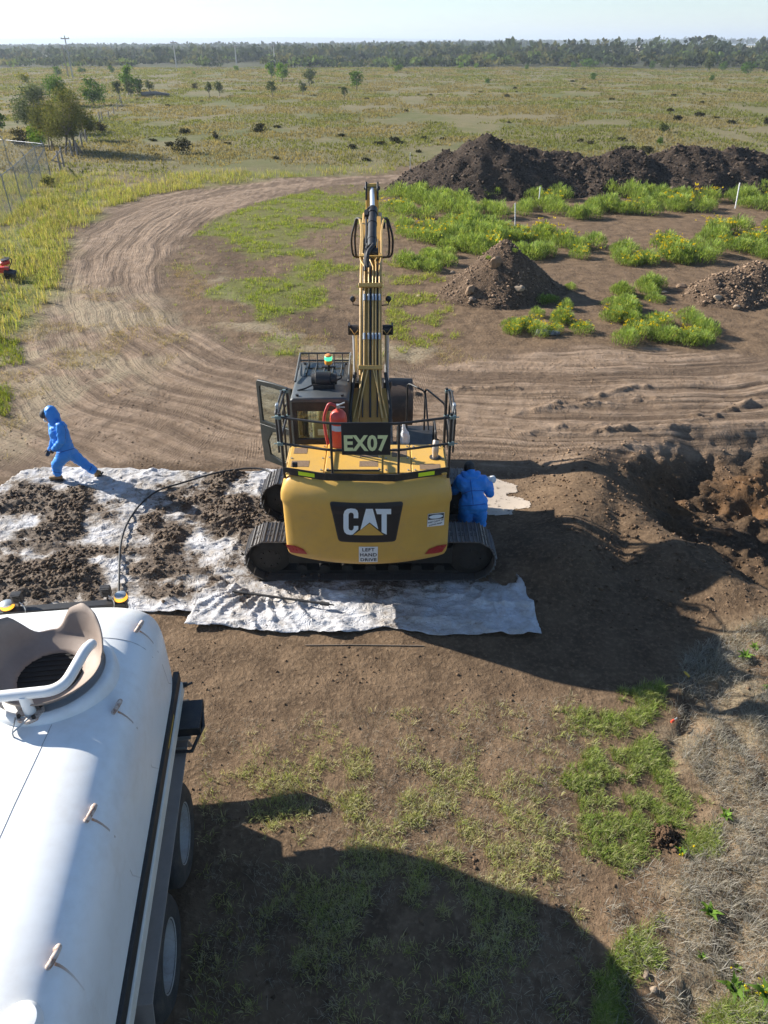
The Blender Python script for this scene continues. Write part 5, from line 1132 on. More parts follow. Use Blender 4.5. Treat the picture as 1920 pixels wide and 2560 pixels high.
# hand rails -----------------------------------------------
RZ, MZ = 3.21, 2.80
posts = [Vector((tb[0].x + .01, tb[0].y + .03, 0)), Vector((gy(*e1(650, 1000), 8.72).x, 8.70, 0)), Vector((gy(*e1(1155, 1000), 8.72).x, 8.70, 0)), Vector((tb[3].x - .01, tb[3].y + .03, 0))]
r_ = MB()
for z in (RZ, MZ): r_.tube(arc_pts([p_ + Vector((0, 0, z)) for p_ in posts], .12), .0185, 8)
for p_ in posts[1:3]: r_.tube([p_ + Vector((0, 0, DZ)), p_ + Vector((0, 0, RZ))], .0185, 8)
r_.build('rear_guard_rail', BLK, EX, smooth_=60)
for i, sx in ((0, -1), (3, 1)):
    p_ = posts[i]; r_ = MB()
    r_.tube([p_ + Vector((0, 0, DZ - .1)), p_ + Vector((0, 0, RZ + .06))], .022, 8)
    f_ = Vector((p_.x + sx * .0, 9.78, 0))
    r_.tube([f_ + Vector((0, 0, DZ - .25)), f_ + Vector((0, 0, RZ + .05))], .022, 8)
    for z in (RZ, MZ): r_.tube(arc_pts([p_ + Vector((sx * .03, 0, z)), p_ + Vector((sx * .03, .3, z)), f_ + Vector((sx * .03, 0, z))], .1), .018, 8)
    r_.tube(arc_pts([p_ + Vector((sx * .05, .02, MZ - .15)), p_ + Vector((sx * .06, .05, RZ + .05)), f_ + Vector((sx * .06, -.05, RZ + .05)), f_ + Vector((sx * .05, -.02, MZ - .1))], .08), .016, 8)
    rail = r_.build('side_guard_rail', BLK, EX, smooth_=60)
    for q in (p_, f_):
        for z in (RZ, MZ):
            g_ = MB(); g_.box((q.x + sx * .02, q.y, z), (.085, .05, .05)); g_.cyl((q.x + sx * .03, q.y, z), (q.x + sx * .11, q.y, z), .01, 6)
            g_.build('rail_clamp', CLAMP, rail, .006)
    m_ = MB(); a = p_ + Vector((sx * .05, .18, 0)); m_.box(a + Vector((0, 0, MZ + .22)), (.045, .09, .62)); m_.build('gate_plate', GALV, rail, .01)
# sign -----------------------------------------------------
SGY = 8.662
s0 = gy(852, 1056, SGY); s1 = gy(976, 1137, SGY)
m_ = MB(); m_.b2(s0.x, s1.x, SGY - .008, SGY + .008, s1.z, s0.z); sign = m_.build('sign_board', pm('sign_black', (.014, .014, .016), .45, nscale=5, amt=.3), EX, .004)
bm = text_bm('EX07', .335, .012, 1.04); 
mx = max(v_.co.x for v_ in bm.verts) - min(v_.co.x for v_ in bm.verts)
bmesh.ops.scale(bm, verts=bm.verts, vec=((s1.x - s0.x) * .90 / mx, 1.0, 1))
cx_ = (max(v_.co.x for v_ in bm.verts) + min(v_.co.x for v_ in bm.verts)) / 2; cz_ = (max(v_.co.y for v_ in bm.verts) + min(v_.co.y for v_ in bm.verts)) / 2
hgt_ = max(v_.co.y for v_ in bm.verts) - min(v_.co.y for v_ in bm.verts); fz = (s0.z - s1.z) * .51 / hgt_
for v_ in bm.verts: v_.co = Vector(((s0.x + s1.x) / 2 + v_.co.x - cx_, SGY - .011, s1.z + (s0.z - s1.z) * .375 + (v_.co.y - cz_) * fz)) - world_loc(EX)
me = bpy.data.meshes.new('lettering'); bm.to_mesh(me); bm.free(); link('lettering', me, LUM, sign)
# cab ------------------------------------------------------
cx0, cx1, cy0, cy1, cz0, cz1 = -1.45, -.55, 10.16, 11.62, 1.22, 2.92
c_ = MB()
for x in (cx0 + .04, cx1 - .04):
    for y, t in ((cy0 + .05, .10), (cy1 - .05, .08), ((cy0 + cy1) / 2 + .05, .07)): c_.b2(x - .04, x + .04, y - t / 2, y + t / 2, cz0, cz1 - .05)
c_.b2(cx0, cx1, cy0 - .002, cy0 + .06, cz0, 2.22); c_.b2(cx0, cx1, cy0 - .002, cy0 + .06, 2.70, cz1 - .06)
c_.b2(cx1 - .05, cx1, cy0, cy1, cz0, 1.95); c_.b2(cx0, cx0 + .05, cy0, cy0 + .75, cz0, 1.9); c_.b2(cx0, cx1, cy1 - .06, cy1, cz0, 1.55); c_.b2(cx0, cx1, cy0, cy1, cz0 - .05, cz0 + .03)
CAB = c_.build('cab_frame', BLK, EX, .015)
for (x0, x1, y0, y1, z0_, z1_) in ((cx0 + .08, cx1 - .08, cy0 + .02, cy0 + .027, 2.22, 2.70), (cx0 + .08, cx1 - .08, cy1 - .04, cy1 - .033, 1.55, 2.85), (cx1 - .03, cx1 - .023, cy0 + .1, cy1 - .09, 1.95, 2.85), (cx0 + .02, cx0 + .027, cy0 + .1, cy0 + .7, 1.9, 2.85)):
    g_ = MB(); g_.b2(x0, x1, y0, y1, z0_, z1_); g_.build('window_pane', GLASS, CAB)
roof = MB(); roof.prism([(cx0 - .01, cz1 - .06), (cx1 + .01, cz1 - .06), (cx1 + .01, cz1 - .02), (cx1 - .05, cz1 + .02), (cx0 + .05, cz1 + .02), (cx0 - .01, cz1 - .02)], 'y', cy0 - .03, cy1 + .04)
ROOF = roof.build('cab_roof', GRY, EX, .02)
for (x, y) in ((cx0 + .1, cy0 + .05), (cx1 - .1, cy0 + .05), (cx0 + .1, cy1 - .1), (cx1 - .1, cy1 - .1)):
    b_ = MB(); b_.cyl((x, y, cz1 + .01), (x, y, cz1 + .05), .025, 10); b_.build('roof_bolt', BLK, ROOF)
m_ = MB(); m_.b2(cx0 + .12, cx1 - .12, cy1 - .62, cy1 - .08, cz1 + .018, cz1 + .03); m_.build('roof_hatch', glassmat('roof_hatch_glass', (.35, .42, .42)), ROOF)
gd = MB(); zt = cz1 + .17
for z in (zt, zt - .13): gd.tube([(cx0 + .02, cy1 + .03, z), (cx1 - .02, cy1 + .03, z)], .016, 6)
for k in range(7): x = cx0 + .02 + (cx1 - cx0 - .04) * k / 6; gd.tube([(x, cy1 + .03, zt), (x, cy1 - .03, cz1 + .02), (x, cy1 - .6, cz1 + .06)], .010, 6)
gd.tube([(cx0 + .02, cy1 + .03, zt), (cx0 + .02, cy0 + .55, cz1 + .05)], .02, 6); gd.tube([(cx1 - .02, cy1 + .03, zt), (cx1 - .02, cy0 + .55, cz1 + .05)], .02, 6)
gd.build('roof_guard', GRY, EX, smooth_=50)
ac = MB(); ac.tube([(cx0 + .30, 10.60, cz1 + .14), (cx0 + .36, 10.60, cz1 + .14), (cx0 + .37, 10.60, cz1 + .14), (cx0 + .60, 10.60, cz1 + .14), (cx0 + .61, 10.60, cz1 + .14), (cx0 + .70, 10.60, cz1 + .14)], [.09, .105, .12, .12, .09, .085], 18)
ac.box((cx0 + .5, 10.56, cz1 + .06), (.34, .2, .08)); ac.tube([(cx0 + .70, 10.6, cz1 + .12), (cx0 + .78, 10.6, cz1 + .16), (cx0 + .76, 10.6, cz1 + .22)], .014, 6); ac.tube([(cx0 + .32, 10.5, cz1 + .08), (cx0 + .2, 10.45, cz1 + .04), (cx0 + .08, 10.42, cz1 + .02)], .014, 6)
ac.build('air_pre_cleaner', BLK, EX, smooth_=40)
bp = MB(); bp.cyl((cx0 + .55, 10.95, cz1), (cx0 + .55, 10.95, cz1 + .26), .022, 10); bp.box((cx0 + .55, 10.97, cz1 + .20), (.22, .06, .02)); bp.build('beacon_pole', BLK, EX)
bc = MB(); bc.lathe((cx0 + .55, 10.95, cz1 + .255), [(.06, 0), (.066, .02), (.062, .06), (.055, .065)], 18); BE = bc.build('beacon', pm('amber_lens', (.75, .30, .04), .3), EX, smooth_=40)
bc = MB(); bc.lathe((cx0 + .55, 10.95, cz1 + .318), [(.056, 0), (.062, .006), (.062, .06), (.056, .066)], 18); bc.build('beacon_green_lens', pm('green_lens', (.05, .50, .25), .25, emit=(.1, .9, .45), es=.5), BE, smooth_=40)
bc = MB(); bc.lathe((cx0 + .55, 10.95, cz1 + .383), [(.056, 0), (.055, .02), (.03, .035), (.002, .036)], 18); bc.build('beacon_cap', pm('orange_cap', (.75, .28, .08), .4), BE, smooth_=40)
st = MB(); st.b2(-1.18, -.78, 10.55, 11.0, 1.62, 1.76); st.b2(-1.17, -.79, 10.44, 10.56, 1.74, 2.38); st.b2(-1.08, -.88, 10.45, 10.54, 2.38, 2.58); st.build('operator_seat', pm('tan_seat_cloth', (.30, .23, .12), .85, nscale=12), EX, .04)
st = MB()
for x in (-1.22, -.74): st.b2(x - .06, x + .06, 10.7, 11.1, 1.7, 1.86); st.tube([(x, 11.0, 1.85), (x, 11.03, 2.05)], [.012, .022], 8)
st.b2(-1.3, -.7, 11.4, 11.52, 1.3, 1.75); st.build('control_console', pm('cab_interior', (.045, .046, .048), .7), EX, .015)
st = MB(); st.b2(-1.06, -.90, 10.205, 10.21, 2.26, 2.36); st.build('cab_sticker', WHT, EX)
# open door (swung outwards on its rear hinge)
hinge = Vector((-1.50, 10.70, 0)); fdir = Vector((-.82, .57, 0)).normalized(); DW = .78
def dp(a, z): return hinge + fdir * (a * DW) + Vector((0, 0, z))
nrm = Vector((-fdir.y, fdir.x, 0)) * .02
def panel(mb, outline, hole=None):
    O = [dp(*p_) for p_ in outline]; n = len(O)
    if hole is None: mb.add([p_ - nrm for p_ in O] + [p_ + nrm for p_ in O], [tuple(range(n)), tuple(range(2 * n - 1, n - 1, -1))] + [(i, (i + 1) % n, (i + 1) % n + n, i + n) for i in range(n)])
    else:
        H_ = [dp(*p_) for p_ in hole]; V = [p_ - nrm for p_ in O] + [p_ + nrm for p_ in O] + [p_ - nrm for p_ in H_] + [p_ + nrm for p_ in H_]; F = []
        for i in range(n):
            j = (i + 1) % n; F += [(i, j, j + n, i + n), (i, j, j + 2 * n, i + 2 * n), (i + n, j + n, j + 3 * n, i + 3 * n), (i + 2 * n, j + 2 * n, j + 3 * n, i + 3 * n)]
        mb.add(V, F)
zb_, zm_, zt_ = 1.30, 2.02, 2.84
dm = MB()
up_o = [(0, zm_), (0, 2.45), (0, zt_), (.5, zt_ + .01), (.96, zt_ - .01), (1, zt_ - .06), (1, 2.45), (1, zm_)]; up_h = [(.10, zm_ + .07), (.09, 2.45), (.10, zt_ - .09), (.5, zt_ - .075), (.86, zt_ - .09), (.91, zt_ - .13), (.91, 2.45), (.90, zm_ + .07)]
lo_o = [(0, zb_ + .02), (0, 1.65), (0, zm_), (.5, zm_ + .002), (1, zm_), (1, 1.7), (.97, zb_), (.5, zb_)]; lo_h = [(.10, zb_ + .12), (.10, 1.65), (.10, zm_ - .05), (.4, zm_ - .045), (.66, zm_ - .10), (.80, 1.72), (.76, zb_ + .16), (.45, zb_ + .10)]
panel(dm, up_o, up_h); panel(dm, lo_o, lo_h)
DOOR = dm.build('door', pm('door_olive_black', (.030, .034, .030), .45, nscale=4, amt=.4, dirt=(.13, .11, .08), dirt_amt=.3), EX, .008)
for hl_ in (up_h, lo_h):
    g_ = MB(); nn = nrm; H_ = [dp(*p_) for p_ in hl_]; n = len(H_); g_.add([p_ - nn * .15 for p_ in H_] + [p_ + nn * .15 for p_ in H_], [tuple(range(n)), tuple(range(2 * n - 1, n - 1, -1))] + [(i, (i + 1) % n, (i + 1) % n + n, i + n) for i in range(n)]); g_.build('window_pane', GLASS, DOOR)
h_ = MB(); h_.tube([dp(.95, 1.42), dp(.95, 1.42) - nrm * 3, dp(.95, 1.58) - nrm * 3, dp(.95, 1.58)], .012, 6); h_.build('handle', BLK, DOOR)
h_ = MB(); h_.tube(arc_pts([Vector((-1.47, 10.2, 1.5)), Vector((-1.58, 10.15, 1.7)), Vector((-1.58, 10.12, 2.75)), Vector((-1.47, 10.15, 2.9))], .1), .017, 8); h_.build('cab_grab_rail', BLK, EX, smooth_=60)
# right-hand side boxes, steps and loops
b_ = MB(); b_.b2(XC + .48, XC + 1.18, 9.75, 11.2, 1.2, 1.86); b_.build('fuel_tank', BLK, EX, .03)
b_ = MB(); b_.b2(XC + .5, XC + 1.18, 11.22, 12.0, 1.2, 1.55); b_.build('tool_box', BLK, EX, .02)
b_ = MB(); b_.b2(XC - .62, XC + .46, 9.74, 10.3, 1.25, 1.95); b_.build('valve_bay', BLK, EX, .02)
b_ = MB()
for x, y0, y1, zt in ((.42, 11.2, 11.9, 2.45), (.72, 10.5, 11.5, 2.52)):
    b_.tube(arc_pts([(x, y1, 1.5), (x, y1 - .02, zt), (x + .3, y0 + .3, zt), (x + .36, y0, 1.85)], .1), .017, 8)
b_.tube(arc_pts([(.80, 10.3, 1.85), (.80, 10.3, 2.5), (.80, 9.85, 2.5), (.80, 9.85, 1.9)], .08), .017, 8)
b_.build('step_hand_rail', BLK, EX, smooth_=60)
# boom -----------------------------------------------------
BX = -.225
boomp = [(10.30, 2.12), (10.42, 2.32), (11.85, 4.02), (12.08, 4.22), (12.35, 4.36), (14.25, 4.78), (14.62, 4.80), (14.82, 4.66), (14.78, 4.40), (14.25, 4.36), (12.80, 3.86), (12.48, 3.62), (10.95, 1.78), (10.70, 1.60), (10.42, 1.66), (10.30, 1.86)]
b_ = MB(); b_.prism(boomp, 'x', BX - .185, BX + .185); BOOM = b_.build('boom', BOOMY, EX, .02)
for hx_, hr in ((.0, .016), (-.125, .011), (.115, .011)):
    b_ = MB(); b_.tube([Vector((BX + hx_, y_, float(np.interp(y_, [10.42, 11.85, 12.08, 12.35, 14.25], [2.32, 4.02, 4.22, 4.36, 4.78])) + .022)) for y_ in np.linspace(10.5, 13.3, 22)], hr, 6); b_.build('hydraulic_hose', RUB, BOOM, smooth_=60)
b_ = MB()
for sx in (-1, 1): b_.prism([(10.28, 1.6), (10.28, 2.15), (10.5, 2.42), (10.95, 2.75), (11.15, 2.6), (10.98, 1.7), (10.7, 1.55)], 'x', BX + sx * .185, BX + sx * .30)
b_.build('boom_foot', YELD, BOOM, .015)
for a, z in ((11.02, 3.08), (11.93, 4.16), (12.62, 4.46)):
    b_ = MB(); b_.box((BX, a, z - .0), (.40, .07, .05), (.86 if a < 12 else .25, 0, 0)); b_.build('pipe_clamp', YELD, BOOM, .006)
def boom_top(y): return float(np.interp(y, [10.42, 11.85, 12.08, 12.35, 14.25], [2.32, 4.02, 4.22, 4.36, 4.78]))
def on_boom(x, y, h=.035): 
    sl = (boom_top(y + .05) - boom_top(y - .05)) / .1; n_ = Vector((0, -sl, 1)).normalized(); return Vector((BX + x, y, boom_top(y))) + n_ * h
PIPE = pm('yellow_steel_pipe', (.62, .40, .14), .35, .1, nscale=6, amt=.3, dirt=(.35, .27, .17), dirt_amt=.3)
for x0, x1, xe in ((-.16, -.10, -.17), (-.09, -.03, -.12), (-.01, .04, .13), (.07, .09, .12), (.15, .15, .17)):
    pts = [on_boom(xe * 1.6, 10.5), on_boom(xe * 1.1, 10.75), on_boom(x1, 11.05)] + [on_boom(x1, t) for t in np.linspace(11.15, 11.9, 7)] + [on_boom(x1, 12.1, .04), on_boom(x1, 12.3, .04), on_boom(x0 * 1.1, 12.5), on_boom(.15 * (1 if x0 > 0 else -1) + x0 * .25, 12.75), on_boom(.15 * (1 if x0 > 0 else -1) + x0 * .25, 13.4), on_boom(.17 * (1 if x0 > 0 else -1) + x0 * .2, 13.75, .06), on_boom(.21 * (1 if x0 > 0 else -1) + x0 * .12, 13.95, .10)]
    b_ = MB(); b_.tube(pts, .0125, 7); pp_ = b_.build('hydraulic_pipe', PIPE, BOOM, smooth_=70)
    for yj in (11.35, 11.78):
        j_ = MB(); a = on_boom(x1, yj); e_ = on_boom(x1, yj + .07); j_.tube([a, e_], .021, 8); j_.build('pipe_joint', GALV, pp_)
for sx in (-1, 1):
    for k in range(2):
        b_ = MB(); o0 = on_boom(sx * (.20 + .02 * k), 13.95, .10)
        pts = [o0, o0 + Vector((sx * .07, .12, .0)), o0 + Vector((sx * (.13 + .05 * k), .1, -.35)), o0 + Vector((sx * (.12 + .04 * k), .3, -.75)), Vector((BX + sx * .2, 14.45, 4.0))]
        b_.tube(arc_pts(pts, .25, 6), .02, 8); b_.build('hydraulic_hose', RUB, BOOM, smooth_=70)
    b_ = MB(); pts = [Vector((BX + sx * .25, 10.35, 2.0)), Vector((BX + sx * .34, 10.5, 2.45)), Vector((BX + sx * .3, 10.75, 2.75)), Vector((BX + sx * .25, 11.0, 3.0))]
    b_.tube(arc_pts(pts, .2, 6), .03, 8); b_.build('hydraulic_hose', RUB, BOOM, smooth_=70)
# boom cylinders
for sx in (-1, 1):
    x = BX + sx * .275; top_ = Vector((x, 11.76, 3.46)); bot = Vector((x, 12.02, 1.25)); mid = bot.lerp(top_, .55)
    m_ = MB(); m_.cyl(bot, mid, .075, 18); m_.cyl(mid - (mid - bot).normalized() * .1, mid + (mid - bot).normalized() * .03, .088, 18); m_.box(mid.lerp(bot, .3) + Vector((sx * .02, -.09, 0)), (.06, .06, .5), (-.1, 0, 0)); CYL = m_.build('boom_cylinder', BLK, EX, smooth_=40)
    m_ = MB(); m_.cyl(mid, top_, .038, 16); m_.build('piston_rod', CHROME, CYL, smooth_=40)
    m_ = MB(); m_.cyl(top_ + Vector((-.075, 0, 0)), top_ + Vector((.075, 0, 0)), .085, 18); m_.box(top_ + Vector((sx * .09, 0, .02)), (.03, .17, .16)); m_.build('cylinder_eye', BLK, CYL, smooth_=40)
    m_ = MB(); m_.tube([top_ + Vector((-.06 * sx, -.1, .03)), top_ + Vector((-.0 * sx, -.11, -.04)), top_ + Vector((.07 * sx, -.1, .06))], .009, 6); m_.build('grease_line', PIPE, CYL)
    lp = MB(); p_ = Vector((BX + sx * .30, 11.98, 3.92)); lp.lathe(p_ + Vector((0, -.035, 0)), [(.02, 0), (.045, .015), (.052, .05), (.048, .065), (.002, .066)], 14, (0, 1, -.1)); lp.tube([p_ + Vector((0, 0, -.04)), p_ + Vector((0, .0, -.10)), p_ + Vector((-sx * .12, 0, -.11))], .010, 6); lp.build('boom_lamp', BLK, EX, smooth_=40)
# stick cylinder on top of the boom
a = Vector((BX + .02, 12.55, 4.62)); b2_ = Vector((BX + .02, 13.62, 5.02)); e_ = Vector((BX + .0, 14.52, 5.24))
m_ = MB(); m_.cyl(a, b2_, .078, 20); m_.cyl(b2_ - (b2_ - a).normalized() * .14, b2_ + (b2_ - a).normalized() * .02, .09, 20); m_.cyl(a + Vector((-.11, -.1, -.04)), a + Vector((.11, -.1, -.04)), .06, 14)
m_.tube([a + Vector((-.10, .1, .02)), a + Vector((-.10, .6, .2)), b2_ + Vector((-.12, -.1, 0)), b2_ + Vector((-.05, -.05, .06))], .02, 8); m_.box(a.lerp(b2_, .85) + Vector((-.11, 0, .02)), (.07, .16, .09), (.36, 0, 0)); m_.cyl(a.lerp(b2_, .2) + Vector((0, -.02, -.01)), a.lerp(b2_, .25), .086, 18); m_.cyl(a.lerp(b2_, .6), a.lerp(b2_, .64), .086, 18)
SCY = m_.build('stick_cylinder', BLK, EX, smooth_=40)
m_ = MB(); m_.cyl(b2_, e_, .042, 16); m_.build('piston_rod', CHROME, SCY, smooth_=40)
m_ = MB(); m_.tube(arc_pts([Vector((BX - .05, 12.2, 4.38)), Vector((BX - .06, 12.25, 4.6)), a + Vector((.03, -.05, .06))], .12), .035, 10); m_.tube(arc_pts([Vector((BX - .09, 12.15, 4.34)), Vector((BX - .1, 12.3, 4.5)), a + Vector((-.08, .1, .04))], .12), .02, 8); m_.build('hydraulic_hose', RUB, SCY, smooth_=60)
# stick
m_ = MB(); m_.prism([(14.42, 5.20), (14.52, 5.33), (14.62, 5.30), (14.98, 4.72), (15.02, 4.45), (14.80, 3.4), (14.52, 1.86), (14.30, 1.80), (14.22, 1.95), (14.28, 3.4), (14.38, 4.3), (14.45, 4.7)], 'x', BX - .12, BX + .12); STK = m_.build('stick', YEL, EX, .015)
m_ = MB()
for sx in (-1, 1): m_.prism([(14.36, 5.06), (14.40, 5.26), (14.52, 5.36), (14.64, 5.30), (14.70, 5.10)], 'x', BX + sx * .09, BX + sx * .125)
m_.cyl((BX - .15, 14.5, 5.25), (BX + .15, 14.5, 5.25), .035, 12); m_.build('stick_end_bracket', BLK, STK, .008)
m_ = MB(); m_.cyl((BX - .25, 14.62, 4.56), (BX + .25, 14.62, 4.56), .06, 16); m_.build('stick_pin', BLK, STK)
m_ = MB(); bc0 = Vector((BX, 14.98, 4.2)); bc1 = Vector((BX, 14.85, 2.9)); m_.cyl(bc0, bc1, .065, 16); m_.cyl(bc1, Vector((BX, 14.78, 2.2)), .035, 12); m_.build('bucket_cylinder', BLK, STK, smooth_=40)
m_ = MB(); m_.box((BX, 14.62, 2.05), (.22, .38, .06), (.5, 0, 0)); m_.box((BX, 14.5, 1.85), (.18, .06, .4), (.3, 0, 0)); m_.build('bucket_link', BLK, STK)
# bucket: a wide clean-up bucket curled under the stick
prof = []
for k in range(15):
    t = k / 14; a_ = R(250) - t * R(205); prof.append((14.15 + .52 * math.cos(a_) * 1.05, 1.05 + .50 * math.sin(a_)))
ring_o = prof; ring_i = [(14.15 + (y - 14.15) * .93, 1.05 + (z - 1.05) * .93) for y, z in prof][::-1]
hw = .78; m_ = MB(); bxc = -.20
m_.prism(ring_o + ring_i, 'x', bxc - hw, bxc + hw)
for sx in (-1, 1): m_.prism(prof, 'x', bxc + sx * hw, bxc + sx * (hw + .03))
m_.prism([(14.0, 1.5), (14.2, 1.85), (14.45, 1.85), (14.6, 1.45)], 'x', BX - .16, BX - .12); m_.prism([(14.0, 1.5), (14.2, 1.85), (14.45, 1.85), (14.6, 1.45)], 'x', BX + .12, BX + .16)
m_.build('bucket', BUCK, EX, .008)
# ------------------------------------------------------------------ water truck (its rear end is far, its cab is out of the picture towards the camera)
TW = pm('tank_white_paint', (.80, .81, .80), .38, nscale=1.5, amt=.18, col2=(.70, .71, .70), dirt=(.55, .49, .41), dirt_amt=.38, spec=.5)
RUST = pm('rusty_white_lug', (.62, .52, .44), .75, nscale=28, amt=1.0, col2=(.17, .06, .025))
BOWL = pm('brown_fill_bowl', (.30, .235, .195), .6, nscale=5, amt=.35, dirt=(.40, .34, .28), dirt_amt=.3, spec=.3)
MG = pm('mudguard_grey', (.27, .235, .205), .65, nscale=6, amt=.35, dirt=(.20, .165, .13), dirt_amt=.4)
TYRE = pm('dusty_tyre', (.028, .027, .027), .8, nscale=9, amt=.5, dirt=(.12, .095, .07), dirt_amt=.5, bmp=.3, bscale=60)
RIM = pm('white_steel_rim', (.36, .35, .33), .55, nscale=9, amt=.5, dirt=(.20, .15, .11), dirt_amt=.7)
AMB = pm('amber_beacon_lens', (.80, .36, .03), .25, emit=(1.0, .45, .05), es=.6)
TPHI = R(6.8); ex_, ey_ = Vector((math.cos(TPHI), math.sin(TPHI), 0)), Vector((-math.sin(TPHI), math.cos(TPHI), 0))
T0 = Vector((-2.09, 4.42, 0)) - ex_ * 1.22
TR_ = empty('water_truck', T0, 'white water tank truck with brown fill bowl on top, cut off at bottom left', 'truck', rz=TPHI)
def LT(x, y, z): return T0 + Vector((x, y, z))
def to_local(p): d_ = p - T0; return d_.dot(ex_), d_.dot(ey_), p.z
TZC, THH, THW, TEXP = 1.97, .85, 1.15, 4.4
def tank_z(x): return TZC + THH * max(1 - min(abs(x) / THW, 1) ** TEXP, 0) ** (1 / TEXP)
def tank_ring(y, k, n=144, kz=None):
    kz = k if kz is None else kz
    o_ = []
    for i in range(n):
        a = 2 * math.pi * i / n; ca, sa_ = math.cos(a), math.sin(a)
        o_.append(LT((THW * k + 0) * math.copysign(abs(ca) ** (2 / TEXP), ca), y, TZC + THH * kz * math.copysign(abs(sa_) ** (2 / TEXP), sa_)))
    return o_
YR = 1.38; YF = -4.3
prof = [(YR - .62 * (1 - math.sin(t)), 1 - .16 * (1 - math.cos(t)), 1 - .50 * (1 - math.cos(t))) for t in [math.pi / 2 * k / 8 for k in range(9)]]
rings = [tank_ring(y, k, 144, kz) for y, k, kz in ([(YR + .06, .02, .02), (YR + .05, .3, .2), (YR + .03, .6, .4)] + prof[::-1])]
rings += [tank_ring(y, 1) for y in np.linspace(YR - .7, YF + .4, 14)] + [tank_ring(YF + .1, .96), tank_ring(YF, .8), tank_ring(YF - .02, .02)]
m_ = MB(); m_.rings(rings); TANK = m_.build('tank', TW, TR_, smooth_=60)
def tloc(u, v, lift=0.0):
    """photo point on the tank's top -> truck coordinates"""
    z = 2.95
    for _ in range(12): x, y, _z = to_local(K(u, v, z)); z = .5 * z + .5 * tank_z(x)
    return Vector((x, y, z + lift))
# weld seams
for pts in ([(112, 1565), (70, 1655), (30, 1740), (-10, 1830), (-60, 1940)], ):
    P_ = [tloc(*p_, .001) for p_ in pts]; m_ = MB(); m_.tube([LT(*p_) for p_ in P_], .003, 5); m_.build('weld_seam', pm('seam_grey', (.35, .34, .33), .6), TANK)
for yy in (.62,):
    m_ = MB(); m_.tube([LT(x, yy, tank_z(x) + .001) for x in np.linspace(-1.1, 1.12, 40)], .0035, 5); m_.build('weld_seam', MATS['seam_grey'], TANK)
# lifting lugs with rust streaks
rm, nt, o = nodes_of('rust_stain'); a_ = N(nt, 'ShaderNodeAttribute'); a_.attribute_name = 'mud'; d_ = N(nt, 'ShaderNodeBsdfDiffuse'); d_.inputs['Color'].default_value = (.50, .22, .07, 1); t_ = N(nt, 'ShaderNodeBsdfTransparent'); x_ = N(nt, 'ShaderNodeMixShader')
nt.links.new(a_.outputs['Fac'], x_.inputs[0]); nt.links.new(t_.outputs[0], x_.inputs[1]); nt.links.new(d_.outputs[0], x_.inputs[2]); nt.links.new(x_.outputs[0], o.inputs['Surface'])
for (u, v) in ((298, 1357), (250, 1530), (193, 1760), (113, 2070)):
    p_ = tloc(u, v); sl = math.atan2(tank_z(p_.x + .02) - tank_z(p_.x - .02), .04)
    b = MB(); ax = Vector((.25, 1, 0)).normalized(); nrm_ = Vector((-math.sin(sl), 0, math.cos(sl)))
    pts = [p_ - ax * .055 - nrm_ * .01, p_ - ax * .05 + nrm_ * .05, p_ + nrm_ * .075, p_ + ax * .05 + nrm_ * .05, p_ + ax * .055 - nrm_ * .01]
    b.tube([LT(*q) for q in arc_pts(pts, .03, 3)], .021, 8); b.build('lifting_lug', RUST, TR_, smooth_=50)
    V_, al = [], []
    for k in range(10):
        xx = p_.x + .02 + .30 * k / 9 * (1.0 if u > 150 else .6); w_ = .003 + .008 * (1 - k / 9)
        yy = p_.y - .03 - .10 * (k / 9) ** 1.6
        for s_ in (-1, 1): V_.append(tuple(Vector((xx, yy + s_ * w_, tank_z(xx) + .004)))); al.append(.6 * (1 - k / 9) ** 1.1)
    F_ = [(2 * k, 2 * k + 1, 2 * k + 3, 2 * k + 2) for k in range(9)]
    me = npmesh('rust_streak', np.array(V_), np.array(F_), attrs={'mud': np.array(al)}); link('rust_streak', me, rm, TANK)
# triangular bracket
p_ = tloc(45, 1575); b = MB(); b.tube([LT(*(p_ + Vector(q))) for q in ((-.05, .07, 0), (-.05, .07, .06), (.07, .075, .06), (.07, .075, 0))], .007, 6); b.tube([LT(*(p_ + Vector(q))) for q in ((-.05, .07, .06), (-.03, -.08, .05), (.07, .075, .06))], .008, 6); b.tube([LT(*(p_ + Vector(q))) for q in ((-.03, -.08, .05), (-.03, -.08, 0))], .007, 6); b.build('tie_bracket', GALV, TR_)
# fill bowl
BC = to_local(gp(112, 1650, 3.02)); BC = Vector((BC[0], BC[1], 0)); zb0 = max(tank_z(BC.x - .3), tank_z(BC.x + .3), tank_z(BC.x)) + .004
b = MB(); b.lathe(LT(BC.x, BC.y, zb0), [(.58, -.16), (.555, .02), (.52, .05), (.475, .05), (.475, -.02)], 48, cap=False); b.build('bowl_base_ring', TW, TR_, smooth_=50)
def petal_h(a):
    """height of the collar by direction (a: 0 = right, 90 deg = away from camera)"""
    d_ = (math.degrees(a) - 20) % 360
    pts = [(0, .30), (18, .45), (38, .50), (56, .36), (68, .10), (74, .05), (92, .05), (98, .10), (114, .44), (138, .55), (165, .55), (190, .42), (212, .30), (232, .12), (250, .085), (290, .075), (318, .07), (332, .09), (345, .17), (360, .30)]
    return .70 * float(np.interp(d_, [q[0] for q in pts], [q[1] for q in pts]))
n = 96; inner, outer, outr2, innr2 = [], [], [], []
rows = []
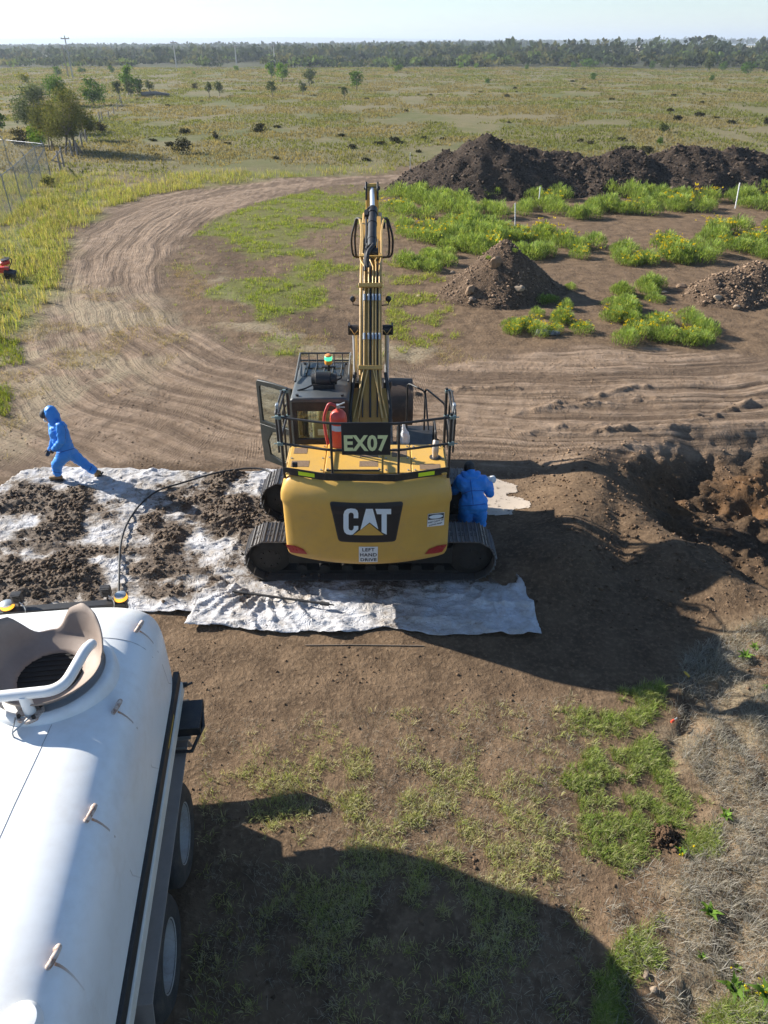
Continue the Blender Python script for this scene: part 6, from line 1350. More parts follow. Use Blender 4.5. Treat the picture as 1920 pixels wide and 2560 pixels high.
for k_ in range(9):
    t = k_ / 8; row = []
    for i in range(n):
        a = 2 * math.pi * i / n; h = petal_h(a); r = .27 + (.43 - .27) * min(t * 2, 1) + (.04 + .10 * h) * max(t * 2 - 1, 0); z = zb0 + .015 + .09 * min(t * 2, 1) + h * max(t * 2 - 1, 0)
        row.append(LT(BC.x + r * math.cos(a), BC.y + r * math.sin(a), z))
    rows.append(row)
b = MB(); b.rings(rows, cap=False); bo = b.build('fill_bowl', BOWL, TR_, smooth_=70); sm = bo.modifiers.new('thick', 'SOLIDIFY'); sm.thickness = .012; sm.offset = 1
b = MB(); b.lathe(LT(BC.x, BC.y, zb0 + .004), [(.001, 0), (.29, 0.0), (.29, .012)], 32, cap=False); b.build('throat_shade_disc', pm('throat_shade_paint', (.03, .025, .02), .8), TR_, smooth_=40)  # dark disc stands in for the unlit hole; its shade is in the colour
for k in range(9):
    b = MB(); yy = -.24 + .06 * k; L_ = math.sqrt(max(.28 ** 2 - yy ** 2, 0)); b.box(LT(BC.x, BC.y + yy, zb0 + .014), (2 * L_, .008, .008)); b.build('strainer_bar', MATS['throat_shade_paint'], TR_)
# over-fill pipe: riser, cross bar, two arms over the bowl
PR = .047; f0 = to_local(K(55, 1512, 3.02)); F0 = Vector((f0[0], f0[1], tank_z(f0[0]))); zc = F0.z + .26
b = MB(); b.tube([LT(*F0), LT(F0.x, F0.y, zc)], PR, 16); b.tube([LT(*q) for q in arc_pts([Vector((F0.x - .55, F0.y + .45, zc + .02)), Vector((F0.x - .42, F0.y + .0, zc)), Vector((F0.x + .30, F0.y + .02, zc)), Vector((F0.x + .42, F0.y + .40, zc + .08)), Vector((F0.x + .43, F0.y + .52, zc + .02))], .14, 8)], PR, 16)
b.build('overflow_pipe', TW, TR_, smooth_=60)
b = MB(); b.lathe(LT(F0.x, F0.y, F0.z + .03), [(.05, 0), (.115, 0), (.115, .03), (.05, .03)], 8); 
fl = b.build('pipe_flange', RUST, TR_, .004)
for k in range(4):
    b = MB(); a = k * math.pi / 2 + .6; b.cyl(LT(F0.x + .088 * math.cos(a), F0.y + .088 * math.sin(a), F0.z + .02), LT(F0.x + .088 * math.cos(a), F0.y + .088 * math.sin(a), F0.z + .085), .016, 6); b.build('flange_bolt', DARKM, fl)
# side rails
b = MB(); b.b2(T0.x + 1.12, T0.x + 1.185, T0.y - 4.2, T0.y + 1.18, 1.58, 1.72); sb_ = b.build('rubbing_strip', RUB, TR_, .008)
b = MB(); b.b2(T0.x + 1.187, T0.x + 1.189, T0.y + .20, T0.y + .62, 1.635, 1.665); b.build('yellow_stripe', pm('stripe_yellow', (.55, .36, .06), .6), sb_)
b = MB(); b.b2(T0.x + 1.0, T0.x + 1.20, T0.y - 4.2, T0.y + 1.18, 1.40, 1.565); b.build('tank_side_rail', pm('cream_rail', (.66, .64, .57), .55, nscale=5, dirt=(.4, .34, .27), dirt_amt=.3), TR_, .02)
b = MB(); b.b2(T0.x - .42, T0.x + .42, T0.y - 6.2, T0.y + 1.15, .72, 1.02); b.b2(T0.x - .8, T0.x + .8, T0.y - 4.1, T0.y + .9, 1.02, 1.2); b.build('chassis', BLK, TR_, .02)
# mudguards
for sx in (-1, 1):
    b = MB(); y0, y1 = T0.y - 1.95, T0.y + .72; x0, x1 = sorted((T0.x + sx * .80, T0.x + sx * 1.25))
    b.b2(x0, x1, y0 + .15, y1 - .05, 1.13, 1.145); b.prism([(y1 - .05, 1.145), (y1, 1.13), (y1 + .14, .85), (y1 + .125, .85), (y1 - .01, 1.12), (y1 - .05, 1.13)], 'x', x0, x1); b.prism([(y0 + .15, 1.145), (y0 + .08, 1.13), (y0 - .02, .9), (y0 - .005, .9), (y0 + .09, 1.12), (y0 + .15, 1.13)], 'x', x0, x1); mg = b.build('mudguard', MG, TR_, .004)
    b = MB(); b.b2(x0 + .02, x1 + .03, y1 - .02, y1 + .05, 1.15, 1.18); b.b2(x0 + .02, x1 - .02, y1 - .14, y1 - .12, 1.146, 1.16); b.build('mudguard_strip', GALV if sx > 0 else BLK, mg)
# wheels
def wheel(xc, yc, dual=True):
    r_, wd = .52, .28; o_ = xc; s_ = 1 if xc > 0 else -1
    wroot = MB(); wroot.lathe(LT(xc - s_ * wd, yc, r_), [(.29, .0), (.33, .0), (.46, .01), (r_ - .02, .04), (r_, .07), (r_, wd - .07), (r_ - .02, wd - .04), (.44, wd), (.33, wd - .01), (.29, wd - .03)], 44, (s_, 0, 0), cap=False)
    if dual: wroot.lathe(LT(xc - s_ * (2 * wd + .05), yc, r_), [(.29, .0), (.46, .01), (r_ - .02, .04), (r_, .07), (r_, wd - .07), (r_ - .02, wd - .04), (.44, wd), (.29, wd - .03)], 32, (s_, 0, 0), cap=False)
    wh = wroot.build('wheel', TYRE, TR_, smooth_=40)
    rm_ = MB(); d0 = -.20 if dual else -.05; rm_.lathe(LT(xc - s_ * .02, yc, r_), [(.325, -.015), (.325, 0.0), (.30, 0.0), (.285, -.03), (.27, d0), (.13, d0 - .02), (.115, d0 + .08), (.02, d0 + .09)], 36, (s_, 0, 0), cap=False); rm_.build('rim', RIM, wh, smooth_=35)
    for k in range(10):
        a = k * math.pi / 5; nb = MB(); c_ = LT(xc - s_ * .02 + s_ * d0, yc + .17 * math.cos(a), r_ + .17 * math.sin(a)); nb.cyl(c_, c_ + Vector((s_ * .03, 0, 0)), .016, 6); nb.build('wheel_nut', GALV, wh)
for sx in (-1, 1):
    for yy in (0.0, -1.22): wheel(sx * 1.22, yy)
    wheel(sx * 1.20, -5.2, False)
# rear light bar
lbp = [to_local(K(u, v, 2.44)) for u, v in ((20, 1318), (272, 1312))]; ly = (lbp[0][1] + lbp[1][1]) / 2; lx1 = lbp[1][0]
b = MB(); b.b2(T0.x - lx1, T0.x + lx1, T0.y + ly - .05, T0.y + ly + .05, 2.36, 2.49); LB = b.build('light_bar', BLK, TR_, .008)
b = MB(); b.b2(T0.x - lx1 + .05, T0.x + lx1 - .1, T0.y + ly + .052, T0.y + ly + .12, 2.390, 2.420); b.build('red_marker_strip', pm('red_reflector', (.45, .08, .07), .5), LB)
for sx in (-1, 1):
    b = MB(); b.b2(T0.x + sx * .55 - .03, T0.x + sx * .55 + .03, T0.y + YR - .1, T0.y + ly, 2.310, 2.360); b.build('light_bar_bracket', BLK, LB)
LBX = [to_local(K(u, v, 2.54))[0] for u, v in ((260, 1290), (232, 1285), (17, 1302), (42, 1298))]
for x in (LBX[0], LBX[2]):
    b = MB(); b.lathe(LT(x, ly + .02, 2.490), [(.05, 0), (.072, .01), (.075, .02), (.02, .021)], 20); bb = b.build('beacon', BLK, TR_, smooth_=40)
    b = MB(); b.lathe(LT(x, ly + .02, 2.505), [(.066, 0), (.070, .012), (.066, .045), (.05, .05)], 20); b.build('beacon_lens', AMB, bb, smooth_=40)
    b = MB(); b.lathe(LT(x, ly + .02, 2.553), [(.062, 0), (.060, .016), (.04, .024), (.002, .025)], 20); b.build('beacon_cap', GALV, bb, smooth_=40)
for x in (LBX[1], LBX[3]):
    b = MB(); c_ = LT(x, ly + .05, 2.610); b.b2(c_.x - .05, c_.x + .05, c_.y - .03, c_.y + .03, c_.z - .055, c_.z + .055)
    for k in range(6): b.b2(c_.x - .048, c_.x + .048, c_.y - .05, c_.y - .03, c_.z - .05 + k * .019, c_.z - .043 + k * .019)
    b.tube([c_ + Vector((0, 0, -.05)), LT(x, ly + .03, 2.480)], .012, 6); wl = b.build('work_lamp', BLK, TR_)
    b = MB(); b.tube(arc_pts([c_ + Vector((.03, -.05, -.03)), c_ + Vector((.09, -.09, -.08)), c_ + Vector((.07, -.1, -.17)), c_ + Vector((.02, -.07, -.16))], .04), .006, 6); b.build('lamp_cable', GALV, wl)
b = MB(); b.tube(arc_pts([LT(lx1 - .06, ly, 2.370), LT(lx1 - .03, ly - .08, 2.330), LT(lx1 + .02, ly - .06, 2.310), LT(lx1 + .01, ly, 2.360)], .03), .007, 6); b.build('loose_cable', pm('purple_cable', (.10, .05, .09), .5), LB)
# rear right step frame
b = MB(); X0 = 1.08
b.b2(T0.x + X0, T0.x + X0 + .34, T0.y + .62, T0.y + 1.02, 1.30, 1.42); b.tube([LT(X0 + .02, 1.0, 1.36), LT(X0 + .32, 1.0, 1.36)], .05, 12); b.tube([LT(X0 + .02, .82, 1.3), LT(X0 + .26, .82, 1.3)], .07, 12)
b.tube([LT(X0 + .32, 1.0, 1.4), LT(X0 + .36, .7, 1.35), LT(X0 + .24, .50, 1.2), LT(X0, .52, 1.2)], .022, 8); b.build('side_step', BLK, TR_, .01)
b = MB(); b.tube([LT(X0 + .02, 1.18, 1.5), LT(X0 + .16, 1.18, 1.5)], .03, 8); b.tube([LT(X0 + .1, 1.14, 1.5), LT(X0 + .2, 1.24, 1.46)], .015, 8); b.build('side_valve', BLK, TR_)
b = MB(); b.b2(T0.x - 1.1, T0.x + 1.15, T0.y + 1.35, T0.y + 1.48, .75, .95); b.build('rear_bumper', BLK, TR_, .01)
b = MB(); b.b2(T0.x + .78, T0.x + 1.2, T0.y - 2.75, T0.y - 2.05, .55, 1.2); b.build('battery_box', BLK, TR_, .02)
b = MB(); b.lathe(LT(.95, -3.6, .85), [(.02, 0), (.28, .01), (.30, .03), (.30, .8), (.28, .82), (.02, .83)], 24, (0, 1, 0)); b.build('fuel_tank', GALV, TR_, smooth_=40)
# top hatch near the front of the tank and the cab (out of the picture)
p_ = tloc(45, 2215); b = MB(); b.lathe(LT(p_.x, p_.y, p_.z - .02), [(.12, 0), (.12, .05), (.10, .075), (.05, .085), (.002, .086)], 28); b.build('tank_hatch', TW, TR_, smooth_=40)
b = MB(); b.prism([(T0.y - 4.45, .75), (T0.y - 4.45, 2.75), (T0.y - 4.6, 2.85), (T0.y - 5.9, 2.8), (T0.y - 6.25, 1.9), (T0.y - 6.35, 1.75), (T0.y - 6.35, .6), (T0.y - 5.7, .6), (T0.y - 5.6, 1.0), (T0.y - 5.4, 1.13), (T0.y - 5.0, 1.13), (T0.y - 4.8, 1.0), (T0.y - 4.7, .75)], 'x', T0.x - 1.2, T0.x + 1.2); b.build('cab', TW, TR_, .05, seg=3)
b = MB(); b.prism([(T0.y - 5.95, 2.6), (T0.y - 6.22, 1.92), (T0.y - 6.24, 1.92), (T0.y - 5.97, 2.6)], 'x', T0.x - 1.05, T0.x + 1.05); b.build('windscreen', GLASS, TR_)
# ------------------------------------------------------------------ people
from mathutils import noise as mnoise
def blob(name, caps, voxel, mat, parent, smooth_it=6, wrinkle=0.0, wscale=9.0, extra=None):
    """one continuous surface grown round tapered limbs"""
    m_ = MB()
    for (a, ra, b, rb) in caps:
        a = Vector(a); b = Vector(b); m_.sphere(a, ra, 14, 10)
        if (b - a).length > 1e-4: m_.sphere(b, rb, 14, 10); m_.tube([a, b], [ra, rb], 14)
    if extra: extra(m_)
    off = world_loc(parent) if parent is not None else Vector((0, 0, 0))
    me = m_.mesh(name, off); tmp = bpy.data.objects.new('tmp', me); COL.objects.link(tmp)
    rm = tmp.modifiers.new('r', 'REMESH'); rm.mode = 'VOXEL'; rm.voxel_size = voxel
    s_ = tmp.modifiers.new('s', 'SMOOTH'); s_.iterations = smooth_it; s_.factor = .5
    dg = bpy.context.evaluated_depsgraph_get(); dg.update(); me2 = bpy.data.meshes.new_from_object(tmp.evaluated_get(dg)); me2.name = name
    bpy.data.objects.remove(tmp)
    if wrinkle:
        for v_ in me2.vertices:
            q = v_.co; k_ = 1 - abs(mnoise.noise(Vector((q.x * wscale, q.y * wscale, q.z * wscale * 1.6)))) * 2; k2 = mnoise.noise(Vector((q.x * wscale * 2.3, q.y * wscale * 2.3, q.z * wscale * 3)))
            v_.co = q + v_.normal * wrinkle * (k_ * .7 + k2 * .6)
    me2.materials.clear(); me2.polygons.foreach_set('use_smooth', np.ones(len(me2.polygons), bool))
    return link(name, me2, mat, parent)
BLUE = pm('blue_coverall', (.040, .25, .70), .5, nscale=10, amt=.35, col2=(.02, .17, .58), spec=.35)
SKIN = pm('skin', (.42, .25, .17), .55, nscale=14, amt=.2); HAIR = pm('dark_hair', (.018, .015, .013), .6, nscale=40, amt=.5); CAPM = pm('dark_grey_cap', (.045, .045, .048), .75, nscale=18, amt=.5)
BOOT = pm('tan_work_boot', (.24, .145, .06), .75, nscale=12, amt=.5, dirt=(.15, .10, .06), dirt_amt=.5); SOLE = pm('boot_sole', (.035, .03, .026), .8); GLOVE = pm('dark_glove', (.03, .03, .034), .7, nscale=20); MASKM = pm('white_mask', (.72, .72, .70), .7)
def hand(parent, wrist, direction, palm_n, mat, side, curl=.5, name='hand'):
    """palm, four curled fingers, thumb from the side"""
    d = Vector(direction).normalized(); n_ = Vector(palm_n); n_ = (n_ - d * n_.dot(d)).normalized(); s_ = d.cross(n_) * side
    w_ = Vector(wrist); caps = []
    for k in range(4):
        o0 = s_ * (-.030 + .020 * k); base = w_ + d * .085 + o0; caps.append((w_ + d * .02 + o0 * .7, .014, base, .0125))
        L_ = (.062, .075, .070, .054)[k]; m1 = base + (d * math.cos(curl * .6) + n_ * math.sin(curl * .6)) * L_ * .5; m2 = m1 + (d * math.cos(curl * 1.6) + n_ * math.sin(curl * 1.6)) * L_ * .5
        caps += [(base, .0105, m1, .0095), (m1, .0095, m2, .008)]
    tb_ = w_ + d * .03 - s_ * .034; t1 = tb_ + (d * .6 - s_ * .7 + n_ * .25).normalized() * .04; t2 = t1 + (d * .85 - s_ * .1 + n_ * .35).normalized() * .032; caps += [(tb_, .0135, t1, .0115), (t1, .011, t2, .009)]
    return blob(name, caps, .006, mat, parent, 3)
def boot(parent, ankle, toe_dir, pitch_=0.0, name='boot'):
    a = Vector(ankle); t = Vector(toe_dir).normalized(); up = Vector((0, 0, 1)); q = Quaternion(t.cross(up), -pitch_) ; f = q @ t; u = q @ up
    caps = [(a + u * .07, .062, a, .060), (a, .060, a - f * .035 - u * .055, .048), (a - u * .04, .052, a + f * .09 - u * .06, .046), (a + f * .09 - u * .06, .046, a + f * .165 - u * .068, .040)]
    b_ = blob(name, caps, .012, BOOT, parent, 4)
    sd_ = f.cross(u).normalized(); pts = [(-.085, .036), (-.06, .045), (.02, .040), (.10, .050), (.17, .044), (.205, .022), (.205, -.022), (.17, -.044), (.10, -.050), (.02, -.040), (-.06, -.045), (-.085, -.036)]
    m_ = MB(); m_.rings([[a + f * x + sd_ * y - u * h for x, y in pts] for h in (.128, .098)]); m_.build('sole', SOLE, b_, .006); return b_
def head(parent, c, fwd, up, cap=True, hood=True):
    c = Vector(c); f = Vector(fwd).normalized(); u = Vector(up); u = (u - f * u.dot(f)).normalized(); s_ = f.cross(u)
    H_ = blob('head', [(c + u * .035 - f * .012, .092, c + u * .03, .088), (c + f * .015 - u * .03, .072, c + f * .03 - u * .075, .045), (c + f * .085 - u * .005, .014, c + f * .102 - u * .028, .015), (c - u * .07 - f * .02, .055, c - u * .16 - f * .035, .058)], .011, SKIN, parent, 4)
    for k in (-1, 1):
        m_ = MB(); m_.sphere(c + f * .084 + s_ * k * .032 + u * .012, .012, 10, 6); m_.build('eye', DEC, H_, smooth_=60)
        m_ = MB(); m_.sphere(c + s_ * k * .092 - u * .005 - f * .01, (.014, .02, .03), 10, 6); m_.build('ear', SKIN, H_, smooth_=60)
    m_ = MB(); m_.tube([c + f * .076 - u * .062 - s_ * .024, c + f * .086 - u * .064, c + f * .076 - u * .062 + s_ * .024], .006, 6); m_.build('mouth', pm('lips', (.30, .13, .10), .6) if 'lips' not in MATS else MATS['lips'], H_, smooth_=60)
    return H_
# walking worker --------------------------------------------------
def PA(x, y, w_): return gy(80 + x * .1326, 980 + y * .1326, w_)
FY, RY, MY = 12.50, 12.66, 12.58
A0 = PA(560, 1700, 12.58); PERA = empty('person', (A0.x, 12.58, 0), 'person in a blue hooded coverall and tan boots striding left across the sheet', 'person')
hipc = PA(640, 1130, MY); neck = PA(430, 590, MY); head_c = PA(345, 440, MY); chest = PA(500, 740, MY)
fk = PA(470, 1370, FY); fa = PA(490, 1560, FY); fa.z = max(fa.z, .15); rk = PA(930, 1310, RY); ra = PA(1150, 1470, RY)
shN = PA(545, 640, MY - .20); elN = PA(560, 930, MY - .27); haN = PA(420, 1080, MY - .22); shF = PA(400, 620, MY + .20); elF = PA(420, 900, MY + .26); haF = PA(345, 1070, MY + .22)
caps = [(hipc + Vector((0, -.09, 0)), .135, hipc + Vector((0, .09, 0)), .135), (hipc, .165, chest, .175), (chest + Vector((0, -.10, .02)), .135, chest + Vector((0, .10, .02)), .135), (chest, .17, neck, .095), (shN, .085, shF, .085), (hipc + Vector((0, -.08, -.02)), .135, fk, .098), (fk, .098, fa + Vector((0, 0, .04)), .078),
        (hipc + Vector((.03, .08, -.03)), .135, rk, .096), (rk, .096, ra + (ra - rk).normalized() * .0, .080), (shN, .085, elN, .066), (elN, .066, haN, .052), (shF, .085, elF, .066), (elF, .066, haF, .052)]
CA = blob('coverall', caps, .019, BLUE, PERA, 3, .019, 7.0)
fd_ = Vector((-1, .02, -.22)).normalized(); up_ = Vector((-.15, 0, 1))
HD = head(PERA, head_c + Vector((-.06, 0, -.01)), fd_, up_)
blob('cap', [(head_c + Vector((-.085, 0, .04)), .10, head_c + Vector((-.125, 0, .015)), .082)], .011, CAPM, PERA, 4)
m_ = blob('dust_mask', [(head_c + Vector((-.13, 0, -.095)), .035, head_c + Vector((-.12, 0, -.105)), .035)], .009, MASKM, PERA, 3)
blob('hood', [(head_c + Vector((.030, 0, .050)), .128, head_c + Vector((.055, 0, -.02)), .125), (head_c + Vector((.05, 0, -.03)), .122, neck + Vector((.02, 0, .0)), .115), (head_c + Vector((.02, 0, .07)), .118, head_c + Vector((.03, 0, .09)), .11)], .016, BLUE, PERA, 3, .009, 11)
hand(PERA, haN + (haN - elN).normalized() * .03, haN - elN, Vector((0, 1, 0)), GLOVE, 1, .7); hand(PERA, haF + (haF - elF).normalized() * .03, haF - elF, Vector((0, -1, 0)), GLOVE, -1, .7)
fa2 = Vector((fa.x, fa.y, hz(fa.x, fa.y) + .165)); boot(PERA, fa2, (-1, -.02, 0), 0.0)
ra2 = ra + (ra - rk).normalized() * .07; boot(PERA, ra2, (-1, .05, 0), R(52))
# bending worker between the tracks --------------------------------
def PB(x, y, w_): return gy(1080 + x * .1688, 1130 + y * .1688, w_)
B0 = PB(620, 900, 10.28); PERB = empty('person', (B0.x, 10.28, 0), 'person in a blue coverall with hood down, back turned, working between the tracks', 'person')
hip = PB(610, 800, 10.25); hip.z = max(hip.z, .95); nk = PB(575, 330, 10.50); ch = PB(590, 500, 10.42); hd = PB(550, 255, 10.60)
sl, sr = PB(425, 420, 10.45), PB(755, 425, 10.45); el, er = PB(345, 560, 10.55), PB(860, 610, 10.50); hl, hr_ = PB(300, 590, 10.85), PB(850, 470, 10.82)
gl = hz(B0.x, 10.25); kl_, kr_ = Vector((hip.x - .12, 10.30, .50)), Vector((hip.x + .14, 10.30, .50)); al_, ar_ = Vector((hip.x - .13, 10.24, .16 + gl)), Vector((hip.x + .16, 10.24, .16 + gl))
caps = [(hip + Vector((-.09, 0, 0)), .15, hip + Vector((.09, 0, 0)), .15), (hip, .185, ch, .185), (ch + Vector((-.12, 0, .04)), .15, ch + Vector((.12, 0, .04)), .15), (ch, .17, nk, .10), (sl, .095, sr, .095), (hip + Vector((-.10, 0, -.04)), .145, kl_, .115), (kl_, .115, al_ + Vector((0, 0, .05)), .095), (hip + Vector((.10, 0, -.04)), .145, kr_, .115), (kr_, .115, ar_ + Vector((0, 0, .05)), .095), (sl, .095, el, .072), (el, .072, hl, .055), (sr, .095, er, .074), (er, .074, hr_, .055)]
CB = blob('coverall', caps, .019, BLUE, PERB, 3, .018, 7.0)
head(PERB, hd, Vector((-.15, 1, -.45)), Vector((0, .45, 1)))
blob('hair', [(hd + Vector((.0, -.025, .045)), .098, hd + Vector((0, .01, .055)), .094), (hd + Vector((0, -.05, -.02)), .082, hd + Vector((0, -.04, .02)), .088)], .011, HAIR, PERB, 3)
blob('lowered_hood', [(nk + Vector((-.10, -.03, .0)), .065, nk + Vector((.10, -.03, .0)), .065), (nk + Vector((-.06, -.08, -.02)), .075, nk + Vector((.07, -.08, -.02)), .075), (nk + Vector((-.12, .03, .0)), .05, nk + Vector((-.1, -.05, 0)), .06), (nk + Vector((.12, .03, 0)), .05, nk + Vector((.1, -.05, 0)), .06)], .016, BLUE, PERB, 3, .008, 12)
hand(PERB, hl + (hl - el).normalized() * .03, hl - el, Vector((0, 0, -1)), GLOVE, 1, .8); hand(PERB, hr_ + (hr_ - er).normalized() * .03, hr_ - er, Vector((0, 0, -1)), GLOVE, -1, 1.1)
boot(PERB, al_, (-.1, 1, 0)); boot(PERB, ar_, (.1, 1, 0))
wb = hr_ + (hr_ - er).normalized() * .10 + Vector((.03, 0, .02))
o_ = blob('white_bundle', [(wb, .055, wb + Vector((.03, .02, .03)), .045), (wb + Vector((-.06, 0, .02)), .04, wb, .05), (wb + Vector((.05, 0, -.02)), .035, wb + Vector((.06, 0, .01)), .03)], .011, MASKM, None, 2, .012, 22)
tag(o_, 'small crumpled white bundle held beside the shoulder of the worker between the tracks', 'bundle')
from mathutils.bvhtree import BVHTree
SEAM = pm('blue_seam', (.012, .09, .36), .7)
def seam(body, pts, zf, r_=.0065, name='seam', mat=SEAM):
    me = body.data; off = world_loc(body); bv = BVHTree.FromPolygons([v_.co for v_ in me.vertices], [tuple(p_.vertices) for p_ in me.polygons]); P_ = []
    for a, b in zip(pts[:-1], pts[1:]):
        for k in range(8):
            t = k / 8; u, v = zf(a[0] + (b[0] - a[0]) * t, a[1] + (b[1] - a[1]) * t); h_ = bv.ray_cast(Vector((0, 0, CAM_H)) - off, Vector(_dir(u, v)).normalized())
            if h_[0] is not None: P_.append(h_[0] + off)
    if len(P_) > 2: m_ = MB(); m_.tube(P_, r_, 6); m_.build(name, mat, body, smooth_=60)
zB = lambda x, y: (1080 + x * .1688, 1130 + y * .1688); zA = lambda x, y: (80 + x * .1326, 980 + y * .1326)
seam(CB, [(565, 400), (585, 560), (605, 700), (610, 790)], zB); seam(CB, [(430, 640), (500, 600), (580, 575), (700, 572), (770, 570)], zB); seam(CB, [(440, 800), (600, 790), (700, 780), (800, 765)], zB, .009, 'waist_band')
seam(CA, [(440, 1180), (560, 1130), (700, 1090), (810, 1060)], zA, .008, 'waist_band'); seam(CA, [(610, 640), (640, 760), (620, 900)], zA); seam(CA, [(400, 1090), (460, 1130)], zA, .010, 'cuff'); seam(CA, [(1085, 1490), (1130, 1390)], zA, .010, 'cuff'); seam(CA, [(400, 1500), (560, 1530)], zA, .010, 'cuff')
# ------------------------------------------------------------------ things on the excavator
FX = gy(*e1(690, 640), 9.62); FB = Vector((FX.x + .01, 9.66, DZ + .02)); RED = pm('extinguisher_red', (.60, .055, .035), .35, nscale=5, amt=.3, col2=(.66, .13, .08), dirt=(.5, .3, .2), dirt_amt=.25)
F_ = empty('fire_extinguisher', FB, 'red fire extinguisher with black hose standing behind the sign board', 'extinguisher')
m_ = MB(); m_.lathe(FB, [(.11, 0), (.128, .015), (.128, .47), (.118, .53), (.085, .575), (.035, .60), (.03, .63)], 26); m_.build('cylinder', RED, F_, smooth_=45)
m_ = MB(); m_.lathe(FB + Vector((0, 0, .30)), [(.1295, 0), (.1295, .09)], 26, cap=False); m_.build('blue_band', pm('pale_blue_band', (.35, .50, .68), .5), F_, smooth_=45)
m_ = MB(); m_.box(FB + Vector((0, 0, .655)), (.05, .06, .06)); m_.box(FB + Vector((.05, -.02, .70)), (.12, .025, .018), (0, -.3, .3)); m_.box(FB + Vector((.05, -.02, .65)), (.11, .025, .014), (0, .15, .3)); m_.build('valve_head', GALV, F_, .004)
m_ = MB(); m_.tube(arc_pts([FB + Vector((-.02, 0, .66)), FB + Vector((-.13, -.02, .72)), FB + Vector((-.22, -.04, .5)), FB + Vector((-.19, -.06, .18)), FB + Vector((-.17, -.05, .05))], .14, 6), .022, 10); m_.build('hose', pm('red_hose', (.42, .05, .05), .5), F_, smooth_=60)
bg_, nt, o = nodes_of('clear_plastic_bag'); p = N(nt, 'ShaderNodeBsdfPrincipled'); p.inputs['Base Color'].default_value = (.75, .76, .78, 1); p.inputs['Roughness'].default_value = .3; p.inputs['Alpha'].default_value = .72; nt.links.new(bump(nt, noise(nt, 25, 4, .6, coords(nt)), .8, .03), p.inputs['Normal']); nt.links.new(p.outputs[0], o.inputs['Surface'])
q = gy(*e1(1205, 690), 9.80); BGc = Vector((q.x, 9.80, q.z - .02)); PBG = empty('plastic_bag', BGc, 'clear plastic bag with a dark red bottle hanging by the right side rail', 'bag')
blob('bag', [(BGc + Vector((0, 0, -.10)), .075, BGc + Vector((.01, 0, .0)), .06), (BGc, .06, BGc + Vector((-.02, 0, .14)), .02), (BGc + Vector((-.02, 0, .14)), .02, BGc + Vector((-.03, 0, .2)), .012)], .012, bg_, PBG, 2, .012, 18)
m_ = MB(); m_.lathe(BGc + Vector((.01, 0, -.12)), [(.035, 0), (.04, .01), (.04, .09), (.015, .12), (.015, .15)], 12); m_.build('bottle', pm('dark_red_bottle', (.25, .03, .08), .4), PBG, smooth_=45)
# ------------------------------------------------------------------ small things on the ground
q = K(20, 605); rz_ = hz(q.x, q.y); RM = empty('red_machine', (q.x, q.y, rz_), 'small red and black machine lying in the tall grass at the left edge', 'machine')
m_ = MB(); m_.box((q.x - .12, q.y, rz_ + .38), (.42, .3, .22), (0, .15, .3)); m_.box((q.x - .02, q.y + .1, rz_ + .62), (.34, .24, .14), (.2, -.2, .4)); m_.build('red_cover', pm('faded_red_plastic', (.62, .05, .03), .45), RM, .04)
m_ = MB(); m_.box((q.x + .12, q.y - .05, rz_ + .22), (.4, .3, .3), (.3, .3, .2)); m_.tube([(q.x + .05, q.y, rz_ + .3), (q.x + .32, q.y - .12, rz_ + .1)], .09, 10); m_.build('engine', BLK, RM, .03)
m_ = MB(); m_.box((q.x - .0, q.y + .1, rz_ + .735), (.30, .2, .03), (.2, -.2, .4)); m_.tube(arc_pts([(q.x + .1, q.y, rz_ + .4), (q.x + .3, q.y + .1, rz_ + .75), (q.x - .1, q.y + .2, rz_ + .8)], .1), .018, 8); m_.build('handle_bar', BLK, RM, .005)
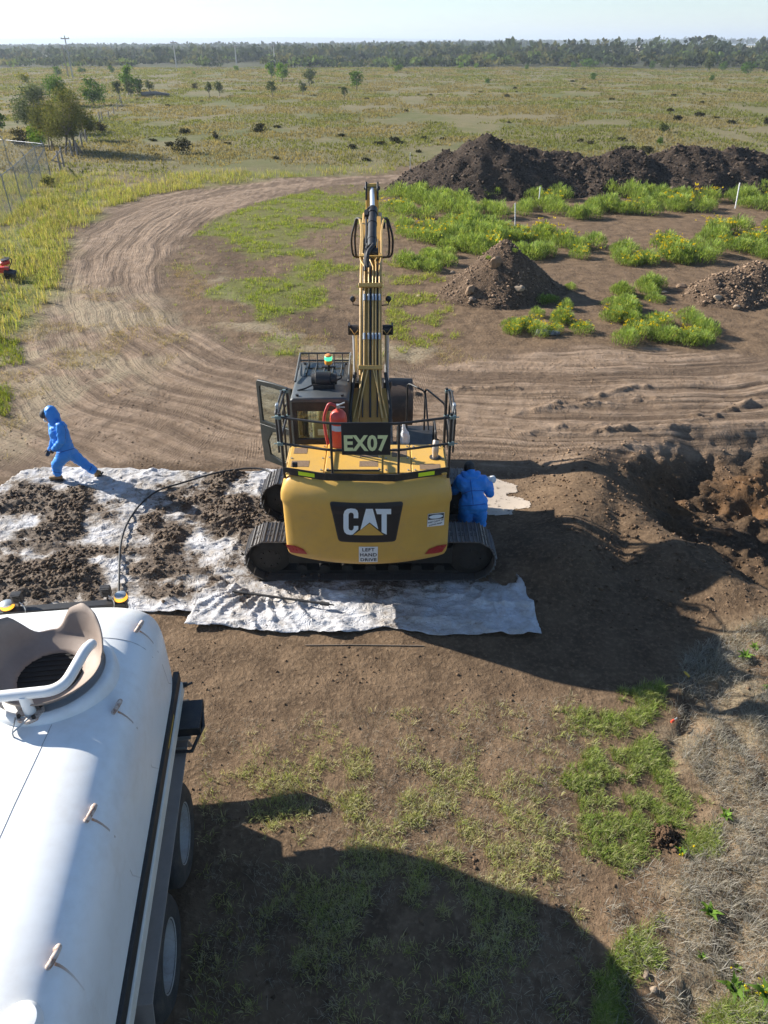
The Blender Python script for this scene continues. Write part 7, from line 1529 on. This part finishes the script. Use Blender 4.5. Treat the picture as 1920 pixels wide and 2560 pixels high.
for (u, v, lb, c0, c1, ln_) in ((1486, 1475, 'yellow handled tool stuck in the soil beside the furrow', (.62, .40, .03), (.03, .03, .03), .22), (1453, 1565, 'red handled tool lying on the soil right of the grass clump', (.58, .07, .03), (.5, .48, .45), .13)):
    q = K(u, v); z0_ = hz(q.x, q.y) + .05; dv = Vector((.35, -.9, 0)).normalized() if u > 1470 else Vector((.8, .55, 0)).normalized(); T_ = empty('hand_tool', (q.x, q.y, z0_), lb, 'tool'); a = Vector((q.x, q.y, z0_))
    m_ = MB(); m_.tube([a - dv * ln_ * .5, a - dv * ln_ * .3, a], [.014, .02, .016], 10); m_.build('handle', pm('tool_' + lb[:3], c0, .5), T_, smooth_=50); m_ = MB(); m_.tube([a, a + dv * ln_ * .45], [.010, .008], 8); m_.build('shaft', pm('toolb_' + lb[:3], c1, .5), T_, smooth_=50)
q = K(1180, 722); o_ = blob('plastic_scrap', [(Vector((q.x - .25, q.y, hz(q.x, q.y) + .06)), .10, Vector((q.x, q.y + .05, hz(q.x, q.y) + .08)), .08), (Vector((q.x, q.y, .06)), .07, Vector((q.x + .35, q.y - .05, .05)), .06)], .022, pm('grey_white_scrap', (.42, .43, .46), .5, nscale=8, amt=1.0, col2=(.06, .06, .07)), None, 2, .03, 9)
tag(o_, 'crumpled grey plastic scrap in front of the yellow flowering weeds', 'plastic scrap')
# lump of dug soil in the grass
q = K(1432, 1810); r = np.random.default_rng(900); n = 420; a = r.uniform(0, 6.28, n); d_ = np.abs(r.normal(0, .10, n)); x = q.x + np.cos(a) * d_ * 1.1; y = q.y + np.sin(a) * d_ * .95; hh = .13 * np.exp(-(d_ / .13) ** 2); s_ = .012 + .03 * r.random(n) ** 2
clods('soil_lump', np.stack([x, y, hgt(x, y) + hh * r.random(n)], 1), s_, CLOD, 'dark brown lump of freshly dug soil among the green grass clumps', 'soil', 901, np.array([.10, .062, .038])[None] * r.uniform(.6, 1.4, (n, 1)))
# ------------------------------------------------------------------ the air
m_ = MB(); m_.b2(-11000, 11000, -1300, 10800, -46, 84)
hm = bpy.data.materials.new('haze_air'); hm.use_nodes = True; nt = hm.node_tree; nt.nodes.clear(); o = nt.nodes.new('ShaderNodeOutputMaterial'); pv = nt.nodes.new('ShaderNodeVolumePrincipled')
pv.inputs['Color'].default_value = (.72, .82, .95, 1); pv.inputs['Density'].default_value = .00030; pv.inputs['Anisotropy'].default_value = .2
nt.links.new(pv.outputs[0], o.inputs['Volume'])
tag(m_.build('haze', hm), kind='stuff')
